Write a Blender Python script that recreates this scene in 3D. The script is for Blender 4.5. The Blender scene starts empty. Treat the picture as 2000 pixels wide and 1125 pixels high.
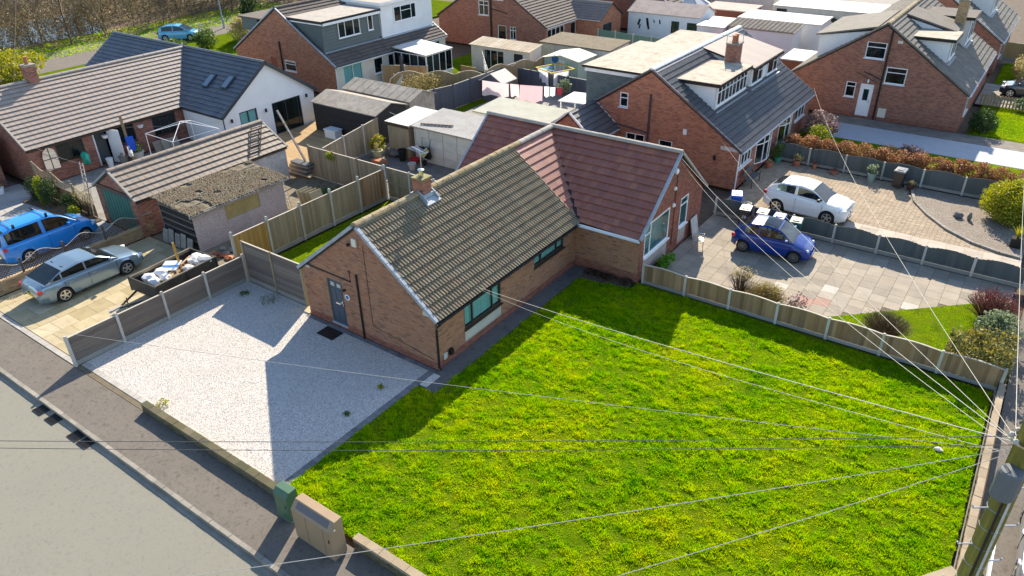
import bpy, math, random
import numpy as np
from mathutils import Vector, Matrix

rnd = random.Random(7)
scene = bpy.context.scene
COL = scene.collection
R = math.radians

# ------------------------------------------------------------------ camera
CAM = Vector((14.894, -15.923, 16.2))
def cam_axes():
    p, r, y = R(30.596), R(-1.1335), R(-35.869)
    f = Vector((math.sin(y)*math.cos(p), math.cos(y)*math.cos(p), -math.sin(p)))
    rt = Vector((math.cos(y), -math.sin(y), 0)); up = rt.cross(f)
    c, s = math.cos(r), math.sin(r)
    return rt*c + up*s, -rt*s + up*c, f
_rt, _up, _f = cam_axes()
cam_data = bpy.data.cameras.new('camera'); cam = bpy.data.objects.new('camera', cam_data)
COL.objects.link(cam); scene.camera = cam
cam.matrix_world = Matrix(((_rt.x, _up.x, -_f.x, CAM.x), (_rt.y, _up.y, -_f.y, CAM.y), (_rt.z, _up.z, -_f.z, CAM.z), (0, 0, 0, 1)))
cam_data.sensor_width = 36; cam_data.lens = 36*1442.6/2000
cam_data.clip_start = 0.1; cam_data.clip_end = 1000

# ------------------------------------------------------------------ sky and sun
SUN_EL, SHADOW_AZ = 33.3, -66.5            # shadows fall towards this azimuth (from +X, ccw)
sv = Vector((-math.cos(R(SHADOW_AZ))*math.cos(R(SUN_EL)), -math.sin(R(SHADOW_AZ))*math.cos(R(SUN_EL)), math.sin(R(SUN_EL))))
world = bpy.data.worlds.new('World'); scene.world = world; world.use_nodes = True
wn = world.node_tree.nodes; wl = world.node_tree.links
bg = wn['Background']; sky = wn.new('ShaderNodeTexSky'); sky.sky_type = 'NISHITA'; sky.sun_disc = False
sky.sun_elevation = R(SUN_EL); sky.sun_rotation = -math.atan2(sv.x, sv.y)
sky.air_density = 1.0; sky.dust_density = 0.3; sky.ozone_density = 1.6
wl.new(sky.outputs['Color'], bg.inputs['Color']); bg.inputs['Strength'].default_value = 0.13
sd = bpy.data.lights.new('sun', 'SUN'); sd.energy = 5.0; sd.angle = R(0.53); sd.color = (1.0, 0.885, 0.71)
sun = bpy.data.objects.new('sun', sd); COL.objects.link(sun)
sun.rotation_euler = (-sv).to_track_quat('-Z', 'Y').to_euler()
scene.view_settings.view_transform = 'Standard'; scene.view_settings.look = 'None'
scene.view_settings.exposure = 1.04; scene.view_settings.gamma = 1.0
scene.view_settings.use_curve_mapping = False
scene.render.engine = 'CYCLES'

# ------------------------------------------------------------------ materials
MAT = {}
def mat(name, cols, src='island', nscale=6.0, dirt=0.25, dscale=1.3, dcol=(0.05, 0.045, 0.035), rough=0.8, spec=0.3,
        bump=0.0, bscale=60.0, metal=0.0, coat=0.0, moss=None, mscale=2.0, mlo=0.55, mhi=0.7, transl=0.0, vor=0.0, stretch=None):
    """cols: list of colours. src 'island' picks per loose piece, 'noise' per place, 'voronoi' per grain.
    dirt mixes a broad stain noise; moss overlays lichen in patches."""
    if name in MAT: return MAT[name]
    m = bpy.data.materials.new(name); m.use_nodes = True
    n = m.node_tree.nodes; l = m.node_tree.links
    b = n['Principled BSDF']
    b.inputs['Roughness'].default_value = rough; b.inputs['Specular IOR Level'].default_value = spec
    b.inputs['Metallic'].default_value = metal; b.inputs['Coat Weight'].default_value = coat
    if coat: b.inputs['Coat Roughness'].default_value = 0.04
    geo = n.new('ShaderNodeNewGeometry')
    pos = geo.outputs['Position']
    if stretch:
        vm = n.new('ShaderNodeVectorMath'); vm.operation = 'MULTIPLY'; vm.inputs[1].default_value = stretch
        l.new(pos, vm.inputs[0]); pos = vm.outputs[0]
    def noise(scale, detail=4, rough_=0.6):
        t = n.new('ShaderNodeTexNoise'); t.inputs['Scale'].default_value = scale
        t.inputs['Detail'].default_value = detail; t.inputs['Roughness'].default_value = rough_
        l.new(pos, t.inputs['Vector']); return t
    if len(cols) == 1:
        rgb = n.new('ShaderNodeRGB'); rgb.outputs[0].default_value = (*cols[0], 1); col = rgb.outputs[0]
    else:
        rp = n.new('ShaderNodeValToRGB'); rp.color_ramp.interpolation = 'LINEAR'
        els = rp.color_ramp.elements
        while len(els) < len(cols): els.new(0.5)
        for i, c in enumerate(cols):
            els[i].position = i/(len(cols)-1) if src == 'island' else 0.28 + 0.44*i/(len(cols)-1); els[i].color = (*c, 1)
        if src == 'island':
            oi = n.new('ShaderNodeObjectInfo'); ad = n.new('ShaderNodeMath'); ad.operation = 'ADD'
            fr = n.new('ShaderNodeMath'); fr.operation = 'FRACT'
            l.new(geo.outputs['Random Per Island'], ad.inputs[0]); l.new(oi.outputs['Random'], ad.inputs[1])
            l.new(ad.outputs[0], fr.inputs[0]); l.new(fr.outputs[0], rp.inputs[0])
        elif src == 'voronoi':
            t = n.new('ShaderNodeTexVoronoi'); t.inputs['Scale'].default_value = nscale
            l.new(pos, t.inputs['Vector']); sp = n.new('ShaderNodeSeparateColor')
            l.new(t.outputs['Color'], sp.inputs[0]); l.new(sp.outputs[0], rp.inputs[0])
            for i in range(len(cols)): els[i].position = i/(len(cols)-1)
        else:
            l.new(noise(nscale).outputs[0], rp.inputs[0])
        col = rp.outputs[0]
    def over(base, colr, fac_sock):
        mx = n.new('ShaderNodeMix'); mx.data_type = 'RGBA'
        l.new(fac_sock, mx.inputs[0]); l.new(base, mx.inputs[6]); mx.inputs[7].default_value = (*colr, 1)
        return mx.outputs[2]
    def band(sock, lo, hi, mx=1.0):
        r_ = n.new('ShaderNodeMapRange'); r_.inputs[1].default_value = lo; r_.inputs[2].default_value = hi
        r_.inputs[4].default_value = mx; l.new(sock, r_.inputs[0]); return r_.outputs[0]
    if dirt > 0:
        col = over(col, dcol, band(noise(dscale, 6, 0.7).outputs[0], 0.42, 0.72, dirt))
        col = over(col, dcol, band(noise(dscale*14, 3, 0.7).outputs[0], 0.5, 0.8, dirt*0.6))
    if moss:
        col = over(col, moss, band(noise(mscale, 8, 0.75).outputs[0], mlo, mhi, 0.85))
    l.new(col, b.inputs['Base Color'])
    if bump > 0:
        bp = n.new('ShaderNodeBump'); bp.inputs['Strength'].default_value = bump; bp.inputs['Distance'].default_value = 0.02
        if vor:
            t = n.new('ShaderNodeTexVoronoi'); t.inputs['Scale'].default_value = vor; l.new(pos, t.inputs['Vector'])
            l.new(t.outputs['Distance'], bp.inputs['Height'])
        else:
            l.new(noise(bscale, 5, 0.7).outputs[0], bp.inputs['Height'])
        l.new(bp.outputs[0], b.inputs['Normal'])
    if transl > 0:
        tr = n.new('ShaderNodeBsdfTranslucent'); ms = n.new('ShaderNodeMixShader'); ms.inputs[0].default_value = transl
        hs = n.new('ShaderNodeHueSaturation'); hs.inputs['Value'].default_value = 1.5; hs.inputs['Saturation'].default_value = 1.1
        l.new(col, hs.inputs['Color']); l.new(hs.outputs[0], tr.inputs[0])
        l.new(b.outputs[0], ms.inputs[1]); l.new(tr.outputs[0], ms.inputs[2])
        l.new(ms.outputs[0], n['Material Output'].inputs['Surface'])
    MAT[name] = m
    return m
def glass(name, tint=(0.55, 0.75, 0.75), see=0.55):
    """window glass: part clear, part mirror by Fresnel, darkened by the room behind"""
    if name in MAT: return MAT[name]
    m = bpy.data.materials.new(name); m.use_nodes = True; n = m.node_tree.nodes; l = m.node_tree.links
    b = n['Principled BSDF']; b.inputs['Base Color'].default_value = (0.012, 0.016, 0.018, 1); b.inputs['Roughness'].default_value = 0.03
    b.inputs['Specular IOR Level'].default_value = 1.0
    tr = n.new('ShaderNodeBsdfTransparent'); tr.inputs[0].default_value = (*tint, 1)
    ms = n.new('ShaderNodeMixShader'); lw = n.new('ShaderNodeLayerWeight'); lw.inputs[0].default_value = 0.35
    mr = n.new('ShaderNodeMapRange'); mr.inputs[3].default_value = see; mr.inputs[4].default_value = 0.0
    pw_ = n.new('ShaderNodeMath'); pw_.operation = 'POWER'; pw_.inputs[1].default_value = 3.0; lw.inputs[0].default_value = 0.5; l.new(lw.outputs['Facing'], pw_.inputs[0]); l.new(pw_.outputs[0], mr.inputs[0]); l.new(mr.outputs[0], ms.inputs[0])
    l.new(b.outputs[0], ms.inputs[1]); l.new(tr.outputs[0], ms.inputs[2]); l.new(ms.outputs[0], n['Material Output'].inputs['Surface'])
    MAT[name] = m; return m

m_mortar = mat('mortar', [(0.37, 0.295, 0.225), (0.42, 0.345, 0.27)], 'noise', 3, rough=0.9, bump=0.3, bscale=200)
m_brick = mat('brick_brown', [(0.37, 0.155, 0.08), (0.41, 0.19, 0.105), (0.32, 0.13, 0.07), (0.38, 0.195, 0.115), (0.20, 0.09, 0.065)], dirt=0.12, rough=0.88, bump=0.25, bscale=120)
m_brick_red = mat('brick_red', [(0.25, 0.075, 0.045), (0.30, 0.10, 0.06), (0.21, 0.065, 0.04), (0.18, 0.06, 0.042)], dirt=0.08, rough=0.88, bump=0.2)
m_brick_or = mat('brick_orange', [(0.40, 0.15, 0.07), (0.46, 0.19, 0.10), (0.35, 0.12, 0.06), (0.26, 0.09, 0.055)], dirt=0.12, rough=0.88, bump=0.2)
m_brick_pl = mat('brick_plum', [(0.33, 0.12, 0.075), (0.38, 0.15, 0.095), (0.27, 0.095, 0.065), (0.19, 0.075, 0.06)], dirt=0.14, rough=0.88, bump=0.2)
m_brick_buff = mat('brick_buff', [(0.42, 0.27, 0.13), (0.36, 0.22, 0.10), (0.48, 0.33, 0.18), (0.28, 0.17, 0.09)], dirt=0.3, rough=0.9, bump=0.3)
m_tile_old = mat('tile_mossy', [(0.255, 0.21, 0.14), (0.285, 0.235, 0.16), (0.225, 0.185, 0.125), (0.275, 0.205, 0.135)], dirt=0.3, dscale=2.2, dcol=(0.08, 0.07, 0.05), rough=0.9, bump=0.35, bscale=70, moss=(0.33, 0.33, 0.08), mscale=5.5, mlo=0.58, mhi=0.72)
m_tile_red = mat('tile_red', [(0.33, 0.12, 0.075), (0.285, 0.10, 0.068), (0.37, 0.145, 0.085), (0.31, 0.115, 0.075), (0.265, 0.095, 0.068)], dirt=0.35, dscale=2.5, dcol=(0.11, 0.05, 0.045), rough=0.42, spec=0.5, bump=0.15)
m_tile_brown = mat('tile_brown', [(0.33, 0.272, 0.225), (0.355, 0.292, 0.242), (0.31, 0.255, 0.212), (0.34, 0.285, 0.238)], dirt=0.15, dscale=2, rough=0.45, spec=0.55, bump=0.15)
m_tile_garage = mat('tile_garage', [(0.27, 0.215, 0.17), (0.30, 0.24, 0.19), (0.235, 0.19, 0.15), (0.28, 0.23, 0.185)], dirt=0.3, dscale=2, rough=0.6, bump=0.2)
m_tile_grey = mat('tile_slate', [(0.075, 0.085, 0.10), (0.095, 0.105, 0.12), (0.065, 0.07, 0.085)], dirt=0.15, rough=0.4, spec=0.6, bump=0.1, dcol=(0.16, 0.14, 0.12))
m_tile_char = mat('tile_charcoal', [(0.095, 0.095, 0.10), (0.115, 0.115, 0.12), (0.08, 0.08, 0.085)], dirt=0.25, rough=0.38, spec=0.6, bump=0.2, dcol=(0.16, 0.15, 0.12))
m_tile_lich = mat('tile_lichen', [(0.20, 0.185, 0.16), (0.17, 0.155, 0.135), (0.235, 0.215, 0.18)], dirt=0.4, rough=0.9, bump=0.3, moss=(0.22, 0.20, 0.11), mscale=3)
m_tile_dk = mat('tile_dark_brown', [(0.10, 0.085, 0.075), (0.13, 0.105, 0.09), (0.085, 0.07, 0.065)], dirt=0.3, rough=0.85, bump=0.3, dcol=(0.2, 0.18, 0.15))
m_ridge_old = mat('ridge_lichen', [(0.33, 0.26, 0.15), (0.25, 0.20, 0.13), (0.40, 0.33, 0.22)], dirt=0.35, rough=0.9, bump=0.5, moss=(0.45, 0.30, 0.07), mscale=6, mlo=0.5, mhi=0.65)
m_ridge = mat('ridge_concrete', [(0.42, 0.38, 0.33), (0.36, 0.33, 0.29)], dirt=0.25, rough=0.85, bump=0.3)
m_lead = mat('lead', [(0.33, 0.37, 0.42), (0.40, 0.44, 0.48)], 'noise', 3, dirt=0.2, rough=0.5, bump=0.1)
m_conc = mat('concrete', [(0.50, 0.48, 0.44), (0.58, 0.56, 0.51), (0.44, 0.42, 0.37)], 'noise', 5, dirt=0.3, rough=0.9, bump=0.25)
m_conc_dk = mat('concrete_damp', [(0.27, 0.25, 0.22), (0.36, 0.33, 0.28)], 'noise', 4, dirt=0.5, rough=0.9, bump=0.3, moss=(0.10, 0.12, 0.04), mscale=2.5)
m_white = mat('white_upvc', [(0.82, 0.83, 0.83)], dirt=0.06, rough=0.35, spec=0.5)
m_render = mat('white_render', [(0.80, 0.80, 0.79), (0.74, 0.74, 0.73)], 'noise', 1.5, dirt=0.08, rough=0.85, bump=0.1, dcol=(0.3, 0.3, 0.28))
m_cream = mat('cream_render', [(0.72, 0.66, 0.56), (0.66, 0.60, 0.50)], 'noise', 1.5, dirt=0.15, rough=0.85)
m_brownframe = mat('brown_frame', [(0.055, 0.032, 0.022)], dirt=0.1, rough=0.4, spec=0.5)
m_greyframe = mat('anthracite_frame', [(0.035, 0.045, 0.055)], dirt=0.05, rough=0.4, spec=0.5)
m_black = mat('black_plastic', [(0.015, 0.015, 0.016)], dirt=0.05, rough=0.4, dcol=(0.1, 0.1, 0.1))
m_blacksh = mat('black_timber', [(0.02, 0.02, 0.021), (0.03, 0.03, 0.031)], dirt=0.2, rough=0.75, dcol=(0.07, 0.06, 0.05))
m_glass = glass('window_glass')
m_glass_c = glass('clear_window_glass', (0.82, 0.95, 0.95), 0.9)
m_glass_car = glass('car_glass', (0.32, 0.42, 0.44), 0.5)
m_room_lit = mat('painted_lit_room', [(0.42, 0.56, 0.56)], dirt=0, rough=0.9)  # pale teal walls: the window's reflection and inner light put into colour
m_room = mat('painted_dim_room', [(0.10, 0.11, 0.11)], dirt=0, rough=0.9)  # near-dark walls: the unlit interior put into colour
m_blind = mat('blind_fabric', [(0.62, 0.82, 0.80), (0.70, 0.86, 0.84)], dirt=0.05, rough=0.8)
m_curtain = mat('curtain', [(0.55, 0.50, 0.42), (0.62, 0.58, 0.52), (0.30, 0.30, 0.30)], dirt=0.1, rough=0.9)
m_asph = mat('asphalt_footway', [(0.135, 0.117, 0.098), (0.18, 0.157, 0.132), (0.105, 0.092, 0.078)], 'noise', 5, dirt=0.35, dscale=0.9, rough=0.92, bump=0.5, bscale=260, dcol=(0.08, 0.07, 0.06))
m_road = mat('road_tarmac', [(0.215, 0.206, 0.165), (0.25, 0.239, 0.192), (0.195, 0.19, 0.157)], 'noise', 9, dirt=0.28, dscale=0.5, rough=0.92, bump=0.6, bscale=240, dcol=(0.2, 0.19, 0.16))
m_tarpath = mat('tar_path', [(0.085, 0.085, 0.09), (0.13, 0.125, 0.12), (0.06, 0.06, 0.065)], 'noise', 1.6, dirt=0.3, rough=0.95, bump=0.6, bscale=150, dcol=(0.16, 0.15, 0.13))
m_flag = mat('paving_flag', [(0.33, 0.28, 0.215), (0.37, 0.32, 0.25), (0.295, 0.25, 0.195), (0.345, 0.30, 0.24), (0.27, 0.235, 0.185), (0.40, 0.35, 0.28)], dirt=0.25, dscale=1.6, rough=0.9, bump=0.2)
m_flag_pink = mat('pink_flag', [(0.38, 0.23, 0.18)], dirt=0.25, rough=0.9, bump=0.2)
m_flag_pale = mat('pale_flag', [(0.47, 0.43, 0.37)], dirt=0.1, rough=0.9, bump=0.2)
m_flag_yel = mat('mossy_flag', [(0.44, 0.36, 0.21), (0.50, 0.42, 0.26), (0.37, 0.30, 0.165), (0.55, 0.47, 0.32)], dirt=0.4, dscale=1.2, rough=0.9, bump=0.25, dcol=(0.16, 0.12, 0.05))
m_block = mat('block_paver', [(0.36, 0.285, 0.195), (0.41, 0.33, 0.235), (0.31, 0.245, 0.17), (0.38, 0.295, 0.21), (0.27, 0.215, 0.16)], dirt=0.25, rough=0.9, bump=0.2)
m_blockg = mat('grey_paver', [(0.42, 0.39, 0.35), (0.48, 0.45, 0.40), (0.36, 0.34, 0.31)], dirt=0.25, rough=0.9, bump=0.2)
m_blockd = mat('dark_paver', [(0.16, 0.16, 0.165), (0.21, 0.205, 0.205), (0.13, 0.13, 0.135)], dirt=0.2, rough=0.9, bump=0.2)
m_joint = mat('joint_soil', [(0.13, 0.105, 0.07), (0.19, 0.155, 0.10)], 'noise', 3, dirt=0.3, rough=0.95)
m_soil = mat('soil', [(0.085, 0.06, 0.042), (0.13, 0.095, 0.065), (0.06, 0.045, 0.035)], 'noise', 2.5, dirt=0.3, rough=0.95, bump=0.8, bscale=30)
m_grassbase = mat('turf_base', [(0.07, 0.13, 0.004), (0.11, 0.16, 0.005), (0.05, 0.09, 0.004)], 'noise', 1.2, dirt=0.2, rough=0.95, spec=0.0, bump=0.8, bscale=40, dcol=(0.10, 0.08, 0.03))

# ------------------------------------------------------------------ builders
ORG = {}                                    # name of an object -> world location of its thing
def org_of(p): return ORG.get(p.name, Vector((0, 0, 0))) if p is not None else Vector((0, 0, 0))
def tag(o, label, cat, group=None):
    o['label'] = label; o['category'] = cat
    if group: o['group'] = group
    return o
def thing(name, label, cat, loc=(0, 0, 0), rz=0.0, group=None):
    o = bpy.data.objects.new(name, None); COL.objects.link(o); o.empty_display_size = 0.2
    o.location = loc; o.rotation_euler = (0, 0, rz); ORG[o.name] = Vector(loc)
    return tag(o, label, cat, group)
def place(name, mesh, parent, loc=(0, 0, 0), rot=None):
    o = bpy.data.objects.new(name, mesh); COL.objects.link(o); o.parent = parent; o.location = loc
    if rot is not None: o.rotation_euler = rot
    if parent is not None: ORG[o.name] = org_of(parent)
    return o
def copy_thing(root, loc, rz, label, group=None):
    c = root.copy(); COL.objects.link(c); c.location = loc; c.rotation_euler = (0, 0, rz); c['label'] = label
    if group: c['group'] = group
    for ch in list(root.children):
        k = ch.copy(); COL.objects.link(k); k.parent = c
        for g in list(ch.children):
            h = g.copy(); COL.objects.link(h); h.parent = k
    return c

class MB:
    def __init__(s): s.v = []; s.f = []
    def add(s, vs, fs):
        o = len(s.v); s.v.extend(tuple(v) for v in vs); s.f.extend(tuple(i+o for i in f) for f in fs); return s
    def box(s, x0, y0, z0, x1, y1, z1):
        if x0 > x1: x0, x1 = x1, x0
        if y0 > y1: y0, y1 = y1, y0
        if z0 > z1: z0, z1 = z1, z0
        return s.add([(x0, y0, z0), (x1, y0, z0), (x1, y1, z0), (x0, y1, z0), (x0, y0, z1), (x1, y0, z1), (x1, y1, z1), (x0, y1, z1)],
                     [(0, 3, 2, 1), (4, 5, 6, 7), (0, 1, 5, 4), (1, 2, 6, 5), (2, 3, 7, 6), (3, 0, 4, 7)])
    def cbox(s, c, h, m=None):
        m = m or Matrix.Identity(3); c = Vector(c)
        P = [c + m @ Vector((x*h[0], y*h[1], z*h[2])) for z in (-1, 1) for (x, y) in ((-1, -1), (1, -1), (1, 1), (-1, 1))]
        return s.add(P, [(0, 3, 2, 1), (4, 5, 6, 7), (0, 1, 5, 4), (1, 2, 6, 5), (2, 3, 7, 6), (3, 0, 4, 7)])
    def bar(s, a, b, w, h=None, up=(0, 0, 1)):
        a = Vector(a); b = Vector(b); d = b-a; L = d.length
        if L < 1e-6: return s
        d /= L; up = Vector(up)
        if abs(d.dot(up)) > 0.98: up = Vector((1, 0, 0))
        r = d.cross(up).normalized(); u = r.cross(d)
        return s.cbox((a+b)/2, (w/2, L/2, (h or w)/2), Matrix((r, d, u)).transposed())
    def prism(s, poly, vec):
        n = len(poly); P = [Vector(p) for p in poly]; Q = [p+Vector(vec) for p in P]
        return s.add(P+Q, [tuple(range(n-1, -1, -1)), tuple(range(n, 2*n))] + [(i, (i+1) % n, n+(i+1) % n, n+i) for i in range(n)])
    def poly(s, pts): return s.add(pts, [tuple(range(len(pts)))])
    def tube(s, pts, r, n=6, r1=None, cap=True):
        P = [Vector(p) for p in pts]; rings = []
        for i, p in enumerate(P):
            d = (P[min(i+1, len(P)-1)] - P[max(i-1, 0)]).normalized()
            a = d.cross(Vector((0, 0, 1)))
            if a.length < 0.05: a = d.cross(Vector((1, 0, 0)))
            a.normalize(); b = a.cross(d)
            rr = r if r1 is None else r + (r1-r)*i/(len(P)-1)
            rings.append([p + (a*math.cos(2*math.pi*k/n) + b*math.sin(2*math.pi*k/n))*rr for k in range(n)])
        vs = [v for q in rings for v in q]; fs = []
        for i in range(len(P)-1):
            for k in range(n):
                fs.append((i*n+k, i*n+(k+1) % n, (i+1)*n+(k+1) % n, (i+1)*n+k))
        if cap: fs += [tuple(range(n)), tuple(range(len(vs)-1, len(vs)-n-1, -1))]
        return s.add(vs, fs)
    def lathe(s, prof, c=(0, 0, 0), n=16, axis='z'):
        vs = []; fs = []; c = Vector(c)
        for (r, z) in prof:
            for k in range(n):
                a = 2*math.pi*k/n; x, y = r*math.cos(a), r*math.sin(a)
                vs.append(c + (Vector((x, y, z)) if axis == 'z' else Vector((x, z, y)) if axis == 'y' else Vector((z, x, y))))
        for i in range(len(prof)-1):
            for k in range(n):
                f = (i*n+k, i*n+(k+1) % n, (i+1)*n+(k+1) % n, (i+1)*n+k)
                fs.append(f if axis != 'y' else f[::-1])
        fs += [tuple(range(n))[::-1], tuple(range((len(prof)-1)*n, len(prof)*n))]
        return s.add(vs, fs)
    def mesh(s, name, m, smooth=False, off=None):
        me = bpy.data.meshes.new(name)
        v = s.v if off is None else [(a-off.x, b-off.y, c-off.z) for a, b, c in s.v]
        me.from_pydata(v, [], s.f)
        if m: me.materials.append(m)
        if smooth: me.polygons.foreach_set('use_smooth', [True]*len(me.polygons))
        me.update(); return me
    def build(s, name, m, parent=None, smooth=False, kind=None, local=False, label=None):
        me = s.mesh(name, m, smooth, None if local else org_of(parent))
        o = place(name, me, parent)
        if kind: o['kind'] = kind
        if label: o['label'] = label
        return o
def smooth_by_angle(o, deg=40):
    try: o.data.set_sharp_from_angle(angle=R(deg))
    except Exception: pass
    return o
def struct(name, mb, m):
    o = mb.build(name, m); o['kind'] = 'structure'; return o
def bevel(o, w=0.015, seg=2):
    b = o.modifiers.new('bevel', 'BEVEL'); b.width = w; b.segments = seg; b.limit_method = 'ANGLE'; b.angle_limit = R(35); return o

def clip2(poly, a, b, c):
    """keep a*x+b*y <= c"""
    out = []
    for i in range(len(poly)):
        p, q = poly[i], poly[(i+1) % len(poly)]
        dp, dq = a*p[0]+b*p[1]-c, a*q[0]+b*q[1]-c
        if dp <= 1e-9: out.append(p)
        if (dp > 1e-9 and dq < -1e-9) or (dp < -1e-9 and dq > 1e-9):
            t = dp/(dp-dq); out.append((p[0]+(q[0]-p[0])*t, p[1]+(q[1]-p[1])*t))
    return out
def clip_convex(poly, outline):
    n = len(outline)
    ar = sum(outline[i][0]*outline[(i+1) % n][1]-outline[(i+1) % n][0]*outline[i][1] for i in range(n))
    for i in range(n):
        p, q = outline[i], outline[(i+1) % n]
        a, b = (q[1]-p[1]), -(q[0]-p[0])
        if ar < 0: a, b = -a, -b
        poly = clip2(poly, a, b, a*p[0]+b*p[1])
        if len(poly) < 3: return []
    return poly
def area2(p): return abs(sum(p[i][0]*p[(i+1) % len(p)][1]-p[(i+1) % len(p)][0]*p[i][1] for i in range(len(p))))/2
Z = Vector((0, 0, 1))

def wall(parent, P, U, outline, openings=(), bricks=None, m=None, depth=0.11, name='wall', plinth=None, brick_parent=None):
    """outer wall leaf in the plane through P along U; outline and openings are (u, z); outward normal is U x Z"""
    P = Vector(P); U = Vector(U).normalized(); N = U.cross(Z)
    pt = lambda u, z, d=0.0: P + U*u + Z*z + N*d
    us = sorted({o_[0] for o_ in outline} | {x for o_ in openings for x in o_[:2]})
    zs = sorted({o_[1] for o_ in outline} | {x for o_ in openings for x in o_[2:4]})
    mb = MB()
    for i in range(len(us)-1):
        for j in range(len(zs)-1):
            cu, cz = (us[i]+us[i+1])/2, (zs[j]+zs[j+1])/2
            if any(o_[0] < cu < o_[1] and o_[2] < cz < o_[3] for o_ in openings): continue
            pl = clip_convex([(us[i], zs[j]), (us[i+1], zs[j]), (us[i+1], zs[j+1]), (us[i], zs[j+1])], outline)
            if len(pl) >= 3 and area2(pl) > 1e-5: mb.poly([pt(*q) for q in pl])
    for (a, b, c, d) in openings:
        mb.poly([pt(a, c), pt(b, c), pt(b, c, -depth), pt(a, c, -depth)]); mb.poly([pt(a, d, -depth), pt(b, d, -depth), pt(b, d), pt(a, d)])
        mb.poly([pt(a, c, -depth), pt(a, d, -depth), pt(a, d), pt(a, c)]); mb.poly([pt(b, c), pt(b, d), pt(b, d, -depth), pt(b, c, -depth)])
    w = mb.build(name, m or m_mortar, parent)
    if bricks:
        bb = MB(); pb = MB(); H, BW, G, D = 0.075, 0.225, 0.014, 0.007
        umin = min(u for u, _ in outline); umax = max(u for u, _ in outline); zmax = max(z for _, z in outline)
        k = 0; z = 0.0
        while z < zmax:
            z0, z1 = z+G/2, z+H-G/2; zm = (z0+z1)/2
            row = clip_convex([(umin-1, z0), (umax+1, z0), (umax+1, z1), (umin-1, z1)], outline)
            if len(row) >= 3 and area2(row) > 0.002:
                lo = max(min(u for u, q in row if abs(q-z0) < 1e-6) if any(abs(q-z0) < 1e-6 for u, q in row) else 9, min([u for u, q in row if abs(q-z1) < 1e-6] or [9e9]))
                hi = min(max([u for u, q in row if abs(q-z0) < 1e-6] or [-9e9]), max([u for u, q in row if abs(q-z1) < 1e-6] or [-9e9]))
                segs = [(lo, hi)]
                for (a, b, c, d) in openings:
                    if c < zm < d:
                        ns = []
                        for (p, q) in segs:
                            if b <= p or a >= q: ns.append((p, q)); continue
                            if a > p: ns.append((p, a))
                            if b < q: ns.append((b, q))
                        segs = ns
                for (p, q) in segs:
                    u = umin + (k % 2)*BW/2 - BW
                    while u < q:
                        a, b = max(u+G/2, p), min(u+BW-G/2, q)
                        if b-a > 0.03:
                            dd = D + rnd.uniform(-0.0025, 0.0025)
                            vs = [pt(a, z0, -.004), pt(b, z0, -.004), pt(b, z1, -.004), pt(a, z1, -.004), pt(a, z0, dd), pt(b, z0, dd), pt(b, z1, dd), pt(a, z1, dd)]
                            (pb if (plinth and zm < plinth[0]) else bb).add(vs, [(4, 5, 6, 7), (0, 1, 5, 4), (1, 2, 6, 5), (2, 3, 7, 6), (3, 0, 4, 7)])
                        u += BW
            z += H; k += 1
        bb.build('brickwork', bricks, brick_parent or w, kind='stuff')
        if pb.v: pb.build('brickwork', plinth[1], w, kind='stuff')
    return w

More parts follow.
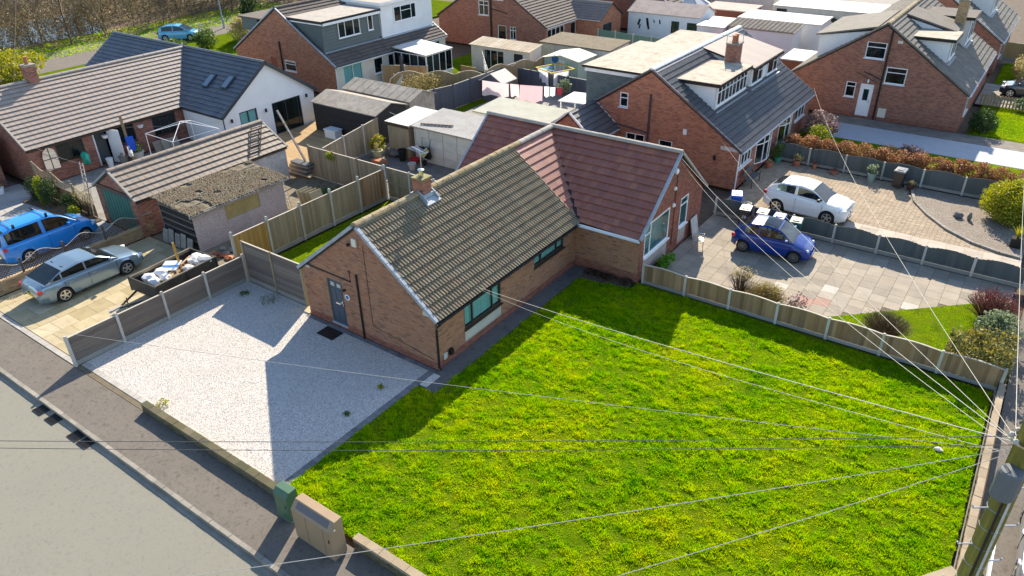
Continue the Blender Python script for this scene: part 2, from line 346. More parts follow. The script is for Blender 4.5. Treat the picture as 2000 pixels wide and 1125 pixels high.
def window(parent, P, U, rect, cols=(1.0,), transom=None, fm=None, depth=0.06, fw=0.06, sill=True, gm=None, blind=None, name='window', sill_m=None, label=None, back=0.45, bars=(), roomm=None):
    """cols: width shares of the lights; transom: per light, share of the height cut off at the top (0 = none)"""
    P = Vector(P); U = Vector(U).normalized(); N = U.cross(Z); fm = fm or m_white; gm = gm or (m_glass_c if blind == 'vertical' else m_glass)
    u0, u1, z0, z1 = rect; M3 = Matrix((U, N, Z)).transposed()
    pt = lambda u, z, d=0.0: P + U*u + Z*z + N*d
    def slab(mb, a, b, c, d, dc, th): mb.cbox(pt((a+b)/2, (c+d)/2, dc), (abs(b-a)/2, th/2, abs(d-c)/2), M3)
    fr = MB(); D = -depth
    slab(fr, u0, u1, z0, z0+fw, D, .06); slab(fr, u0, u1, z1-fw, z1, D, .06)
    slab(fr, u0, u0+fw, z0+fw, z1-fw, D, .06); slab(fr, u1-fw, u1, z0+fw, z1-fw, D, .06)
    tot = sum(cols); panes = []; u = u0
    for i, c in enumerate(cols):
        w = (u1-u0)*c/tot; a, b = u, u+w
        if i > 0: slab(fr, a-fw*.45, a+fw*.45, z0+fw, z1-fw, D+.001, .058)
        pa = a + (fw if i == 0 else fw*.45); pb = b - (fw if i == len(cols)-1 else fw*.45)
        t = 0 if not transom else (transom[i] if isinstance(transom, (list, tuple)) else transom)
        if t:
            zt = z1-(z1-z0)*t; slab(fr, pa, pb, zt-fw*.4, zt+fw*.4, D+.002, .056)
            panes += [(pa, pb, z0+fw, zt-fw*.4), (pa, pb, zt+fw*.4, z1-fw)]
        else: panes.append((pa, pb, z0+fw, z1-fw))
        u = b
    for (a, b, c, d) in bars: slab(fr, u0+(u1-u0)*a, u0+(u1-u0)*b, z0+(z1-z0)*c, z0+(z1-z0)*d, D+.003, .05)
    w = fr.build(name, fm, parent, label=label)
    for (a, b, c, d) in panes:
        g = MB(); slab(g, a, b, c, d, D-.005, .012); g.build('pane', gm, w)
    rm = MB()                                # the room behind: a shallow box with its open side to the glass
    a, b, c, d = u0+.01, u1-.01, z0+.01, z1-.01; q0, q1 = D-.035, -back
    rm.add([pt(a, c, q0), pt(b, c, q0), pt(b, d, q0), pt(a, d, q0), pt(a, c, q1), pt(b, c, q1), pt(b, d, q1), pt(a, d, q1)],
           [(4, 5, 6, 7), (0, 1, 5, 4), (1, 2, 6, 5), (2, 3, 7, 6), (3, 0, 4, 7)])
    rm.build('room', roomm or m_room, w)
    if blind == 'vertical':
        bl = MB(); x = u0+.08
        while x < u1-.1:
            slab(bl, x, x+.082, z0+.09, z1-.06, D-.05+rnd.uniform(-.006, .006), .004); x += .088
        bl.build('blind', m_blind, w)
    elif blind == 'curtain':
        for (a, b) in ((u0+.03, u0+(u1-u0)*.22), (u1-(u1-u0)*.22, u1-.03)):
            cu = MB(); n = 6
            for k in range(n): slab(cu, a+(b-a)*k/n, a+(b-a)*(k+1)/n, z0+.05, z1-.04, D-.10-(k % 2)*.02, .01)
            cu.build('curtain', m_curtain, w)
    elif blind == 'half':
        bl = MB(); slab(bl, u0+.05, u1-.05, z0+(z1-z0)*.55, z1-.05, D-.09, .01); bl.build('blind', m_render, w)
    if sill:
        s_ = MB(); slab(s_, u0-.05, u1+.05, z0-.045, z0-.002, .02, .14); s_.build('sill', sill_m or fm, w)
    return w

# roof tiles: (width, gauge, profile across the width as (x, height) shares, thickness)
def profile(kind):
    if kind == 'roman':   # two bold rolls
        return [(0, .0), (.20, .0), (.23, .034), (.29, .046), (.40, .046), (.46, .034), (.50, .0), (.70, .0), (.73, .034), (.79, .046), (.90, .046), (.96, .034), (1.0, .0)]
    if kind == 'pan':
        return [(0, .004), (.18, .0), (.40, .006), (.62, .034), (.80, .044), (.93, .028), (1.0, .004)]
    if kind == 'flat':
        return [(0, .0), (.90, .0), (.94, .008), (1.0, .008)]
    if kind == 'low':
        return [(0, .0), (.40, .0), (.46, .010), (.50, .010), (.55, .0), (.90, .0), (.95, .010), (1.0, .010)]
    if kind == 'plain': return [(0, 0), (1, 0)]
def tile_mesh(kind, w, g, m, th=0.03, lap=0.07, key=None):
    nm = 'roof_tile_%s_%s_%.3f_%.3f' % (kind, m.name, w, g)
    if nm in bpy.data.meshes: return bpy.data.meshes[nm]
    mb = MB(); pr = profile(kind); n = len(pr); lo = th; hi = .004
    vs = [(x*w, 0, z+lo) for x, z in pr] + [(x*w, g+lap, z*.9+hi) for x, z in pr] + [(x*w, 0, z+max(lo-.05, .004)) for x, z in pr]
    fs = [(i, i+1, n+i+1, n+i) for i in range(n-1)] + [(2*n+i, 2*n+i+1, i+1, i) for i in range(n-1)]
    fs += [(0, n, 2*n), (n-1, 3*n-1, 2*n-1)]
    mb.add(vs, fs); return mb.mesh(nm, m)
def slope(roof, A, U, V, outline, kind, m, w=0.3, g=0.33, nind=0, th=0.03, board=True, under=None):
    """tile one roof slope. A: eave corner, U along the eave, V up the slope, outline: convex polygon in (a, s).
    returns the tile spots that could be single objects"""
    A = Vector(A); U = Vector(U).normalized(); V = Vector(V).normalized(); N = U.cross(V)
    M3 = Matrix((U, V, N)).transposed(); o = org_of(roof)
    if board:
        b = MB(); b.prism([A + U*a + V*s - N*.09 for a, s in outline], N*.085); b.build('roof_deck', under or m_black, roof)
    a0 = min(a for a, _ in outline); a1 = max(a for a, _ in outline); s1 = max(s for _, s in outline); s0 = min(s for _, s in outline)
    nc = max(1, round((a1-a0)/w)); w = (a1-a0)/nc; me = tile_mesh(kind, w, g, m, th)
    pr = profile(kind); np_ = len(pr); full = []; rest = MB(); s = s0
    mv = [M3 @ v.co for v in me.vertices]; mf = [tuple(p.vertices) for p in me.polygons]
    while s < s1-.05:
        top = min(s+g+.07, s1)
        for i in range(nc):
            a = a0+i*w; q = [(a, s), (a+w, s), (a+w, top), (a, top)]
            c = clip_convex(q, outline); ar = area2(c) if len(c) >= 3 else 0
            if ar < .004: continue
            if ar > .995*area2(q) and top-s > g+.06:
                full.append(A + U*a + V*s + N*rnd.uniform(0, .004))
            else:
                lift = lambda z_: th + (.004-th)*min(1, (z_-s)/(g+.07))
                P3 = [A + U*x + V*y + N*(lift(y)+.006) for x, y in c]; n = len(P3)
                rest.add(P3 + [p-N*.04 for p in P3], [tuple(range(n))] + [(k, n+k, n+(k+1) % n, (k+1) % n) for k in range(n)])
        s += g
    full.sort(key=lambda p: (p-CAM).length); rot = M3.to_euler()
    for p in full[:nind]: place('roof_tile', me, roof, p-o, rot)
    for p in full[nind:]: rest.add([p+v for v in mv], mf)
    if rest.v: rest.build('roof_tiles', m, roof, kind='stuff')
    return full
def ridge(roof, a, b, m, r=0.13, n=None, step=0.45, name='ridge_tile', pitch=0.0):
    a = Vector(a); b = Vector(b); L = (b-a).length; k = n or max(1, round(L/step)); d = (b-a).normalized(); rt = d.cross(Z).normalized(); up = rt.cross(d)
    for i in range(k):
        p = a+(b-a)*(i/k); q = a+(b-a)*((i+.985)/k); mb = MB(); seg = 7; rr = r*(1+rnd.uniform(-.03, .03))
        vs = []
        for (c, e) in ((p, rr), (q, rr*.95)):
            for j in range(seg): t = math.pi*j/(seg-1); vs.append(c + rt*math.cos(t)*e*1.1 + up*(math.sin(t)*e*.9-.03))
        fs = [(j, j+1, seg+j+1, seg+j) for j in range(seg-1)] + [tuple(range(seg)), tuple(range(2*seg-1, seg-1, -1))]
        mb.add(vs, fs); mb.build(name, m, roof, smooth=False)
def gutter(parent, a, b, m, r=0.055, name='gutter'):
    a = Vector(a); b = Vector(b); d = (b-a).normalized(); rt = d.cross(Z).normalized(); mb = MB(); seg = 6; vs = []
    for c in (a, b):
        for rad in (r, r*.8):
            for j in range(seg): t = math.pi + math.pi*j/(seg-1); vs.append(c + rt*math.cos(t)*rad + Z*math.sin(t)*rad)
    fs = []
    for j in range(seg-1): fs += [(j, j+1, 2*seg+j+1, 2*seg+j), (seg+j, 3*seg+j, 3*seg+j+1, seg+j+1)]
    fs += [(0, 2*seg, 3*seg, seg), (seg-1, 2*seg-1, 4*seg-1, 3*seg-1)]
    mb.add(vs, fs); mb.build(name, m, parent)
def pipe(parent, pts, m=None, r=0.035, name='downpipe'):
    mb = MB().tube(pts, r, 8); return mb.build(name, m or m_black, parent, smooth=False)
def plain_walls(parent, m, polys):
    for pl in polys:
        MB().poly(pl).build('wall', m, parent)

# ------------------------------------------------------------------ the ground
def sheet(name, poly, z, m):
    return struct(name, MB().prism([(x, y, z-.06) for x, y in poly], (0, 0, .06)), m)
g_ = MB().poly([(-400, -300, -.2), (400, -300, -.2), (400, 400, -.2), (-400, 400, -.2)])
struct('ground', g_, m_soil)
sheet('road', [(-150, -16.5), (60, -16.5), (60, -9.27), (-150, -9.27)], -.15, m_road)
sheet('side_road', [(19.75, -9.27), (28, -9.27), (28, 120), (19.75, 120)], -.15, m_road)
sheet('gutter_strip', [(-60, -9.27), (18, -9.27), (18, -9.12), (-60, -9.12)], -.143, mat('gutter_concrete', [(.30, .27, .22), (.36, .33, .27)], 'noise', 3, dirt=.35, rough=.9))
pv = sheet('pavement', [(-60, -8.99), (19.7, -8.99), (19.7, -7.42), (-60, -7.42)], -.005, m_asph)
sheet('pavement', [(16.95, -7.42), (19.7, -7.42), (19.7, 90), (16.95, 90)], -.005, m_asph)
sheet('pavement', [(10.9, -7.42), (16.95, -7.42), (16.95, .5)], -.005, m_asph)
kb = struct('kerb', MB().box(-60, -9.115, -.16, 18.1, -8.995, -.03), m_conc_dk)
m_kerb = mat('kerb_concrete', [(0.27, 0.25, 0.21), (0.33, 0.30, 0.25), (0.23, 0.21, 0.175)], dirt=0.35, rough=0.9, bump=0.3)
for i in range(86):                      # kerb stones, a little uneven
    x = -20 + i*.915*.5
    if x > 18: break
    mb = MB().box(x+.006, -9.12+rnd.uniform(-.006, .006), -.14, x+.4515, -8.99, -.004+rnd.uniform(-.006, .004)); mb.build('kerb_stone', m_kerb, kb)
for (x, y, lab) in ((-10.05, -9.3, 'iron drain grate at the far end of the kerb, beside the post shadow'), (-9.2, -9.3, 'iron drain grate second from the plank fence post, in the gutter'), (-7.72, -9.3, 'iron drain grate touching another on the side of the plank fence'), (-7.12, -9.3, 'iron drain grate touching another on the side of the mossy wall')):   # drain grates
    t = thing('drain_grate', lab, 'drain', (x, y, -.145), 0, 'drain grates along the kerb')
    f = MB()
    for (a, b, c, d) in ((-.26, -.2, .26, -.16), (-.26, .16, .26, .2), (-.26, -.16, -.22, .16), (.22, -.16, .26, .16)): f.box(a, b, .0, c, d, .022)
    f.build('frame', m_black, t, local=True); MB().box(-.22, -.16, .0, .22, .16, .006).build('pit', mat('drain_pit', [(.006, .006, .006)], dirt=0), t, local=True)
    for k in range(6): MB().box(-.2+k*.068, -.16, .008, -.17+k*.068, .16, .02).build('slat', m_black, t, local=True)
# gravel drive with paver edges
m_gravel = mat('white_gravel', [(0.40, 0.37, 0.33), (0.58, 0.54, 0.49), (0.70, 0.66, 0.60), (0.48, 0.42, 0.36), (0.76, 0.72, 0.66), (0.24, 0.24, 0.25), (0.64, 0.59, 0.53)], 'voronoi', 38, dirt=0.1, dscale=.8, rough=0.85, bump=0.9, vor=38, dcol=(.3, .24, .14), moss=(.33, .27, .18), mscale=.45, mlo=.60, mhi=.80)
gd = sheet('gravel_drive', [(-11.3, -7.0), (-.28, -7.0), (-.28, -.22), (-6.9, -.22), (-6.9, .3), (-11.3, .3)], .0, m_gravel)
N_ = 26000; rs = np.random.RandomState(3)
gx = rs.uniform(-11.2, -.3, N_); gy = rs.uniform(-6.95, .25, N_); keep = ~((gx > -6.95) & (gy > -.24)); gx = gx[keep]; gy = gy[keep]; n_ = len(gx)
sz = rs.uniform(.010, .024, n_); an = rs.uniform(0, 6.28, n_)
base = np.array([(1, 0, 0), (-.3, .85, 0), (-.6, -.7, 0), (.05, .02, .9)])
vs = np.zeros((n_, 4, 3)); ca, sa = np.cos(an), np.sin(an)
vs[:, :, 0] = gx[:, None] + sz[:, None]*(base[None, :, 0]*ca[:, None]-base[None, :, 1]*sa[:, None])
vs[:, :, 1] = gy[:, None] + sz[:, None]*(base[None, :, 0]*sa[:, None]+base[None, :, 1]*ca[:, None])
vs[:, :, 2] = sz[:, None]*base[None, :, 2]
def np_mesh(name, verts, tris, m):
    me = bpy.data.meshes.new(name); nv = len(verts); nt = len(tris)
    me.vertices.add(nv); me.vertices.foreach_set('co', np.ascontiguousarray(verts, dtype=np.float32).ravel())
    me.loops.add(nt*3); me.loops.foreach_set('vertex_index', np.ascontiguousarray(tris, dtype=np.int32).ravel())
    me.polygons.add(nt); me.polygons.foreach_set('loop_start', np.arange(0, nt*3, 3, dtype=np.int32)); me.polygons.foreach_set('loop_total', np.full(nt, 3, dtype=np.int32))
    me.materials.append(m); me.update(calc_edges=True); return me
tri = (np.arange(n_)*4)[:, None, None] + np.array([(0, 1, 3), (1, 2, 3), (2, 0, 3)])[None]
m_stone = mat('gravel_stone', [(0.50, 0.47, 0.44), (0.66, 0.62, 0.58), (0.40, 0.35, 0.30), (0.74, 0.71, 0.67), (0.22, 0.22, 0.23)], dirt=0.05, rough=.85)
o = place('gravel_stones', np_mesh('gravel_stones', vs.reshape(-1, 3), tri.reshape(-1, 3), m_stone), None)
o['kind'] = 'stuff'; tag(o, 'loose white and grey stones spread over the gravel drive', 'gravel')
ed = struct('drive_edging', MB().box(-11.3, -7.4, -.06, -.02, -7.0, -.012).box(-.28, -7.0, -.06, -.02, -.2, -.012).box(-6.95, -.22, -.06, .0, -.02, -.012), m_joint)
for i in range(62):                      # short pavers laid across the front edge
    x = -11.28+i*.105
    MB().box(x+.004, -7.2, -.03, x+.101, -7.0, .006+rnd.uniform(-.004, .004)).build('paver', m_blockg, ed)
for i in range(33):
    y = -6.98+i*.205
    MB().box(-.275, y+.004, -.03, -.03, y+.201, .008+rnd.uniform(-.004, .004)).build('paver', m_blockd, ed)
for i in range(33):
    x = -6.9+i*.208
    MB().box(x+.004, -.215, -.03, x+.204, -.03, .006+rnd.uniform(-.004, .004)).build('paver', m_blockd, ed)
for i in range(45):
    x = -4.75+i*.105
    MB().box(x+.004, -7.2, -.03, x+.101, -7.0, .006+rnd.uniform(-.004, .004)).build('paver', m_block if i % 3 else m_blockg, ed)
MB().box(.0, -1.02, -.04, .3, -.24, .02).build('step_slab', m_conc, ed)
sheet('house_path', [(.31, -1.1), (.75, -1.1), (.72, 9.58), (.0, 9.58), (.0, -.235), (.31, -.235)], .0, m_tarpath)
sheet('planting_bed', [(.73, 8.5), (3.0, 9.1), (3.0, 9.58), (.73, 9.58)], .0, m_soil)
sheet('turf', [(-.02, -7.2), (10.85, -7.2), (16.55, .55), (16.55, 9.7), (3.1, 9.7), (3.1, 9.08), (.76, 8.48), (.76, -1.12), (-.02, -1.12)], .0, m_grassbase)
sheet('neighbour_turf', [(9.0, 9.9), (15.4, 15.85), (16.5, 15.85), (16.5, 9.9)], .004, m_grassbase)
sheet('side_garden_turf', [(-12.1, .5), (-6.85, .5), (-6.85, 9.6), (-7.1, 10.2), (-12.1, 10.2)], .0, m_grassbase)

# ------------------------------------------------------------------ grass blades
m_blade = None
def blade_mat():
    m = bpy.data.materials.new('grass_blade'); m.use_nodes = True; n = m.node_tree.nodes; l = m.node_tree.links
    b = n['Principled BSDF']; b.inputs['Roughness'].default_value = .7; b.inputs['Specular IOR Level'].default_value = .04
    geo = n.new('ShaderNodeNewGeometry')
    def nz(sc, det, ro):
        t = n.new('ShaderNodeTexNoise'); t.inputs['Scale'].default_value = sc; t.inputs['Detail'].default_value = det; t.inputs['Roughness'].default_value = ro
        l.new(geo.outputs['Position'], t.inputs['Vector']); return t.outputs[0]
    def rng(s, a, b_, c, d):
        r = n.new('ShaderNodeMapRange'); r.inputs[1].default_value = a; r.inputs[2].default_value = b_; r.inputs[3].default_value = c; r.inputs[4].default_value = d
        l.new(s, r.inputs[0]); return r.outputs[0]
    a1 = n.new('ShaderNodeMath'); a1.operation = 'ADD'; l.new(rng(nz(.28, 3, .55), .35, .65, 0.08, .42), a1.inputs[0]); l.new(rng(nz(2.2, 6, .75), .3, .7, 0, .46), a1.inputs[1])
    a2 = n.new('ShaderNodeMath'); a2.operation = 'ADD'; l.new(a1.outputs[0], a2.inputs[0]); l.new(rng(geo.outputs['Random Per Island'], 0, 1, -.15, .15), a2.inputs[1])
    rp = n.new('ShaderNodeValToRGB'); e = rp.color_ramp.elements
    cs = [(0.0, (.035, .13, .001)), (.25, (.13, .32, .001)), (.5, (.29, .43, .001)), (.75, (.41, .46, .002)), (.93, (.53, .48, .006)), (1.0, (.56, .46, .03))]
    while len(e) < len(cs): e.new(.5)
    for i, (p, c) in enumerate(cs): e[i].position = p; e[i].color = (*c, 1)
    l.new(a2.outputs[0], rp.inputs[0]); l.new(rp.outputs[0], b.inputs['Base Color'])
    tr = n.new('ShaderNodeBsdfTranslucent'); ms = n.new('ShaderNodeMixShader'); ms.inputs[0].default_value = .5
    hs = n.new('ShaderNodeHueSaturation'); hs.inputs['Value'].default_value = 1.55; l.new(rp.outputs[0], hs.inputs['Color']); l.new(hs.outputs[0], tr.inputs[0])
    l.new(b.outputs[0], ms.inputs[1]); l.new(tr.outputs[0], ms.inputs[2]); l.new(ms.outputs[0], n['Material Output'].inputs['Surface'])
    return m
m_blade = blade_mat()
def vnoise(x, y, seed=0):
    """smooth value noise, numpy"""
    r_ = np.random.RandomState(seed); G_ = r_.rand(64, 64); xi = np.floor(x).astype(int); yi = np.floor(y).astype(int); fx = x-xi; fy = y-yi
    fx = fx*fx*(3-2*fx); fy = fy*fy*(3-2*fy); g = lambda a, b: G_[a % 64, b % 64]
    return (g(xi, yi)*(1-fx)+g(xi+1, yi)*fx)*(1-fy)+(g(xi, yi+1)*(1-fx)+g(xi+1, yi+1)*fx)*fy
def grass(name, label, x0, x1, y0, y1, n, inside, h0, h1, seed, w=.014):
    r_ = np.random.RandomState(seed); x = r_.uniform(x0, x1, n); y = r_.uniform(y0, y1, n); k = inside(x, y); x = x[k]; y = y[k]
    cl = vnoise(x*2.2, y*2.6, seed)*.35 + vnoise(x*4.6, y*5.6, seed+1)*.4 + vnoise(x*11, y*12, seed+2)*.25; cl = np.clip((cl-.5)*1.5+.5, 0, 1)
    k = r_.rand(len(x)) < np.clip(.6+.6*cl, 0, 1); x = x[k]; y = y[k]; cl = cl[k]; n = len(x)
    h = (h0 + (h1-h0)*np.clip((cl-.25)*1.7, 0, 1)**1.3)*r_.uniform(.6, 1.25, n); a = r_.uniform(0, 6.28, n); ln = h*r_.uniform(.2, 1.1, n); la = r_.uniform(0, 6.28, n)
    ww = w*r_.uniform(.7, 1.5, n)
    V = np.zeros((n, 3, 3)); V[:, 0, 0] = x-np.cos(a)*ww; V[:, 0, 1] = y-np.sin(a)*ww; V[:, 1, 0] = x+np.cos(a)*ww; V[:, 1, 1] = y+np.sin(a)*ww
    V[:, 2, 0] = x+np.cos(la)*ln; V[:, 2, 1] = y+np.sin(la)*ln; V[:, 2, 2] = h
    o = place(name, np_mesh(name, V.reshape(-1, 3), np.arange(n*3).reshape(-1, 3), m_blade), None)
    o['kind'] = 'stuff'; return tag(o, label, 'grass')
def in_lawn(x, y):
    k = (x > .0) & ((x > .78) | (y < -1.14)) & (y < 9.55)
    k &= ~((x < 3.1) & (y > 8.48+(x-.76)*.26)); k &= ~((x-10.85)*7.75-(y+7.2)*5.7 > 0)
    return k
grass('lawn_grass', 'long tufted green and yellow grass covering the corner lawn', .0, 16.55, -7.15, 9.6, 520000, in_lawn, .02, .125, 11, .015)
grass('neighbour_lawn_grass', 'short mown grass on the triangular lawn beside the flagged drive', 9.0, 16.5, 9.9, 15.85, 50000, lambda x, y: (y-9.9) < (x-9.0)*.93, .012, .035, 21)
grass('side_garden_grass', 'short green grass strip between bungalow and close board fence', -12.05, -6.87, .5, 10.2, 40000, lambda x, y: (x < -6.87), .012, .03, 31)

# ------------------------------------------------------------------ low walls along the pavement
def low_wall(label, x0, x1, h=.36, cm=None):
    t = thing('low_wall', label, 'wall', (x0, -7.32, 0))
    wall(t, (x0, -7.41, 0), (1, 0, 0), [(0, 0), (x1-x0, 0), (x1-x0, h), (0, h)], bricks=m_brick_buff_d)
    MB().poly([(x0, -7.21, 0), (x0, -7.41, 0), (x0, -7.41, h), (x0, -7.21, h)]).poly([(x1, -7.41, 0), (x1, -7.21, 0), (x1, -7.21, h), (x1, -7.41, h)]).poly([(x1, -7.21, 0), (x0, -7.21, 0), (x0, -7.21, h), (x1, -7.21, h)]).build('wall', m_conc_dk, t)
    n = int((x1-x0)/.45); w = (x1-x0)/n
    for i in range(n):
        MB().box(x0+i*w+.004, -7.425, h, x0+(i+1)*w-.004, -7.195, h+.06+rnd.uniform(-.008, .006)).build('coping', cm or m_cop, t)
m_brick_buff_d = mat('brick_mossy', [(0.13, 0.11, 0.06), (0.085, 0.08, 0.04), (0.16, 0.135, 0.085), (0.06, 0.06, 0.03)], dirt=0.4, rough=0.95, bump=0.4, moss=(0.09, 0.12, 0.03), mscale=3)
m_cop = mat('coping_sand', [(0.38, 0.30, 0.20), (0.32, 0.25, 0.165), (0.42, 0.34, 0.24)], dirt=0.35, rough=0.9, bump=0.3)
low_wall('mossy low brick wall along the pavement in front of the gravel drive', -6.85, .55, .26, m_brick_buff_d)
low_wall('low brick wall with sandy coping along the pavement, running on past the beige cabinet', 3.3, 10.85, .36)
t = thing('low_wall', 'low stone-coped brick wall along the side pavement by the telegraph pole', 'wall', (16.75, 4, 0))
wall(t, (16.85, .55, 0), (0, 1, 0), [(0, 0), (9.25, 0), (9.25, .32), (0, .32)], bricks=m_brick_buff_d)
MB().poly([(16.62, 9.8, 0), (16.62, .55, 0), (16.62, .55, .32), (16.62, 9.8, .32)]).build('wall', m_conc_dk, t)
for i in range(21):
    y = .55+i*.44
    MB().box(16.66+rnd.uniform(-.01, .01), y+.004, .32, 16.86, y+.436, .38+rnd.uniform(-.008, .008)).build('coping', m_cop, t)
t = thing('low_wall', 'splayed low brick wall cutting across the corner of the lawn', 'wall', (13.8, -3.4, 0))
wall(t, (10.95, -7.36, 0), (5.8, 7.9, 0), [(0, 0), (9.75, 0), (9.75, .32), (0, .32)], bricks=m_brick_buff_d)
d_ = Vector((5.8, 7.9, 0)).normalized(); nn = d_.cross(Z)
MB().bar(Vector((10.9, -7.3, .35))-nn*.1, Vector((16.72, .5, .35))-nn*.1, .26, .06).build('coping', m_cop, t)

# ------------------------------------------------------------------ fences
m_post = mat('concrete_post', [(0.52, 0.50, 0.46), (0.46, 0.43, 0.38), (0.58, 0.56, 0.52)], 'island', dirt=0.25, rough=0.9, bump=0.25)
m_gb = mat('gravel_board', [(0.33, 0.32, 0.285), (0.27, 0.265, 0.235)], 'island', dirt=0.2, rough=0.9, bump=0.2)
m_wood_grey = mat('weathered_board', [(0.17, 0.14, 0.115), (0.215, 0.18, 0.15), (0.135, 0.11, 0.095), (0.19, 0.145, 0.115)], dirt=0.35, dscale=2.5, rough=0.85, bump=0.5, bscale=20, stretch=(6, .8, 6), dcol=(.06, .05, .045))
m_wood_new = mat('new_board', [(0.42, 0.24, 0.06), (0.36, 0.20, 0.05), (0.46, 0.28, 0.09)], dirt=0.25, rough=0.8, bump=0.3, stretch=(3, 3, .5))
m_wood_old = mat('old_board', [(0.34, 0.27, 0.17), (0.28, 0.22, 0.14), (0.39, 0.315, 0.205), (0.24, 0.19, 0.125)], dirt=0.35, dscale=1.5, rough=0.9, bump=0.3, stretch=(4, 4, .4), moss=(0.17, 0.17, 0.07), mscale=.8, mlo=.58, mhi=.8)
m_wood_dark = mat('dark_board', [(0.36, 0.215, 0.105), (0.28, 0.165, 0.085), (0.42, 0.275, 0.15), (0.21, 0.13, 0.07), (0.33, 0.21, 0.12)], dirt=0.35, dscale=1.5, rough=0.9, bump=0.3, stretch=(4, 4, .4), moss=(0.14, 0.15, 0.03), mscale=.9, mlo=.62, mhi=.8)
m_wood_slate = mat('painted_board_grey', [(0.085, 0.10, 0.105), (0.105, 0.12, 0.125), (0.07, 0.085, 0.09)], dirt=0.3, dscale=1.2, rough=0.85, bump=0.2, stretch=(4, 4, .4), dcol=(.14, .13, .07))
m_wood_navy = mat('painted_board_navy', [(0.075, 0.085, 0.11), (0.09, 0.10, 0.125)], dirt=0.15, rough=0.8)
m_wood_tan = mat('tan_board', [(0.43, 0.29, 0.14), (0.38, 0.25, 0.12), (0.48, 0.33, 0.17)], dirt=0.25, rough=0.85, bump=0.2, stretch=(4, 4, .4))
m_wood_green = mat('painted_board_green', [(0.12, 0.22, 0.17), (0.14, 0.25, 0.19)], dirt=0.15, rough=0.8)
m_cap = mat('fence_cap', [(0.48, 0.42, 0.34), (0.56, 0.50, 0.42)], dirt=0.2, rough=0.85)
def fence(label, p0, p1, n, h, m=None, style='vertical', gb=.28, post_h=None, post=True, bw=.125, arch=0.0, ends=(True, True), pm=None, cap=True, mats=None, hs=None, group=None, board_ind=True, side=1, gbm=None):
    """a run of n bays from p0 to p1. style vertical (feather edge boards) or horizontal (wide planks)"""
    p0 = Vector((*p0, 0)); p1 = Vector((*p1, 0)); U = (p1-p0).normalized(); N = U.cross(Z)*side; L = (p1-p0).length; bay = L/n
    t = thing('garden_fence', label, 'fence', p0, 0, group); M3 = Matrix((U, N, Z)).transposed(); pm = pm or m_post
    for i in range(n+1):
        if not post or (i == 0 and not ends[0]) or (i == n and not ends[1]): continue
        hh = hs[min(i, n-1)] if hs else h; ph = (post_h or hh+.08)
        c = p0+U*(i*bay); mb = MB().cbox(c+Z*(ph/2-.02), (.05, .055, ph/2), M3)
        mb.cbox(c+Z*(ph-.005), (.035, .04, .02), M3); mb.build('post', pm, t)
    for i in range(n):
        a = p0+U*(i*bay+.055); w = bay-.11; hh = hs[i] if hs else h; mm = mats[i] if mats else (m or m_wood_old)
        if gb: MB().cbox(a+U*(w/2)+Z*(gb/2-.01), (w/2, .022, gb/2), M3).build('gravel_board', gbm or m_gb, t)
        if style == 'vertical':
            k = max(1, round(w/bw)); joined = MB()
            for j in range(k):
                x = (j+.5)/k; top = hh + arch*math.sin(math.pi*x) if arch >= 0 else hh + arch*math.sin(math.pi*x)
                top -= rnd.uniform(0, .012)
                bb = MB() if board_ind else joined
                bb.cbox(a+U*(w*x)+Z*((gb+top)/2)+N*(.014 if j % 2 else .006), (w/k/2*1.03, .009, (top-gb)/2), M3)
                if board_ind: bb.build('board', mm, t)
            if not board_ind: joined.build('fence_panel', mm, t)
            rl = MB()
            for zr in (.15, .5, .85): rl.cbox(a+U*(w/2)+Z*(gb+(hh-gb)*zr)-N*.025, (w/2, .018, .035), M3)
            rl.build('rail', mm, t)
        else:
            k = max(1, round((hh-gb)/.155)); bh = (hh-gb)/k
            for j in range(k):
                MB().cbox(a+U*(w/2)+Z*(gb+bh*(j+.5))+N*(rnd.uniform(-.003, .003)), (w/2, .014, bh/2*.965), M3).build('board', mm, t)
        if cap:
            seg = 8 if arch else 1; cp = MB()
            for s in range(seg):
                xa, xb = s/seg, (s+1)/seg; f = lambda x: hh + arch*math.sin(math.pi*x)
                cp.bar(a+U*(w*xa)+Z*(f(xa)+.012), a+U*(w*xb)+Z*(f(xb)+.012), .06, .028)
            cp.build('capping', m_cap, t)
    return t
fence('grey plank fence on concrete posts between the gravel drive and the silver car', (-11.36, -7.36), (-11.3, .3), 4, 1.22, m_wood_grey, 'horizontal', gb=.2, post_h=1.32)
fence('tall grey plank fence closing the gravel drive off from the side garden', (-11.2, .36), (-7.42, .36), 2, 1.95, m_wood_grey, 'horizontal', gb=.2, pm=m_wood_old, post_h=1.98, ends=(True, True))
fence('close board fence with one new orange panel between side garden and rubble yard', (-12.3, .62), (-12.3, 10.25), 5, 1.75, None, 'vertical', gb=.22, post_h=1.98, mats=[m_wood_new, m_wood_old, m_wood_old, m_wood_old, m_wood_dark])
fence('close board fence returning from the rubble yard to the red tiled roof', (-12.2, 10.3), (-7.2, 10.3), 3, 1.85, m_wood_old, 'vertical', gb=.2, ends=(False, True), side=-1)
fence('close board fence between rubble yard and patio with the wheelbarrow', (-18.3, 10.3), (-12.4, 10.3), 3, 1.85, m_wood_old, 'vertical', gb=.05, pm=m_wood_old)
fence('close board fence between patio and timber deck', (-17.3, 10.45), (-18.7, 16.6), 3, 1.85, m_wood_old, 'vertical', gb=.22, ends=(False, True))
fence('low weathered fence of vertical boards dividing corner lawn and flagged drive', (3.3, 9.78), (16.72, 9.85), 7, .88, m_wood_dark, 'vertical', gb=.15, post_h=.93, arch=.06)
fence('grey painted fence with curved tops between flagged drive and block paved drive', (3.2, 18.15), (16.75, 18.15), 7, .86, m_wood_slate, 'vertical', gb=.18, post_h=.93, arch=.12, cap=False, bw=.16)
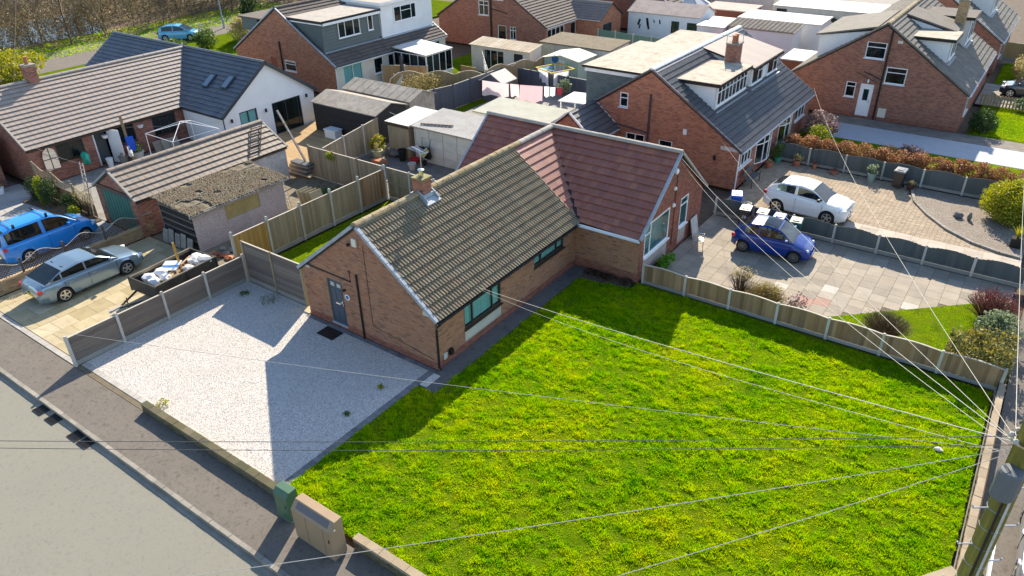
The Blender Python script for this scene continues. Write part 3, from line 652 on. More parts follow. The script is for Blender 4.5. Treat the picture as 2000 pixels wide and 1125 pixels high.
fence('grey painted fence with curved tops below the copper hedge', (3.1, 27.6), (15.2, 27.55), 6, .98, m_wood_slate, 'vertical', gb=.16, post_h=1.0, arch=.12, cap=False, bw=.16)
# copper gate post and paving slabs by the tall fence
t = thing('side_gate_step', 'worn slab step at the narrow gap beside the bungalow wall', 'step', (-7.05, .2, 0)); MB().box(-7.3, -.05, 0, -6.86, .5, .05).build('slab', m_flag_yel, t)

# ------------------------------------------------------------------ the bungalow with the cross wing
T = 0.765; PIT = math.atan(T); CP, SP = math.cos(PIT), math.sin(PIT)
h0 = thing('bungalow', 'brick bungalow with mossy ribbed roof and red tiled cross wing beside the gravel drive', 'house')
EZ = 2.30
wall(h0, (-6.8, 0, 0), (1, 0, 0), [(0, 0), (6.8, 0), (6.8, EZ), (3.4, 4.86), (0, EZ)], [(1.35, 2.19, .16, 2.2)], m_brick, plinth=(.3, m_brick_red))
wall(h0, (0, 0, 0), (0, 1, 0), [(0, 0), (9.6, 0), (9.6, EZ), (0, EZ)], [(1.62, 3.94, .33, 2.2), (6.26, 8.58, 1.34, 2.2)], m_brick, plinth=(.3, m_brick_red))
wall(h0, (0, 9.6, 0), (1, 0, 0), [(0, 0), (3.1, 0), (3.1, EZ), (0, EZ)], [], m_brick, plinth=(.45, m_brick_red))
wall(h0, (3.1, 9.6, 0), (0, 1, 0), [(0, 0), (6.6, 0), (6.6, EZ), (3.3, 4.86), (0, EZ)], [(.46, 2.9, .12, 2.52), (4.05, 4.92, .12, 2.46)], m_brick_red)
plain_walls(h0, m_mortar, [[(-6.8, 9.6, 0), (-6.8, 0, 0), (-6.8, 0, EZ), (-6.8, 9.6, EZ)], [(3.1, 16.2, 0), (-7, 16.2, 0), (-7, 16.2, EZ), (3.1, 16.2, EZ)],
    [(-7, 16.2, 0), (-7, 9.6, 0), (-7, 9.6, EZ), (-7, 12.9, 4.86), (-7, 16.2, EZ)], [(-7, 9.6, 0), (-6.8, 9.6, 0), (-6.8, 9.6, EZ), (-7, 9.6, EZ)]])
MB().box(-.03, 1.63, .335, -.012, 3.93, .86).build('apron_panel', mat('render_panel', [(.55, .52, .45), (.48, .45, .38)], 'noise', 3, dirt=.3, rough=.9), h0)
MB().box(3.06, 10.07, .125, 3.085, 12.49, .98).build('apron_panel', mat('stone_panel', [(.46, .38, .33), (.40, .33, .29)], 'noise', 6, dirt=.3, rough=.9, bump=.3), h0)
MB().box(3.06, 13.66, .125, 3.085, 14.51, .98).build('apron_panel', MAT['stone_panel'], h0)
window(h0, (0, 0, 0), (0, 1, 0), (1.63, 3.93, .87, 2.19), (1, 2.3, 1), None, m_brownframe, blind='vertical', label='wide brown framed window with vertical blinds')
window(h0, (0, 0, 0), (0, 1, 0), (6.27, 8.57, 1.35, 2.19), (1, 2.3, 1), None, m_brownframe, blind='vertical', label='shallow brown framed window with vertical blinds')
window(h0, (3.1, 9.6, 0), (0, 1, 0), (.47, 2.89, 1.0, 2.51), (1, 3.4), (.3, 0), m_white, depth=.03, gm=m_glass_c, roomm=m_room_lit, back=.3)
window(h0, (3.1, 9.6, 0), (0, 1, 0), (4.06, 4.91, 1.0, 2.45), (1,), (.25,), m_white, depth=.03, gm=m_glass_c, roomm=m_room_lit, back=.3)
# front door in the gable
d = MB(); dx0, dx1 = -5.45, -4.61
d.box(dx0, .035, .16, dx0+.06, .105, 2.2).box(dx1-.06, .035, .16, dx1, .105, 2.2).box(dx0+.06, .035, 2.13, dx1-.06, .105, 2.2)
m_door = mat('door_slate', [(.055, .075, .10)], dirt=.05, rough=.45, spec=.4)
dr = d.build('door', m_door, h0, label='slate grey panelled front door')
lf = MB().box(dx0+.06, .05, .22, dx1-.06, .09, 2.13)
for (a, b, c, e) in ((.12, .36, .3, 1.0), (.46, .70, .3, 1.0), (.12, .36, 1.2, 1.75), (.46, .70, 1.2, 1.75)): lf.box(dx0+a, .042, c, dx0+b, .051, e)
lf.build('leaf', m_door, dr)
MB().box(dx0+.14, .04, 1.86, dx0+.34, .052, 2.02).box(dx0+.48, .04, 1.86, dx0+.68, .052, 2.02).build('pane', m_conc, dr)
m_chrome = mat('chrome', [(.75, .75, .74)], dirt=0, rough=.2, metal=1)
MB().box(dx0+.3, .03, 1.08, dx0+.56, .045, 1.14).build('letterbox', m_chrome, dr)
MB().box(dx1-.15, .025, 1.05, dx1-.12, .05, 1.32).box(dx1-.24, .01, 1.2, dx1-.12, .03, 1.23).build('handle', m_chrome, dr)
MB().box(dx0-.02, -.03, .12, dx1+.02, .05, .18).build('threshold', m_lead, dr)
# roof
VX = Vector((-CP, 0, SP)); ze = EZ-.2*T; SL = 3.6/CP
rf = MB().box(-3.45, .1, 4.6, -3.35, 9.6, 4.7).build('roof', m_black, h0, label='mossy ribbed tile roof')
slope(rf, (.2, -.05, ze), (0, 1, 0), VX, [(0, 0), (9.62, 0), (9.62, SL), (0, SL)], 'roman', m_tile_old, .301, .335, nind=170, th=.078)
slope(rf, (-7.0, 9.6, ze), (0, -1, 0), (CP, 0, SP), [(0, 0), (9.65, 0), (9.65, SL), (0, SL)], 'roman', m_tile_old, .301, .335, th=.045)
wr = MB().box(-6.9, 12.85, 4.6, 3.0, 12.95, 4.7).build('roof', m_black, h0, label='red brown tiled roof of the cross wing')
slope(wr, (.2, 9.57, ze), (0, 1, 0), VX, [(0, 0.05), (0, SL), (3.36, SL), (.08, 0.05)], 'low', m_tile_red, .3, .37, nind=20, th=.065)
slope(wr, (-7.0, 12.9, ze), (0, -1, 0), (CP, 0, SP), [(0, SL), (3.3, SL), (3.3, 0)], 'low', m_tile_red, .3, .335)
TW = (4.9-EZ)/3.3; pw = math.atan(TW); cw, sw = math.cos(pw), math.sin(pw); SW = 3.5/cw; zw = EZ-.2*TW
ox = -7.15
slope(wr, (ox, 9.4, zw), (1, 0, 0), (0, cw, sw), [(.0-ox+.05, .12), (3.2-ox, .0), (3.2-ox, SW), (-3.42-ox, SW)], 'low', m_tile_red, .301, .37, nind=110, th=.065)
slope(wr, (ox, 9.4, zw), (1, 0, 0), (0, cw, sw), [(0, 0), (.25, 0), (-3.4-ox, SW), (0, SW)], 'low', m_tile_red, .301, .37, th=.055)
slope(wr, (3.2, 16.4, zw), (-1, 0, 0), (0, -cw, sw), [(0, 0), (10.35, 0), (10.35, SW), (0, SW)], 'low', m_tile_red, .301, .335)
ridge(rf, (-3.4, -.06, 4.95), (-3.4, 10.1, 4.95), m_ridge_old, .15)
ridge(wr, (-3.4, 10.1, 4.95), (-3.4, 12.8, 4.95), m_ridge, .15)
ridge(wr, (ox-.05, 12.9, 4.97), (3.25, 12.9, 4.97), m_ridge, .14)
MB().bar((.12, 9.52, zw+.17), (-3.4, 12.88, 4.88), .16, .03).build('valley', m_black, wr)
m_verge = mat('verge_grey', [(.33, .37, .42), (.38, .41, .45), (.29, .33, .38)], dirt=.15, rough=.7)
def verge(roof, a, b, n, m, w=.13, h=.12, step=.012):
    a = Vector(a); b = Vector(b)
    for i in range(n):
        p = a+(b-a)*(i/n); q = a+(b-a)*((i+1.04)/n)
        MB().bar(p+Z*step, q, w, h).build('verge_cap', m, roof)
verge(rf, (.2, -.07, ze+.02), (-3.3, -.07, 4.88), 13, m_verge); verge(rf, (-7.0, -.07, ze+.02), (-3.5, -.07, 4.88), 13, m_verge)
verge(wr, (3.22, 9.4, zw+.02), (3.22, 12.85, 4.9), 11, m_lead, .12, .1, .006); verge(wr, (3.22, 16.4, zw+.02), (3.22, 12.95, 4.9), 12, m_ridge, .14, .1)
verge(wr, (ox-.02, 9.4, zw+.02), (ox-.02, 12.85, 4.9), 11, m_lead, .1, .1, .006)
gutter(h0, (.26, -.05, ze-.03), (.26, 9.5, ze-.03), m_black); gutter(h0, (.2, 9.34, zw-.03), (3.2, 9.34, zw-.03), m_white)
MB().box(.02, 0, ze-.1, .19, 9.4, ze-.08).build('soffit', m_brownframe, h0); MB().box(.2, 9.4, zw-.12, 3.15, 9.42, zw+.03).build('fascia', m_white, h0)
pipe(h0, [(.26, .04, ze-.08), (.1, .02, ze-.25), (.06, .02, ze-.4), (.06, .02, .12), (.16, .02, .05)], m_black, .04)
pipe(h0, [(-3.69, -.05, 2.85), (-3.69, -.05, .0)], m_black, .036); pipe(h0, [(-4.05, -.04, 2.9), (-4.05, -.04, 2.42), (-6.75, -.04, 2.47)], m_black, .022, 'waste_pipe')
pipe(h0, [(-3.15, -.015, 4.2), (-3.15, -.015, .9), (-3.0, -.015, .75), (-.15, -.015, .42)], m_black, .008, 'wall_cable')
pipe(h0, [(3.14, 12.9, 4.2), (3.14, 12.88, .5)], m_brownframe, .018, 'wall_cable')
MB().box(-6.82, -.02, 2.3, -6.35, .0, 2.46).build('kneeler', m_conc, h0); MB().box(-.5, -.02, 2.22, .0, .0, 2.38).build('kneeler', m_conc, h0)
bevel(MB().box(-3.65, -.09, 4.06, -3.42, -.005, 4.38).build('alarm_box', m_cream, h0)); MB().lathe([(.05, 0), (.07, -.08), (.04, -.12)], (-3.86, -.01, 4.05), 10, 'y').build('floodlight', m_black, h0)
MB().lathe([(.13, 0), (.13, -.015), (.0, -.016)], (-4.39, -.004, 1.62), 16, 'y').build('number_plate', m_white, h0)
MB().lathe([(.085, -.017), (.085, -.02), (.0, -.021)], (-4.39, -.004, 1.62), 16, 'y').build('number_plate_centre', mat('plaque_blue', [(.08, .13, .3)], dirt=0), h0)
MB().lathe([(.05, -.005), (.06, -.08), (.03, -.14)], (-4.46, 0, 1.93), 10, 'y').build('wall_lamp', m_black, h0)
for (z, r_) in ((4.1, .14), (3.3, .09), (2.5, .1)):
    MB().lathe([(r_, .0), (r_*.95, .06), (r_*.5, .1)], (3.11, 12.55+(.2 if z < 4 else .2), z), 12, 'x').build('wall_lamp', m_white, h0)
MB().box(.005, .32, .28, .05, .52, .52).build('meter_box', m_conc, h0); MB().box(.01, .62, .34, .14, .78, .58).build('hose_box', m_black, h0)
# chimney on the ridge
ch = MB().box(-3.63, 3.37, 4.5, -3.17, 3.83, 5.47).build('chimney', m_mortar, h0, label='short mossy brick chimney with lead flashing')
del_ = []
for (P, U, L) in (((-3.65, 3.35, 4.5), (1, 0, 0), .5), ((-3.15, 3.35, 4.5), (0, 1, 0), .5), ((-3.15, 3.85, 4.5), (-1, 0, 0), .5), ((-3.65, 3.85, 4.5), (0, -1, 0), .5)):
    wall(ch, P, U, [(0, 0), (L, 0), (L, .98), (0, .98)], bricks=m_brick_pl, name='stack_face', brick_parent=ch)
MB().box(-3.69, 3.31, 5.48, -3.11, 3.89, 5.55).build('crown', mat('mossy_crown', [(.28, .23, .12), (.18, .17, .06)], 'noise', 8, dirt=.4, moss=(.24, .20, .06), mscale=6, mlo=.5, mhi=.65), ch)
MB().lathe([(.1, 5.5), (.1, 5.78), (.13, 5.8), (.13, 5.83), (.02, 5.85)], (-3.4, 3.6, 0), 12).build('cowl', m_chrome, ch)
for (P, Q) in (((-3.1, 3.25, 4.78), (-3.1, 3.95, 4.78)), ((-3.7, 3.25, 4.78), (-3.7, 3.95, 4.78))): MB().bar(P, Q, .05, .3).build('flashing', m_lead, ch)
MB().prism([(-3.09, 3.2, 4.68), (-3.09, 4.0, 4.68), (-2.85, 4.0, 4.54), (-2.85, 3.2, 4.54)], (.05, 0, .08)).build('flashing', m_lead, ch)
for y in (3.27, 3.93): MB().bar((-3.1, y, 4.8), (-2.9, y, 4.66), .05, .22).bar((-3.4, y, 4.98), (-3.1, y, 4.8), .05, .26).build('flashing', m_lead, ch)
ae = thing('tv_aerial', 'silver yagi television aerial on a short mast at the brick chimney', 'aerial', (-3.72, 3.95, 5.3))
MB().tube([(-3.72, 3.98, 4.9), (-3.72, 3.98, 6.45)], .018, 6).build('mast', m_chrome, ae)
MB().tube([(-4.3, 4.15, 6.4), (-3.3, 3.85, 6.4)], .012, 5).build('boom', m_chrome, ae)
for i in range(9):
    c = Vector((-4.25+i*.11, 4.13-i*.033, 6.4)); e = Vector((.06, .2, 0))*(1.1-.04*i)
    MB().tube([c-e, c+e], .007, 4).build('element', m_chrome, ae)
MB().bar((-3.42, 3.75, 6.3), (-3.36, 4.03, 6.5), .03, .2).build('reflector', m_chrome, ae)
# door mat, chair by the wing
t = thing('door_mat', 'dark rubber door mat lying on the gravel at the front door', 'mat', (-5.1, -.55, .015)); MB().box(-5.55, -.85, .005, -4.65, -.25, .022).build('mat', m_black, t)
def chair(label, loc, rz):
    t = thing('metal_chair', label, 'chair', loc, rz)
    m = mat('alu_tube', [(.62, .62, .6)], dirt=.1, rough=.3, metal=.9)
    MB().cbox((0, 0, .44), (.22, .21, .012)).build('seat', m, t, local=True)
    for s in (-1, 1):
        MB().tube([(.23*s, -.22, 0), (.23*s, -.2, .62), (.23*s, .0, .66), (.23*s, .2, .64)], .014, 6).build('arm', m, t, local=True)
        MB().tube([(.21*s, .24, 0), (.21*s, .2, .44), (.2*s, .28, .85)], .014, 6).build('leg', m, t, local=True)
    MB().tube([(-.2, .28, .85), (0, .3, .88), (.2, .28, .85)], .014, 6).build('back_rail', m, t, local=True)
    for k in range(4): MB().bar((-.19, .215+.02*k, .5+.09*k), (.19, .215+.02*k, .5+.09*k), .008, .05).build('slat', m, t, local=True)
chair('silver tubular garden chair on the flags beside the wing wall', (3.95, 14.2, .0), R(205))
t = thing('leaning_slab', 'grey sheet leaning against the red brick corner of the wing', 'slab', (3.3, 15.2, 0)); MB().cbox((3.3, 15.2, .5), (.02, .35, .5), Matrix.Rotation(R(-12), 3, 'Y')).build('sheet', m_conc, t)

# ------------------------------------------------------------------ neighbouring houses (ridges run along Y)
def roof_y(h, x0, x1, y0, y1, ez, rz, kind, m, w=.3, g=.34, nind=0, over=.2, verge_m=None, ridge_m=None, ov_y=.06, name='roof', label=None, east=True, west=True, gm=None, th=.08, hipcut=None):
    xr = (x0+x1)/2; T_ = (rz-ez)/(x1-xr); p_ = math.atan(T_); c, s = math.cos(p_), math.sin(p_); z0 = ez-over*T_; S = (x1+over-xr)/c; L = y1-y0+2*ov_y
    r = MB().box(xr-.05, y0+.1, rz-.3, xr+.05, y1-.1, rz-.2).build(name, m_black, h, label=label)
    if east: slope(r, (x1+over, y0-ov_y, z0), (0, 1, 0), (-c, 0, s), hipcut or [(0, 0), (L, 0), (L, S), (0, S)], kind, m, w, g, nind, th)
    if west: slope(r, (x0-over, y1+ov_y, z0), (0, -1, 0), (c, 0, s), [(0, 0), (L, 0), (L, S), (0, S)], kind, m, w, g, 0, th)
    if ridge_m: ridge(r, (xr, y0-ov_y, rz+.05), (xr, y1+ov_y, rz+.05), ridge_m, .14)
    vm = verge_m or m_lead
    for (xa, sg) in ((x1+over, 1), (x0-over, -1)):
        verge(r, (xa, y0-ov_y, z0+.03), (xr+.1*sg, y0-ov_y, rz+.01), 10, vm, .1, .1, .004)
        MB().bar((xa, y1+ov_y, z0+.03), (xr, y1+ov_y, rz+.02), .1, .1).build('verge_cap', vm, r)
    gutter(h, (x1+over+.05, y0, z0-.02), (x1+over+.05, y1, z0-.02), gm or m_white)
    MB().box(x1+.01, y0, z0-.12, x1+over-.01, y1, z0-.09).build('soffit', gm or m_white, h)
    return r
def house_walls(h, x0, x1, y0, y1, ez, rz, op_s=(), op_e=(), bs=None, be=None, ms=None, me=None, west=True, north=True, plinth=None):
    xm = (x0+x1)/2-x0; X = x1-x0; Y = y1-y0
    wall(h, (x0, y0, 0), (1, 0, 0), [(0, 0), (X, 0), (X, ez), (xm, rz-.05), (0, ez)], op_s, bs, ms, plinth=plinth)
    wall(h, (x1, y0, 0), (0, 1, 0), [(0, 0), (Y, 0), (Y, ez), (0, ez)], op_e, be, me, plinth=plinth)
    plain_walls(h, m_mortar, [[(x0, y1, 0), (x0, y0, 0), (x0, y0, ez), (x0, y1, ez)], [(x1, y1, 0), (x0, y1, 0), (x0, y1, ez), ((x0+x1)/2, y1, rz-.05), (x1, y1, ez)]])
def chimney(h, label, x, y, z0, z1, w=.6, d=.9, m=None, pots=2):
    c = MB().box(x-w/2+.02, y-d/2+.02, z0, x+w/2-.02, y+d/2-.02, z1-.01).build('chimney', m_mortar, h, label=label)
    for (P, U, L) in (((x-w/2, y-d/2, z0), (1, 0, 0), w), ((x+w/2, y-d/2, z0), (0, 1, 0), d), ((x+w/2, y+d/2, z0), (-1, 0, 0), w), ((x-w/2, y+d/2, z0), (0, -1, 0), d)):
        wall(c, P, U, [(0, 0), (L, 0), (L, z1-z0), (0, z1-z0)], bricks=m or m_brick_pl, name='stack_face', brick_parent=c)
    MB().box(x-w/2-.05, y-d/2-.05, z1, x+w/2+.05, y+d/2+.05, z1+.08).build('crown', m_conc_dk, c)
    for k in range(pots):
        yy = y+(k-(pots-1)/2)*d*.5
        MB().lathe([(.13, 0), (.11, .05), (.1, .38), (.13, .4), (.13, .45), (.08, .45)], (x, yy, z1+.07), 12).build('pot', mat('terracotta', [(.42, .16, .09)], dirt=.2), c)
    MB().box(x-w/2-.04, y-d/2-.04, z0, x+w/2+.04, y+d/2+.04, z0+(z1-z0)*.22).build('flashing', m_lead, c)
    return c
def dormer_flat(h, x_in, x_out, y0, y1, z0, zt, cheek, front, roofm, fascia, wins, zin=None, fm=None, drop=.12):
    """flat roofed dormer looking +X: from x_in on the slope to its face at x_out"""
    s = thing_part = MB()
    s.add([(x_out, y0, z0), (x_out, y1, z0), (x_out, y1, zt), (x_out, y0, zt)], [(0, 1, 2, 3)])
    d = s.build('dormer', front, h)
    for yy in (y0, y1-.03): MB().prism([(x_in, yy, zt), (x_out-.02, yy, zt), (x_out-.02, yy, z0)], (0, .03, 0)).build('cheek', cheek, d)
    MB().box(x_in-.3, y0-.18, zt+.001, x_out+.22, y1+.12, zt+.10).build('roof', roofm, d)
    f = MB().box(x_out+.221, y0-.2, zt-.10, x_out+.245, y1+.14, zt+.085).box(x_in-.2, y0-.205, zt-.10, x_out+.22, y0-.181, zt+.085)
    f.build('fascia', fascia, d)
    MB().box(x_out+.02, y0-.05, z0-.02, x_out+.2, y1+.05, z0+.03).build('flashing', m_lead, d)
    for wd in wins: window(h, (x_out+.02, y0, 0), (0, 1, 0), wd[0], wd[1], wd[2] if len(wd) > 2 else None, fm or m_white, depth=-.02, back=-.0, blind=wd[3] if len(wd) > 3 else None)
    return d
m_felt = mat('roof_felt', [(.34, .31, .27), (.40, .36, .315), (.29, .265, .23)], 'noise', 1.5, dirt=.2, rough=.9, bump=.3)
m_felt_l = mat('roof_felt_lichen', [(.38, .31, .22), (.46, .41, .33), (.31, .25, .175)], 'noise', 1.8, dirt=.35, rough=.9, bump=.4, moss=(.50, .46, .39), mscale=1.7, mlo=.5, mhi=.65)
m_felt_w = mat('white_sheet', [(.58, .57, .55), (.50, .49, .47)], 'noise', 1.2, dirt=.08, rough=.7)
m_asb = mat('cement_sheet', [(.33, .29, .25), (.40, .36, .31), (.27, .235, .205)], 'noise', 2.2, dirt=.4, rough=.95, bump=.5, moss=(.24, .20, .11), mscale=4, mlo=.5, mhi=.66)
m_mosssheet = mat('mossy_sheet', [(.22, .175, .125), (.16, .125, .085), (.30, .25, .20)], 'noise', 7, dirt=.5, rough=.95, bump=1.0, bscale=30, moss=(.20, .19, .08), mscale=9, mlo=.52, mhi=.62)
m_shingle = mat('grey_shingle', [(.12, .145, .14), (.145, .17, .165), (.10, .125, .12)], dirt=.1, rough=.8)
m_peb = mat('pebbledash', [(.40, .33, .30), (.55, .48, .45), (.30, .24, .22), (.62, .57, .54)], 'voronoi', 42, dirt=.2, rough=.95, bump=.6, vor=42)

# left bungalow with the rear extension
h1 = thing('bungalow', 'long brick bungalow with beige brown tiles and slate grey rear extension', 'house', (-34.6, 5, 0))
house_walls(h1, -38.7, -30.5, .5, 14, 2.3, 4.8, (), [(1.55, 3.15, 1.0, 2.15), (3.75, 4.75, .05, 2.15), (5.15, 6.4, .95, 2.18), (7.6, 9.25, .78, 2.18)], m_brick_pl, m_brick_pl)
for (a, b, tr) in (((1.56, 3.14, 1.01, 2.14), (1, 1), (0, .3)), ((5.16, 6.39, .96, 2.17), (1, 1), (0, .3)), ((7.61, 9.24, .79, 2.17), (1, 1, 1), (0, .3, 0))):
    window(h1, (-30.5, .5, 0), (0, 1, 0), a, b, tr, m_brownframe)
dd = MB().box(-30.58, 4.27, .05, -30.52, 4.35, 2.14).box(-30.58, 5.15, .05, -30.52, 5.23, 2.14).build('door', m_white, h1); MB().box(-30.9, 4.35, .05, -30.85, 5.15, 2.14).build('leaf', m_room, dd)  # inner panel is no leaf: dark of the room painted behind the doorway
MB().bar((-30.5, 5.16, .1), (-29.75, 5.45, .1), .05, .1).prism([(-30.5, 5.16, .05), (-29.75, 5.45, .05), (-29.75, 5.45, 2.1), (-30.5, 5.16, 2.1)], (.0, .05, 0)).build('leaf', m_white, dd)
# main roof: the east slope stops at the valley of the extension
T1 = (4.8-2.3)/4.1; c1 = math.cos(math.atan(T1)); S1 = 4.3/c1
r1 = roof_y(h1, -38.7, -30.5, .5, 14, 2.3, 4.8, 'flat', m_tile_brown, .33, .335, nind=220, verge_m=m_ridge, ridge_m=m_tile_brown, gm=m_brownframe, hipcut=[(0, 0), (10.0, 0), (13.55, S1), (0, S1)], label='beige brown tiled roof')
wall(h1, (-26.0, 10.3, 0), (0, 1, 0), [(0, 0), (7.3, 0), (7.3, 2.35), (3.65, 4.85), (0, 2.35)], [(1.15, 2.5, 1.0, 2.2), (3.7, 6.1, .03, 2.16)], None, m_render)
wall(h1, (-30.4, 10.3, 0), (1, 0, 0), [(0, 0), (4.4, 0), (4.4, 2.35), (0, 2.35)], [], None, m_render)
plain_walls(h1, m_render, [[(-26, 17.6, 0), (-43.5, 17.6, 0), (-43.5, 17.6, 2.35), (-26, 17.6, 2.35)], [(-43.5, 17.6, 0), (-43.5, 10.3, 0), (-43.5, 10.3, 2.35), (-43.5, 13.95, 4.85), (-43.5, 17.6, 2.35)], [(-43.5, 10.3, 0), (-38.7, 10.3, 0), (-38.7, 10.3, 2.35), (-43.5, 10.3, 2.35)]])
window(h1, (-26, 10.3, 0), (0, 1, 0), (1.16, 2.49, 1.01, 2.19), (1, 1), None, m_greyframe, blind='vertical')
window(h1, (-26, 10.3, 0), (0, 1, 0), (3.71, 6.09, .04, 2.15), (1.1, 1, .25), None, m_greyframe, sill=False, blind='curtain', back=1.2, label='sliding patio doors')
Te = (4.85-2.35)/3.65; pe = math.atan(Te); ce, se = math.cos(pe), math.sin(pe); Se = 3.85/ce
r2 = MB().box(-43, 13.9, 4.5, -26.5, 14.0, 4.6).build('roof', m_black, h1, label='slate grey roof of the extension')
slope(r2, (-43.6, 10.1, 2.35-.2*Te), (1, 0, 0), (0, ce, se), [(13.2, .05), (17.75, 0), (17.75, Se), (9.0, Se)], 'flat', m_tile_grey, .33, .335, nind=70, th=.06)
slope(r2, (-43.6, 10.1, 2.35-.2*Te), (1, 0, 0), (0, ce, se), [(0, 0), (5.0, 0), (9.1, Se), (0, Se)], 'flat', m_tile_grey, .33, .335, th=.06)
slope(r2, (-25.85, 17.8, 2.35-.2*Te), (-1, 0, 0), (0, -ce, se), [(0, 0), (17.75, 0), (17.75, Se), (0, Se)], 'flat', m_tile_grey, .33, .335)
ridge(r2, (-43.6, 13.95, 4.9), (-25.85, 13.95, 4.9), m_tile_grey, .12)
for y, e in ((10.1, 1), (17.8, -1)): MB().bar((-25.83, y, 2.35-.2*Te+.0), (-25.83, 13.95, 4.87), .09, .18).build('verge_cap', m_greyframe, r2)
gutter(h1, (-30.2, 10.05, 2.2), (-25.8, 10.05, 2.2), m_greyframe); gutter(h1, (-26, 17.85, 2.2), (-43, 17.85, 2.2), m_greyframe)
pipe(h1, [(-25.95, 10.2, 2.15), (-25.95, 10.22, .05)], m_greyframe, .035)
for (x, s) in ((-29.4, 1.5), (-27.6, 1.7)):        # rooflights
    V_ = Vector((0, ce, se)); N_r = Vector((0, -se, ce)); A_ = Vector((x, 10.1, 2.35-.2*Te))
    fr = MB().cbox(A_+V_*(s+.9)+N_r*.09, (.3, .55, .05), Matrix((Vector((1, 0, 0)), V_, N_r)).transposed()).build('rooflight', m_greyframe, h1)
    MB().cbox(A_+V_*(s+.9)+N_r*.146, (.23, .46, .004), Matrix((Vector((1, 0, 0)), V_, N_r)).transposed()).build('pane', mat('rooflight_glass', [(.12, .17, .22)], dirt=0, rough=.05, spec=1.0), fr)
for (y, z) in ((10.8, 1.75), (13.45, 1.75), (16.9, 1.9)): MB().box(-25.98, y-.05, z, -25.88, y+.05, z+.22).build('wall_lamp', m_black, h1)
chimney(h1, 'square brick chimney on the beige brown bungalow roof', -34.6, 3.7, 4.3, 5.7, .55, .6, m_brick_pl, 1)
for (y, z) in ((4.95, 1.75), (7.25, 1.75)):
    b = thing('wall_planter', 'white half basket planter hung on the brick wall of the long bungalow', 'planter', (-30.42, y, z), 0, 'white wall planters')
    MB().lathe([(.02, -.16), (.14, -.1), (.2, .06), (.2, .08), (.15, .08)], (0, 0, 0), 12).build('basket', m_white, b, local=True)
# the next house beyond the drive: only a corner shows
h1b = thing('brick_house', 'brick house corner with dark tiled roof next to the long bungalow', 'house', (-36, -4, 0))
house_walls(h1b, -40, -32.4, -9, -.35, 2.3, 4.7, (), [(6.6, 7.7, .05, 2.1)], m_brick_pl, m_brick_pl)
roof_y(h1b, -40, -32.4, -9, -.35, 2.3, 4.7, 'flat', m_tile_dk, .33, .34, gm=m_lead)
MB().box(-32.48, -2.38, .05, -32.44, -1.32, 2.09).build('door', mat('door_green', [(.03, .09, .07)], dirt=.1), h1b)

# garage and rubble shed
hg = thing('garage', 'detached brick garage with beige brown tiles and green up-and-over door', 'garage', (-20.9, 4.7, 0))
house_walls(hg, -22.7, -19.1, .2, 9.3, 2.05, 3.1, [(.45, 3.1, .02, 1.95)], (), m_brick_pl, m_brick_pl)
roof_y(hg, -22.7, -19.1, .2, 9.3, 2.05, 3.1, 'flat', m_tile_garage, .33, .36, nind=120, over=.15, verge_m=m_ridge, ridge_m=m_tile_garage, gm=m_brownframe)
m_gdoor = mat('garage_door_green', [(.05, .16, .12), (.06, .19, .14)], 'noise', 2, dirt=.25, rough=.6)
gdo = MB().box(-22.25, .26, .02, -19.6, .3, 1.95).build('garage_door', m_gdoor, hg)
for k in range(9): MB().box(-22.2+k*.29, .24, .06, -22.2+k*.29+.24, .262, 1.9).build('door_rib', m_gdoor, gdo)
MB().box(-22.7, .12, 2.0, -19.1, .18, 2.2).build('barge_board', m_brownframe, hg)
MB().poly([(-19.085, 7.0, 0), (-19.085, 9.3, 0), (-19.085, 9.3, 2.02), (-19.085, 7.0, 2.02)]).build('render_patch', mat('patchy_block', [(.62, .60, .56), (.50, .48, .45), (.70, .68, .64)], 'noise', 5, dirt=.4, rough=.95, bump=.5), hg)
hs_ = thing('pebbledash_shed', 'old pebbledash shed with mossy sheet roof and slatted broken front', 'shed', (-16.8, 3.3, 0))
for (P, U, L, za, zb, op) in (((-15.4, .75, 0), (0, 1, 0), 5.3, 1.95, 1.95, [(1.75, 3.75, 1.0, 1.75)]), ((-18.1, 6.05, 0), (0, -1, 0), 5.3, 2.15, 2.15, [])):
    wall(hs_, P, U, [(0, 0), (L, 0), (L, za), (0, zb)], op, None, m_peb)
plain_walls(hs_, m_peb, [[(-15.4, 6.05, 0), (-18.1, 6.05, 0), (-18.1, 6.05, 2.15), (-15.4, 6.05, 1.95)]])
MB().box(-15.47, 2.5, 1.0, -15.44, 4.5, 1.75).build('boarded_window', mat('ply_board', [(.34, .27, .10), (.40, .32, .14)], 'noise', 2, dirt=.3), hs_)
for k in range(13):
    z = .55+k*.11; MB().cbox((-16.75, .78+rnd.uniform(-.02, .02), z), (1.33, .012, .042), Matrix.Rotation(R(rnd.uniform(-1.5, 1.5)), 3, 'Y')).build('slat', m_blacksh if k % 3 else m_wood_grey, hs_)
for k in range(5): MB().cbox((-17.9+k*.5, .6, .3+.1*(k % 2)), (.2, .02, .35), Matrix.Rotation(R(-14), 3, 'X')).build('leaning_sheet', m_asb, hs_)
wv = MB(); nx = 46
for i in range(nx):
    y0 = .55+i*(5.75/nx); y1 = y0+5.75/nx; za = .016*math.sin(i*1.6); zb = .016*math.sin((i+1)*1.6)
    wv.poly([(-15.2, y0, 1.97+za), (-15.2, y1, 1.97+zb), (-18.3, y1, 2.22+zb), (-18.3, y0, 2.22+za)])
wv.build('roof', m_mosssheet, hs_)
for k in range(4): MB().bar((-15.25-k*.8, .6, 2.02+k*.065), (-15.25-k*.8, 6.25, 2.02+k*.065), .035, .03).build('roof_batten', m_asb, hs_)
MB().box(-15.19, .5, 1.88, -15.15, 6.3, 1.99).build('fascia', m_conc_dk, hs_)

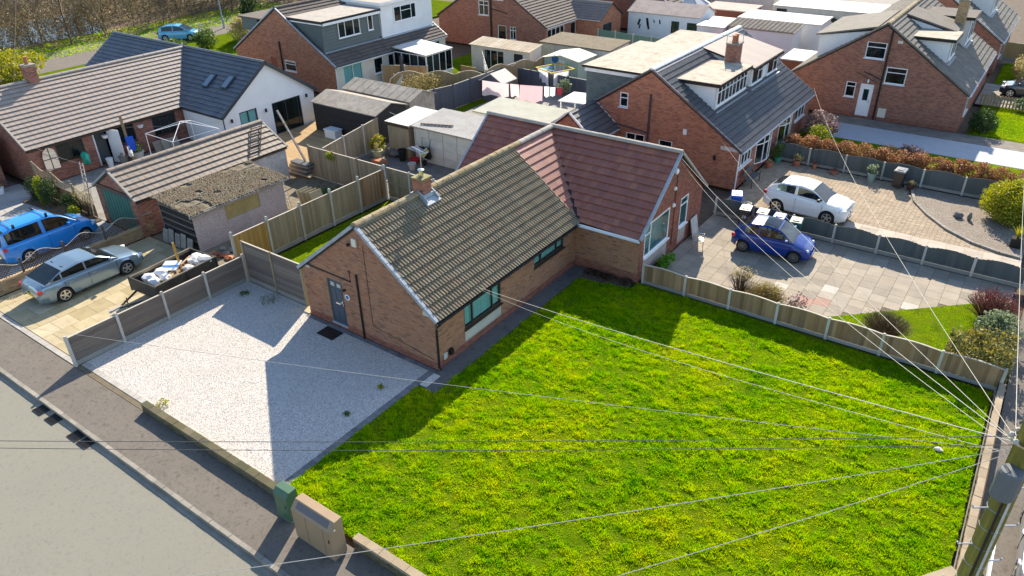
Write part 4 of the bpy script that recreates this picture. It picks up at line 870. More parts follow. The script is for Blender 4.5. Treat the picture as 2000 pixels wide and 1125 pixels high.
# semi with the grey shingled dormer
h4 = thing('semi_detached_house', 'brick semi with grey shingled flat dormer and white cladded dormer beyond', 'house', (-35.3, 29, 0))
house_walls(h4, -41.3, -29.3, 22.7, 35.8, 2.35, 6.0, [(6.1, 7.45, 1.25, 2.1), (4.4, 5.2, .6, 2.1)], [(.8, 2.85, .05, 2.15), (4.15, 5.2, .8, 2.05), (5.8, 6.5, .05, 2.05), (10.6, 12.4, .9, 2.0)], m_brick_or, None, None, m_cream)
window(h4, (-41.3, 22.7, 0), (1, 0, 0), (6.11, 7.44, 1.26, 2.09), (1,), (.35,)); MB().box(-36.9, 22.74, .6, -36.1, 22.77, 2.1).build('door', m_brick_red, h4)
window(h4, (-29.3, 22.7, 0), (0, 1, 0), (.81, 2.84, .06, 2.14), (1, 1), None, sill=False, blind='vertical'); window(h4, (-29.3, 22.7, 0), (0, 1, 0), (4.16, 5.19, .81, 2.04)); window(h4, (-29.3, 22.7, 0), (0, 1, 0), (5.81, 6.49, .06, 2.04), (1,), (.5,), sill=False)
window(h4, (-29.3, 22.7, 0), (0, 1, 0), (10.61, 12.39, .91, 1.99), (1, 1), (.3, .3))
roof_y(h4, -41.3, -29.3, 22.7, 35.8, 2.35, 6.0, 'low', m_tile_dk, .33, .34, verge_m=m_lead, ridge_m=m_tile_dk)
dormer_flat(h4, -34.9, -30.5, 22.95, 29.0, 3.1, 5.35, m_shingle, m_shingle, m_felt, m_black, [((1.6, 3.9, 3.9, 5.15), (1, 1.3, 1), None, None), ((4.8, 5.35, 3.95, 5.15), (1,))])
dormer_flat(h4, -35.0, -30.45, 29.25, 35.6, 3.05, 5.75, m_render, m_render, m_felt, m_white, [((1.5, 4.2, 4.1, 5.3), (1, 1.5, .7), (0, .35, 0))])
for k in range(9): MB().box(-30.48, 22.97, 3.25+k*.24, -30.46, 28.98, 3.262+k*.24).build('shingle_course', m_shingle, h4)
MB().box(-30.66, 22.93, 5.1, -30.24, 29.02, 5.28).build('fascia', m_white, h4); MB().prism([(-34.6, 22.76, 5.16), (-30.3, 22.76, 5.16), (-30.3, 22.76, 5.27), (-34.8, 22.76, 5.27)], (0, .02, 0)).build('fascia', m_white, h4)
pipe(h4, [(-35.4, 22.63, 3.5), (-35.4, 22.63, .05)], m_black, .06); pipe(h4, [(-29.2, 22.7, 2.2), (-29.25, 22.66, .05)], m_white, .035)
dormer_w = MB().box(-40.2, 23.0, 3.9, -38.2, 27, 4.9).build('rear_dormer', m_shingle, h4); MB().box(-40.4, 22.8, 4.9, -37.4, 27.2, 5.0).build('roof', m_tile_dk, dormer_w)
# lean-to conservatory at its back door
cn = thing('conservatory', 'white framed lean-to conservatory with white roof behind the cream rendered wall', 'conservatory', (-27.5, 30.5, 0))
MB().prism([(-29.2, 29.0, 2.5), (-25.6, 29.0, 2.22), (-25.6, 32.4, 2.22), (-29.2, 32.4, 2.5)], (0, 0, .08)).build('roof', m_felt_w, cn)
for (P, U, L) in (((-29.2, 29.1, 0), (1, 0, 0), 3.5), ((-25.7, 29.1, 0), (0, 1, 0), 3.2)):
    wall(cn, P, U, [(0, 0), (L, 0), (L, .6), (0, .6)], (), None, m_white); window(cn, P, U, (0, L, .6, 2.22), (1, 1, 1, 1), None, depth=.0, sill=True, back=1.5)

# the right-hand neighbour with two dormers
h6 = thing('semi_detached_house', 'brick semi with charcoal ribbed roof and two white dormers behind the block paved drive', 'house', (-2.5, 28, 0))
house_walls(h6, -7.9, 2.87, 21.6, 34.7, 2.3, 5.8, [(3.5, 4.05, 3.5, 4.35), (4.02, 5.23, 1.35, 2.1), (6.1, 6.95, 1.1, 2.05)], [(.16, 2.2, 1.1, 2.05), (2.9, 5.3, .6, 2.1), (6.8, 9.0, .6, 2.05), (10.05, 12.1, 1.05, 2.05)], m_brick_or, m_brick_pl)
g6 = (-7.9, 21.6, 0)
window(h6, g6, (1, 0, 0), (3.51, 4.04, 3.51, 4.34), (1,), (.38,)); window(h6, g6, (1, 0, 0), (4.03, 5.22, 1.36, 2.09), (1, 1)); window(h6, g6, (1, 0, 0), (6.11, 6.94, 1.11, 2.04))
e6 = (2.87, 21.6, 0)
window(h6, e6, (0, 1, 0), (.17, 2.19, 1.11, 2.04), (1, 1, 1, 1), None, blind='curtain'); window(h6, e6, (0, 1, 0), (10.06, 12.09, 1.06, 2.04), (1.2, 1, 1), None, blind='curtain')
def bow(h, x, y0, y1, z0, z1, n=4, d=.3):
    pts = [(x + d*math.sin(math.pi*i/n)**.8, y0+(y1-y0)*i/n) for i in range(n+1)]
    w = MB().prism([(a, b, z1) for a, b in pts] + [(x-.05, y1, z1), (x-.05, y0, z1)], (0, 0, .05)).prism([(a+.05 if 0 < i < n else a, b, z0-.05) for i, (a, b) in enumerate(pts)] + [(x-.05, y1, z0-.05), (x-.05, y0, z0-.05)], (0, 0, .05)).build('bow_window', m_white, h)
    for i in range(n+1):
        MB().bar((*pts[i], z0), (*pts[i], z1), .055).build('mullion', m_white, w)
    for i in range(n):
        a, b = Vector((*pts[i], 0)), Vector((*pts[i+1], 0))
        MB().poly([a+Z*z0, b+Z*z0, b+Z*z1, a+Z*z1]).build('pane', m_glass, w); MB().bar(a+Z*(z1-.35), b+Z*(z1-.35), .05).build('transom', m_white, w)
bow(h6, 2.87, 24.5, 26.9, .6, 2.05); bow(h6, 2.87, 28.4, 30.6, .6, 2.05)
roof_y(h6, -7.9, 2.87, 21.6, 34.7, 2.3, 5.8, 'roman', m_tile_char, .3, .335, nind=230, over=.2, verge_m=m_tile_char, ridge_m=m_white, label='charcoal ribbed tile roof')  # ridge tiles in white: sun glare along the ridge put into their colour
dormer_flat(h6, -2.1, .75, 22.9, 27.6, 3.65, 5.15, m_render, m_white, m_felt_l, m_black, [((.1, 4.6, 3.95, 5.0), (1, 1, 1, .9, 1, 1, 1, .9), .3)])
d2 = MB().add([(.75, 28.3, 3.65), (.75, 33.2, 3.65), (.75, 33.2, 5.0), (.75, 28.3, 5.0)], [(0, 1, 2, 3)]).build('dormer', m_white, h6)
for yy in (28.3, 33.17): MB().prism([(-2.4, yy, 5.8), (.73, yy, 5.0), (.73, yy, 3.65)], (0, .03, 0)).build('cheek', m_white, d2)
sl = math.hypot(3.5, .82); slope(d2, (1.0, 28.1, 4.95), (0, 1, 0), (-3.5/sl, 0, .86/sl), [(0, 0), (5.3, 0), (5.3, sl), (0, sl)], 'flat', mat('brown_panel', [(.27, .22, .20), (.30, .25, .22)], dirt=.1, rough=.7), .55, sl+.2, th=.03, board=True)
MB().box(1.0, 28.05, 4.78, 1.04, 33.45, 4.94).build('fascia', m_black, d2)
window(h6, (.77, 28.3, 0), (0, 1, 0), (.15, 2.0, 3.85, 4.85), (1.2, .8), (0, .35), depth=-.02, back=0); window(h6, (.77, 28.3, 0), (0, 1, 0), (2.9, 4.75, 3.85, 4.85), (1.2, .8), (0, .35), depth=-.02, back=0)
MB().box(.8, 28.2, 3.6, 1.0, 33.3, 3.66).build('flashing', m_lead, d2)
c6 = chimney(h6, 'dark brick chimney with clay pots and aerials between the two white dormers', -.35, 28.0, 4.9, 6.25, .65, .85, m_brick_pl, 2)
for k, (dx, dy) in enumerate(((-.4, -.3), (.35, .3))):
    ae2 = thing('tv_aerial', ('television aerial on a mast at the dark chimney, dormer side', 'television aerial on a mast at the dark chimney, brown roof side')[k], 'aerial', (-.35+dx, 28+dy, 5.3))
    MB().tube([(0, 0, 0), (0, 0, 1.5)], .02, 5).build('mast', m_conc, ae2, local=True); MB().tube([(-.4, .1, 1.4), (.4, -.1, 1.4)], .012, 4).build('boom', m_conc, ae2, local=True)
    for j in range(6): MB().tube([(-.35+j*.14-.03, .08-j*.035-.2, 1.4), (-.35+j*.14+.03, .08-j*.035+.2, 1.4)], .007, 4).build('element', m_conc, ae2, local=True)
# rear flat dormer of the same house, grey tile hung
rd = MB().box(-7.0, 22.3, 3.0, -3.2, 29.3, 5.05).build('rear_dormer', m_shingle, h6); MB().box(-7.2, 22.1, 5.3, -3.05, 29.5, 5.4).build('roof', m_felt_l, rd)
MB().box(-7.1, 22.2, 5.05, -3.15, 29.4, 5.3).build('fascia', m_white, rd); MB().box(-7.23, 22.07, 5.28, -3.04, 22.1, 5.42).build('edge_trim', m_black, rd)
for j in range(13):
    for k in range(18): MB().box(-7.0+k*.21+(j % 2)*.1, 22.285-(.006 if (j+k) % 2 else 0), 3.0+j*.155, -7.0+k*.21+(j % 2)*.1+.2, 22.299, 3.0+j*.155+.15).build('hung_tile', m_shingle, rd)
pipe(h6, [(-2.46, 21.54, 4.5), (-2.46, 21.54, .05)], m_greyframe, .055, 'soil_pipe'); pipe(h6, [(-2.5, 21.53, 2.3), (-4.6, 21.53, 2.5)], m_greyframe, .045, 'waste_pipe'); pipe(h6, [(2.95, 21.56, 2.1), (2.93, 21.54, .05)], m_white, .035)
MB().box(-.35, 21.5, 2.6, -.15, 21.595, 2.9).build('alarm_box', m_white, h6); MB().lathe([(.06, .0), (.09, .2), (.05, .3)], (1.6, 21.5, 1.5), 8).build('wall_lantern', m_black, h6)
MB().box(1.85, 21.58, 2.15, 2.87, 21.6, 2.35).build('kneeler', m_conc, h6)
# its small rear wing
rw = thing('rear_wing', 'low brick rear wing with charcoal tiles and white barge boards', 'extension', (-6, 20, 0))
house_walls(rw, -7.5, -4.5, 18.7, 21.55, 2.4, 3.6, (), [(1.0, 1.9, 1.0, 2.1)], m_brick_or, m_brick_or); roof_y(rw, -7.5, -4.5, 18.7, 21.55, 2.4, 3.6, 'flat', m_tile_char, .33, .34, verge_m=m_render, gm=m_white)
window(rw, (-4.5, 18.7, 0), (0, 1, 0), (1.01, 1.89, 1.01, 2.09))

# the house across the next drive
h7 = thing('brick_house', 'large brick house gable with lichen covered roof beyond the copper hedge', 'house', (5.9, 45, 0))
house_walls(h7, .45, 11.4, 38.4, 52.0, 2.5, 6.2, [(4.45, 5.7, 3.98, 5.05), (5.97, 7.25, 2.5, 3.58), (3.68, 4.34, 1.3, 2.33), (4.62, 5.47, .12, 2.3)], [(1.0, 3.0, .8, 2.1)], m_brick_pl, m_brick_pl, plinth=(.3, m_brick_red))
g7 = (.45, 38.4, 0)
window(h7, g7, (1, 0, 0), (4.46, 5.69, 3.99, 5.04), (1,), (.32,)); window(h7, g7, (1, 0, 0), (5.98, 7.24, 2.51, 3.57), (1,), (.32,), blind='curtain'); window(h7, g7, (1, 0, 0), (3.69, 4.33, 1.31, 2.32), (1,), (.3,)); window(h7, (11.4, 38.4, 0), (0, 1, 0), (1.01, 2.99, .81, 2.09), (1, 1))
dd7 = MB().box(5.08, 38.42, .12, 5.91, 38.47, 2.29).box(5.08, 38.4, .12, 5.14, 38.42, 2.29).box(5.85, 38.4, .12, 5.91, 38.42, 2.29).box(5.3, 38.405, .35, 5.7, 38.42, .85).build('door', m_white, h7, label='white panelled side door')
MB().box(5.33, 38.41, 1.2, 5.66, 38.419, 1.95).build('pane', m_glass, dd7); MB().box(5.75, 38.38, 1.05, 5.78, 38.4, 1.25).build('handle', m_chrome, dd7)
roof_y(h7, .45, 11.4, 38.4, 52.0, 2.5, 6.2, 'flat', m_tile_lich, .33, .34, nind=120, over=.15, verge_m=m_tile_lich, ridge_m=m_ridge_old)
pipe(h7, [(6.3, 38.33, 5.9), (6.3, 38.33, .05)], m_black, .06, 'soil_pipe'); pipe(h7, [(6.3, 38.33, 2.7), (5.1, 38.33, 3.1)], m_black, .03, 'waste_pipe'); pipe(h7, [(6.2, 38.34, 2.4), (4.7, 38.34, 3.0)], m_brownframe, .02, 'waste_pipe')
MB().box(6.5, 38.3, .25, 7.0, 38.39, .85).build('gas_box', m_cream, h7); MB().box(6.72, 38.37, 5.1, 7.02, 38.395, 5.28).build('vent', m_cream, h7); MB().lathe([(.05, 0), (.07, .15), (.03, .25)], (5.5, 38.32, 2.4), 8).build('wall_lamp', m_white, h7)
dormer_flat(h7, 7.3, 9.6, 40.2, 42.9, 3.7, 5.25, m_render, m_white, m_felt_l, m_black, [((.2, 2.5, 4.0, 5.1), (1, 1))])
dormer_flat(h7, 6.8, 9.8, 46.5, 49.5, 3.6, 5.6, m_render, m_render, m_tile_dk, m_black, [((.2, 2.8, 4.0, 5.3), (1, 1))])
MB().prism([(1.6, 39.5, 3.4), (4.9, 39.5, 5.5), (1.6, 39.5, 4.9)], (0, 6.5, 0)).build('rear_dormer', m_render, h7); MB().prism([(1.35, 39.3, 4.9), (5.2, 39.3, 5.75), (5.2, 39.3, 5.85), (1.35, 39.3, 5.0)], (0, 6.9, 0)).build('dormer_roof', m_tile_lich, h7)
MB().prism([(6.4, 42.9, 5.9), (9.2, 42.9, 4.2), (9.2, 42.9, 5.2)], (0, 3.0, 0)).build('dormer', m_render, h7); MB().prism([(6.2, 42.8, 6.1), (9.5, 42.8, 5.25), (9.5, 42.8, 5.35), (6.2, 42.8, 6.2)], (0, 3.3, 0)).build('dormer_roof', m_tile_lich, h7)
chimney(h7, 'tall brick chimney with one clay pot among the dormers of the lichen covered roof', 9.2, 45.6, 4.5, 6.9, .6, .8, m_brick_buff, 1)
# the next house along that street
h8 = thing('brick_house', 'brick house with grey roof standing behind the lichen covered house', 'house', (6.5, 61, 0))
house_walls(h8, 1.0, 11.5, 55.5, 68, 2.6, 6.2, (), [(2, 4, .8, 2.1), (7, 9, .8, 2.1)], m_brick_pl, m_brick_pl); roof_y(h8, 1.0, 11.5, 55.5, 68, 2.6, 6.2, 'flat', m_tile_lich, .4, .4, verge_m=m_lead, ridge_m=m_ridge)
window(h8, (11.5, 55.5, 0), (0, 1, 0), (2.01, 3.99, .81, 2.09), (1, 1)); window(h8, (11.5, 55.5, 0), (0, 1, 0), (7.01, 8.99, .81, 2.09), (1, 1))
dormer_flat(h8, 7.5, 10.0, 59, 63, 3.7, 5.4, m_render, m_white, m_felt_l, m_black, [((.4, 3.6, 4.0, 5.2), (1, 1, 1))])

# middle background houses
h5 = thing('brick_house', 'brick house with tall gable and small flat window beside the summer house', 'house', (-29, 48, 0))
house_walls(h5, -35.4, -22.8, 42.2, 52.5, 2.5, 6.3, [(5.0, 6.2, 2.9, 4.2), (6.6, 7.9, 4.4, 5.6), (7.2, 8.2, .1, 2.2), (8.6, 9.3, 1.0, 2.2)], [(.3, 3.2, .5, 2.2), (4.3, 6.2, .5, 2.2)], m_brick_pl, m_brick_pl)
g5 = (-35.4, 42.2, 0)
for q in ((5.01, 6.19, 2.91, 4.19), (6.61, 7.89, 4.41, 5.59), (8.61, 9.29, 1.01, 2.19)): window(h5, g5, (1, 0, 0), q, (1, 1), .3, blind='curtain')
window(h5, g5, (1, 0, 0), (7.21, 8.19, .11, 2.19), (1,), None, sill=False)
window(h5, (-22.8, 42.2, 0), (0, 1, 0), (.31, 3.19, .51, 2.19), (1, 1, 1, 1)); window(h5, (-22.8, 42.2, 0), (0, 1, 0), (4.31, 6.19, .51, 2.19), (1, 1))
roof_y(h5, -35.4, -22.8, 42.2, 52.5, 2.5, 6.3, 'flat', m_tile_dk, .33, .34, over=.15, verge_m=m_tile_dk, ridge_m=m_tile_dk)
pipe(h5, [(-28.9, 42.1, 6.0), (-28.9, 42.1, .05)], m_black, .07, 'soil_pipe'); pipe(h5, [(-28.9, 42.1, 3.6), (-27.0, 42.1, 3.3)], m_black, .03, 'waste_pipe')
h5b = thing('brick_annexe', 'low brick annexe with dark glossy tiles next to the green fence', 'annexe', (-21.6, 50, 0))
wall(h5b, (-24.4, 47.6, 0), (1, 0, 0), [(0, 0), (4.2, 0), (4.2, 2.6), (0, 2.6)], (), m_brick_or); wall(h5b, (-20.2, 47.6, 0), (0, 1, 0), [(0, 0), (4.0, 0), (4.0, 2.6), (2.0, 3.8), (0, 2.6)], [(.5, 2.2, 1.1, 2.0)], m_brick_or)
window(h5b, (-20.2, 47.6, 0), (0, 1, 0), (.51, 2.19, 1.11, 1.99), (1, 1), None, m_greyframe)
r5 = MB().box(-24.3, 49.55, 3.5, -20.3, 49.65, 3.6).build('roof', m_black, h5b); pb_ = math.atan(.6); slope(r5, (-24.4, 47.4, 2.48), (1, 0, 0), (0, math.cos(pb_), math.sin(pb_)), [(0, 0), (4.35, 0), (4.35, 2.57), (0, 2.57)], 'roman', m_tile_char, .3, .34); slope(r5, (-20.05, 51.8, 2.48), (-1, 0, 0), (0, -math.cos(pb_), math.sin(pb_)), [(0, 0), (4.35, 0), (4.35, 2.57), (0, 2.57)], 'roman', m_tile_char, .3, .34)
gutter(h5b, (-24.4, 47.35, 2.45), (-20.1, 47.35, 2.45), m_white)
h5c = thing('brick_house', 'dark brick house with white doors behind the low annexe', 'house', (-24, 60, 0))
house_walls(h5c, -30, -17.0, 56.5, 66, 2.6, 6.0, [(8.6, 9.8, .1, 2.2), (10.4, 11.6, .8, 2.2)], (), m_brick_red, m_brick_red); roof_y(h5c, -30, -17.0, 56.5, 66, 2.6, 6.0, 'flat', m_tile_dk, .4, .4, verge_m=m_lead)
window(h5c, (-30, 56.5, 0), (1, 0, 0), (8.61, 9.79, .11, 2.19), (1,), (.3,), sill=False); window(h5c, (-30, 56.5, 0), (1, 0, 0), (10.41, 11.59, .81, 2.19), (1, 1))

# ------------------------------------------------------------------ yards, drives, gardens
def flags(name, x0, x1, y0, y1, sx, sy, m, z=.0, inside=None, gap=.012, stagger=True, special=(), base=True, th=.04, jit=.004, part='flag', ind=True, basem=None):
    b = struct(name, MB().box(x0, y0, z-.08, x1, y1, z-.012), basem or m_joint) if base else None
    nx = max(1, round((x1-x0)/sx)); ny = max(1, round((y1-y0)/sy)); sx = (x1-x0)/nx; sy = (y1-y0)/ny; k = 0; J = MB()
    for i in range(nx):
        for j in range(-1, ny+1):
            yy = y0+j*sy+(sy/2 if (stagger and i % 2) else 0); a, c = max(yy, y0), min(yy+sy, y1)
            if c-a < .08: continue
            cx, cy = x0+(i+.5)*sx, (a+c)/2
            if inside and not inside(cx, cy): continue
            zz = z+rnd.uniform(-jit, jit); mm = m
            for (px, py, pm) in special:
                if abs(px-cx) < sx/2 and abs(py-cy) < sy/2: mm = pm
            o = MB() if ind else J
            o.box(x0+i*sx+gap/2, a+gap/2, z-.05, x0+(i+1)*sx-gap/2, c-gap/2, zz)
            if ind: o.build(part, mm, b)
    if not ind: q = J.build(part, m, b, kind='stuff')
    return b
fl_in = lambda x, y: not ((y-9.9) < (x-9.0)*.93-.1 and x > 9.0 and y < 15.9)
flags('flagged_drive', 3.14, 16.5, 9.95, 18.05, .62, .62, m_flag, .0, fl_in, special=[(9.3, 12.2, m_flag_pink), (9.9, 12.6, m_flag_pink), (8.6, 12.6, m_flag_pale), (10.2, 13.4, m_flag_pale), (12.9, 13.0, m_flag_pale), (13.2, 14.3, m_flag_pale)])
flags('silver_car_drive', -19.1, -11.45, -7.15, .4, .92, .75, m_flag_yel, .0)
ed2 = struct('drive_edging', MB().box(-19.1, -7.4, -.06, -11.5, -7.16, -.01), m_joint)
for i in range(70): MB().box(-19.05+i*.107, -7.38, -.03, -18.951+i*.107, -7.18, .006).build('paver', m_blockg, ed2)
flags('blue_van_drive', -32, -19.5, -7.3, .1, 1.2, .9, mat('grey_slab', [(.36, .345, .32), (.41, .395, .37), (.32, .31, .285)], dirt=.2, rough=.9), .0, basem=m_joint)
sheet('driveway_apron', [(-60, -7.4), (-32, -7.4), (-32, 0), (-60, 0)], -.004, m_asph)
flags('block_paved_drive', 3.0, 16.5, 18.3, 27.4, .21, .12, m_block, .0, lambda x, y: not (x > 10.9 and y > 21.0+max(0, (15.9-x))**1.55*.42) and y > (20.2 if x > 9 else 18.3), ind=False, part='block_pavers', gap=.01, jit=.003)
flags('side_path_flags', 9.0, 16.5, 18.35, 20.95, .75, .65, m_flag_pale2 if 'm_flag_pale2' in globals() else mat('warm_pale_flag', [(.43, .37, .30), (.48, .42, .345), (.39, .335, .27)], dirt=.2, rough=.9, bump=.2), .006, lambda x, y: y < 20.9)
crv = [(10.85, 27.3), (10.95, 26.5), (11.3, 25.2), (12.1, 23.85), (13.2, 22.5), (14.4, 21.6), (15.6, 21.15), (16.5, 21.05)]
m_bed = mat('slate_chippings', [(.22, .18, .14), (.30, .25, .205), (.17, .14, .115), (.36, .32, .275)], 'voronoi', 22, dirt=.25, rough=.95, bump=.9, vor=22)
sheet('gravel_bed', crv + [(16.5, 27.3)], .012, m_bed)
ce_ = struct('curved_edging', MB().poly([(10, 27, -.1), (10.1, 27, -.1), (10.1, 27.1, -.1)]), m_joint)
for (a, b) in zip(crv, crv[1:]):
    a = Vector((*a, .03)); b = Vector((*b, .03)); n = max(1, round((b-a).length/.42))
    for k in range(n): MB().bar(a+(b-a)*(k/n), a+(b-a)*((k+.96)/n), .14, .14).build('edging_stone', m_conc_dk, ce_)
# next plot to the north: strip of lawn, pale drive
sheet('verge_turf', [(3.0, 27.7), (16.5, 27.7), (16.5, 33.4), (3.0, 33.4)], -.004, m_grassbase)
grass('verge_grass', 'strip of bright grass between copper hedge and pale concrete drive', 4.2, 16.4, 29.2, 33.3, 22000, lambda x, y: x > 0, .012, .035, 41, .02)
sheet('pale_drive', [(3.6, 33.45), (16.5, 33.45), (16.5, 36.6), (3.6, 36.6)], -.002, mat('stamped_concrete', [(.46, .46, .47), (.40, .41, .43), (.50, .50, .50)], 'noise', 6, dirt=.12, rough=.8, bump=.3, bscale=14))
sheet('dark_path', [(3.2, 36.65), (16.5, 36.65), (16.5, 38.35), (3.2, 38.35)], -.004, mat('worn_path', [(.19, .165, .14), (.27, .24, .20)], 'noise', 2, dirt=.4, rough=.95, bump=.5))
sheet('front_turf', [(12.0, 38.4), (16.5, 38.4), (16.5, 46), (12.0, 46)], -.003, m_grassbase)
grass('front_lawn_grass', 'sunlit mown lawn in front of the lichen covered house', 12.3, 16.4, 38.6, 45, 14000, lambda x, y: x > 0, .012, .035, 43, .02)
sheet('front_turf', [(12.0, 52.5), (16.5, 52.5), (16.5, 60), (12.0, 60)], -.003, m_grassbase)
grass('front_lawn_grass', 'sunlit grass behind the dark parked car', 12.1, 16.4, 53.5, 60, 9000, lambda x, y: x > 0, .012, .04, 45, .025)
sheet('parking_bay', [(11.5, 46.1), (16.9, 46.1), (16.9, 52.4), (11.5, 52.4)], -.002, m_conc_dk)
# rear gardens
sheet('rubble_yard', [(-19.0, .45), (-12.35, .45), (-12.35, 10.25), (-19.0, 10.25)], -.002, mat('yard_dirt', [(.17, .14, .09), (.24, .20, .14), (.10, .10, .05)], 'noise', 1.6, dirt=.4, rough=.95, bump=.9, bscale=18, moss=(.10, .13, .03), mscale=1.2))
sheet('patio', [(-18.6, 10.35), (-7.05, 10.35), (-7.05, 20), (-18.6, 20)], -.004, mat('patio_slab', [(.17, .155, .14), (.22, .20, .18)], 'noise', 2, dirt=.3, rough=.95, bump=.4))
sheet('rear_turf', [(-31, 17.8), (-18.7, 17.8), (-18.7, 42), (-29.3, 42), (-29.3, 22.7), (-31, 22.7)], -.006, m_grassbase)
sheet('rear_yard', [(-18.6, 20), (-8, 20), (-8, 50), (-18.6, 50)], -.006, mat('rear_paving', [(.30, .28, .25), (.36, .33, .29)], 'noise', 2, dirt=.3, rough=.95))
sheet('bungalow_yard', [(-30.4, .15), (-22.8, .15), (-22.8, 10.2), (-30.4, 10.2)], -.004, mat('yard_slab', [(.30, .29, .27), (.25, .24, .22)], 'noise', 1.5, dirt=.4, rough=.95, moss=(.10, .14, .05), mscale=1))
dk = struct('timber_deck', MB().box(-25.9, 10.4, -.05, -19.2, 17.5, .08), m_wood_dark)
for k in range(44): MB().box(-25.9, 10.4+k*.16, .08, -19.2, 10.4+k*.16+.15, .105).build('deck_board', m_wood_tan, dk)
sheet('far_turf', [(-58, -2), (-44, -2), (-44, 60), (-58, 60)], -.02, m_grassbase)
sheet('back_lane', [(-65, -30), (-57, -30), (-57.5, 33), (-62, 70), (-66, 70)], -.015, m_asph)
sheet('wood_floor', [(-140, -40), (-66, -40), (-66, 90), (-140, 90)], -.01, mat('leaf_litter', [(.12, .085, .05), (.17, .12, .07), (.08, .07, .03)], 'noise', 1.2, dirt=.3, rough=.95, bump=.8, bscale=10, moss=(.10, .14, .02), mscale=.2))
sheet('lane_verge', [(-66, -30), (-65, -30), (-66, 70), (-67, 70)], -.012, m_grassbase)
grass('lane_verge_grass', 'rough green verge between the lane and the wood', -70, -60, 14, 48, 16000, lambda x, y: (x < -61-(y-14)*.02) & (x < -62+(y > 30)*3), .03, .16, 47, .05)
sheet('north_court', [(-20, 50), (1, 50), (1, 90), (-20, 90)], -.008, MAT['rear_paving'])
# fences at the back
fence('navy painted fence behind the black timber sheds', (-20.9, 20.2), (-19.6, 25.0), 3, 1.75, m_wood_navy, gb=.02, board_ind=False, pm=m_wood_navy, cap=True)
fence('navy painted fence behind the pink washing', (-19.6, 25.0), (-19.5, 32.8), 4, 1.75, m_wood_navy, gb=.02, board_ind=False, pm=m_wood_navy)
fence('low navy fence between pink washing and rotary dryer', (-19.4, 32.3), (-9.0, 31.8), 6, 1.5, m_wood_navy, gb=.02, board_ind=False, pm=m_wood_navy)
fence('tan arched fence panels behind the rose shrub', (-25.9, 25.5), (-20.0, 29.3), 3, 1.5, m_wood_tan, gb=.02, arch=.3, board_ind=False, pm=m_wood_tan)
fence('tan arched fence panels stepping up to the green metal shed', (-20.0, 29.5), (-17.6, 36.0), 3, 1.7, m_wood_tan, gb=.02, arch=.35, board_ind=False, pm=m_wood_tan)
fence('tan close board fence beside the lean-to conservatory', (-28.6, 27.0), (-25.2, 28.6), 2, 1.6, m_wood_tan, gb=.02, board_ind=False, pm=m_post)
fence('green painted fence in front of the white garage', (-20.3, 47.4), (-10.6, 46.3), 5, 1.7, m_wood_green, gb=.05, board_ind=False, cap=False)
fence('dark fence line behind the white flat roofs', (-9.5, 60.5), (2.0, 60.0), 5, 1.8, m_wood_navy, gb=.05, board_ind=False)
fence('orange board fence beside the far grey roofed house', (11.6, 61.0), (16.6, 61.0), 3, 1.5, m_wood_tan, gb=.3, board_ind=False)
t = thing('picket_fence', 'short wooden picket fence in the shade of the brick house corner', 'fence', (12.0, 45.9, 0))
for k in range(14): MB().box(11.8+k*.2, 45.9, 0, 11.9+k*.2, 45.93, .8).build('picket', m_wood_tan, t)
for z in (.25, .65): MB().box(11.7, 45.93, z, 14.7, 45.96, z+.06).build('rail', m_wood_tan, t)

# brick wall with wavy lattice between the two drives
lw_ = thing('lattice_wall', 'buff brick wall topped with wavy brown lattice between silver car and blue van', 'wall', (-19.3, -3.2, 0))
wall(lw_, (-19.2, -7.3, 0), (0, 1, 0), [(0, 0), (8.0, 0), (8.0, .55), (0, .55)], (), m_brick_buff)
MB().poly([(-19.42, .7, 0), (-19.42, -7.3, 0), (-19.42, -7.3, .55), (-19.42, .7, .55)]).build('wall', m_mortar, lw_); MB().box(-19.44, -7.3, .55, -19.18, .4, .61).build('coping', m_brick_buff, lw_)
for (P, U, L) in (((-19.6, .3, 0), (1, 0, 0), .5), ((-19.1, .3, 0), (0, 1, 0), .5), ((-19.1, .8, 0), (-1, 0, 0), .5)): wall(lw_, P, U, [(0, 0), (L, 0), (L, 1.15), (0, 1.15)], (), m_brick_buff, name='pier')
MB().box(-19.65, .25, 1.15, -19.05, .85, 1.22).build('pier_cap', m_conc_dk, lw_)
m_lat = mat('lattice_brown', [(.10, .065, .045), (.13, .085, .06)], dirt=.2, rough=.85)
for b_ in range(4):
    y0 = -7.2+b_*1.88; top = lambda y: 1.18+.16*math.cos((y-y0)/1.8*2*math.pi+math.pi)
    MB().box(-19.35, y0-.04, .55, -19.27, y0+.04, 1.3).build('post', m_lat, lw_)
    la = MB()
    for s in (-1, 1):
        for k in range(-8, 16):
            # a diagonal slat clipped to the panel
            pts = []
            for q in range(30):
                y = y0+.04+q*.06; z = .63+(k*.13 + s*(y-y0))
                if y < y0+1.84 and .62 < z < top(y): pts.append((y, z))
            if len(pts) > 1: la.bar((-19.31+s*.006, pts[0][0], pts[0][1]), (-19.31+s*.006, pts[-1][0], pts[-1][1]), .01, .032, up=(1, 0, 0)) if False else la.bar((-19.31+s*.006, pts[0][0], pts[0][1]), (-19.31+s*.006, pts[-1][0], pts[-1][1]), .01, .034)
    la.build('lattice', m_lat, lw_, kind='stuff')
    cp = MB()
    for q in range(12): ya, yb = y0+q*.155, y0+(q+1)*.155; cp.bar((-19.31, ya, top(ya)), (-19.31, yb, top(yb)), .03, .018)
    cp.build('capping', m_cap, lw_)
lt = thing('lattice_fence', 'wavy timber trellis fence with climbing shrub beside the long bungalow yard', 'fence', (-26, .1, 0))
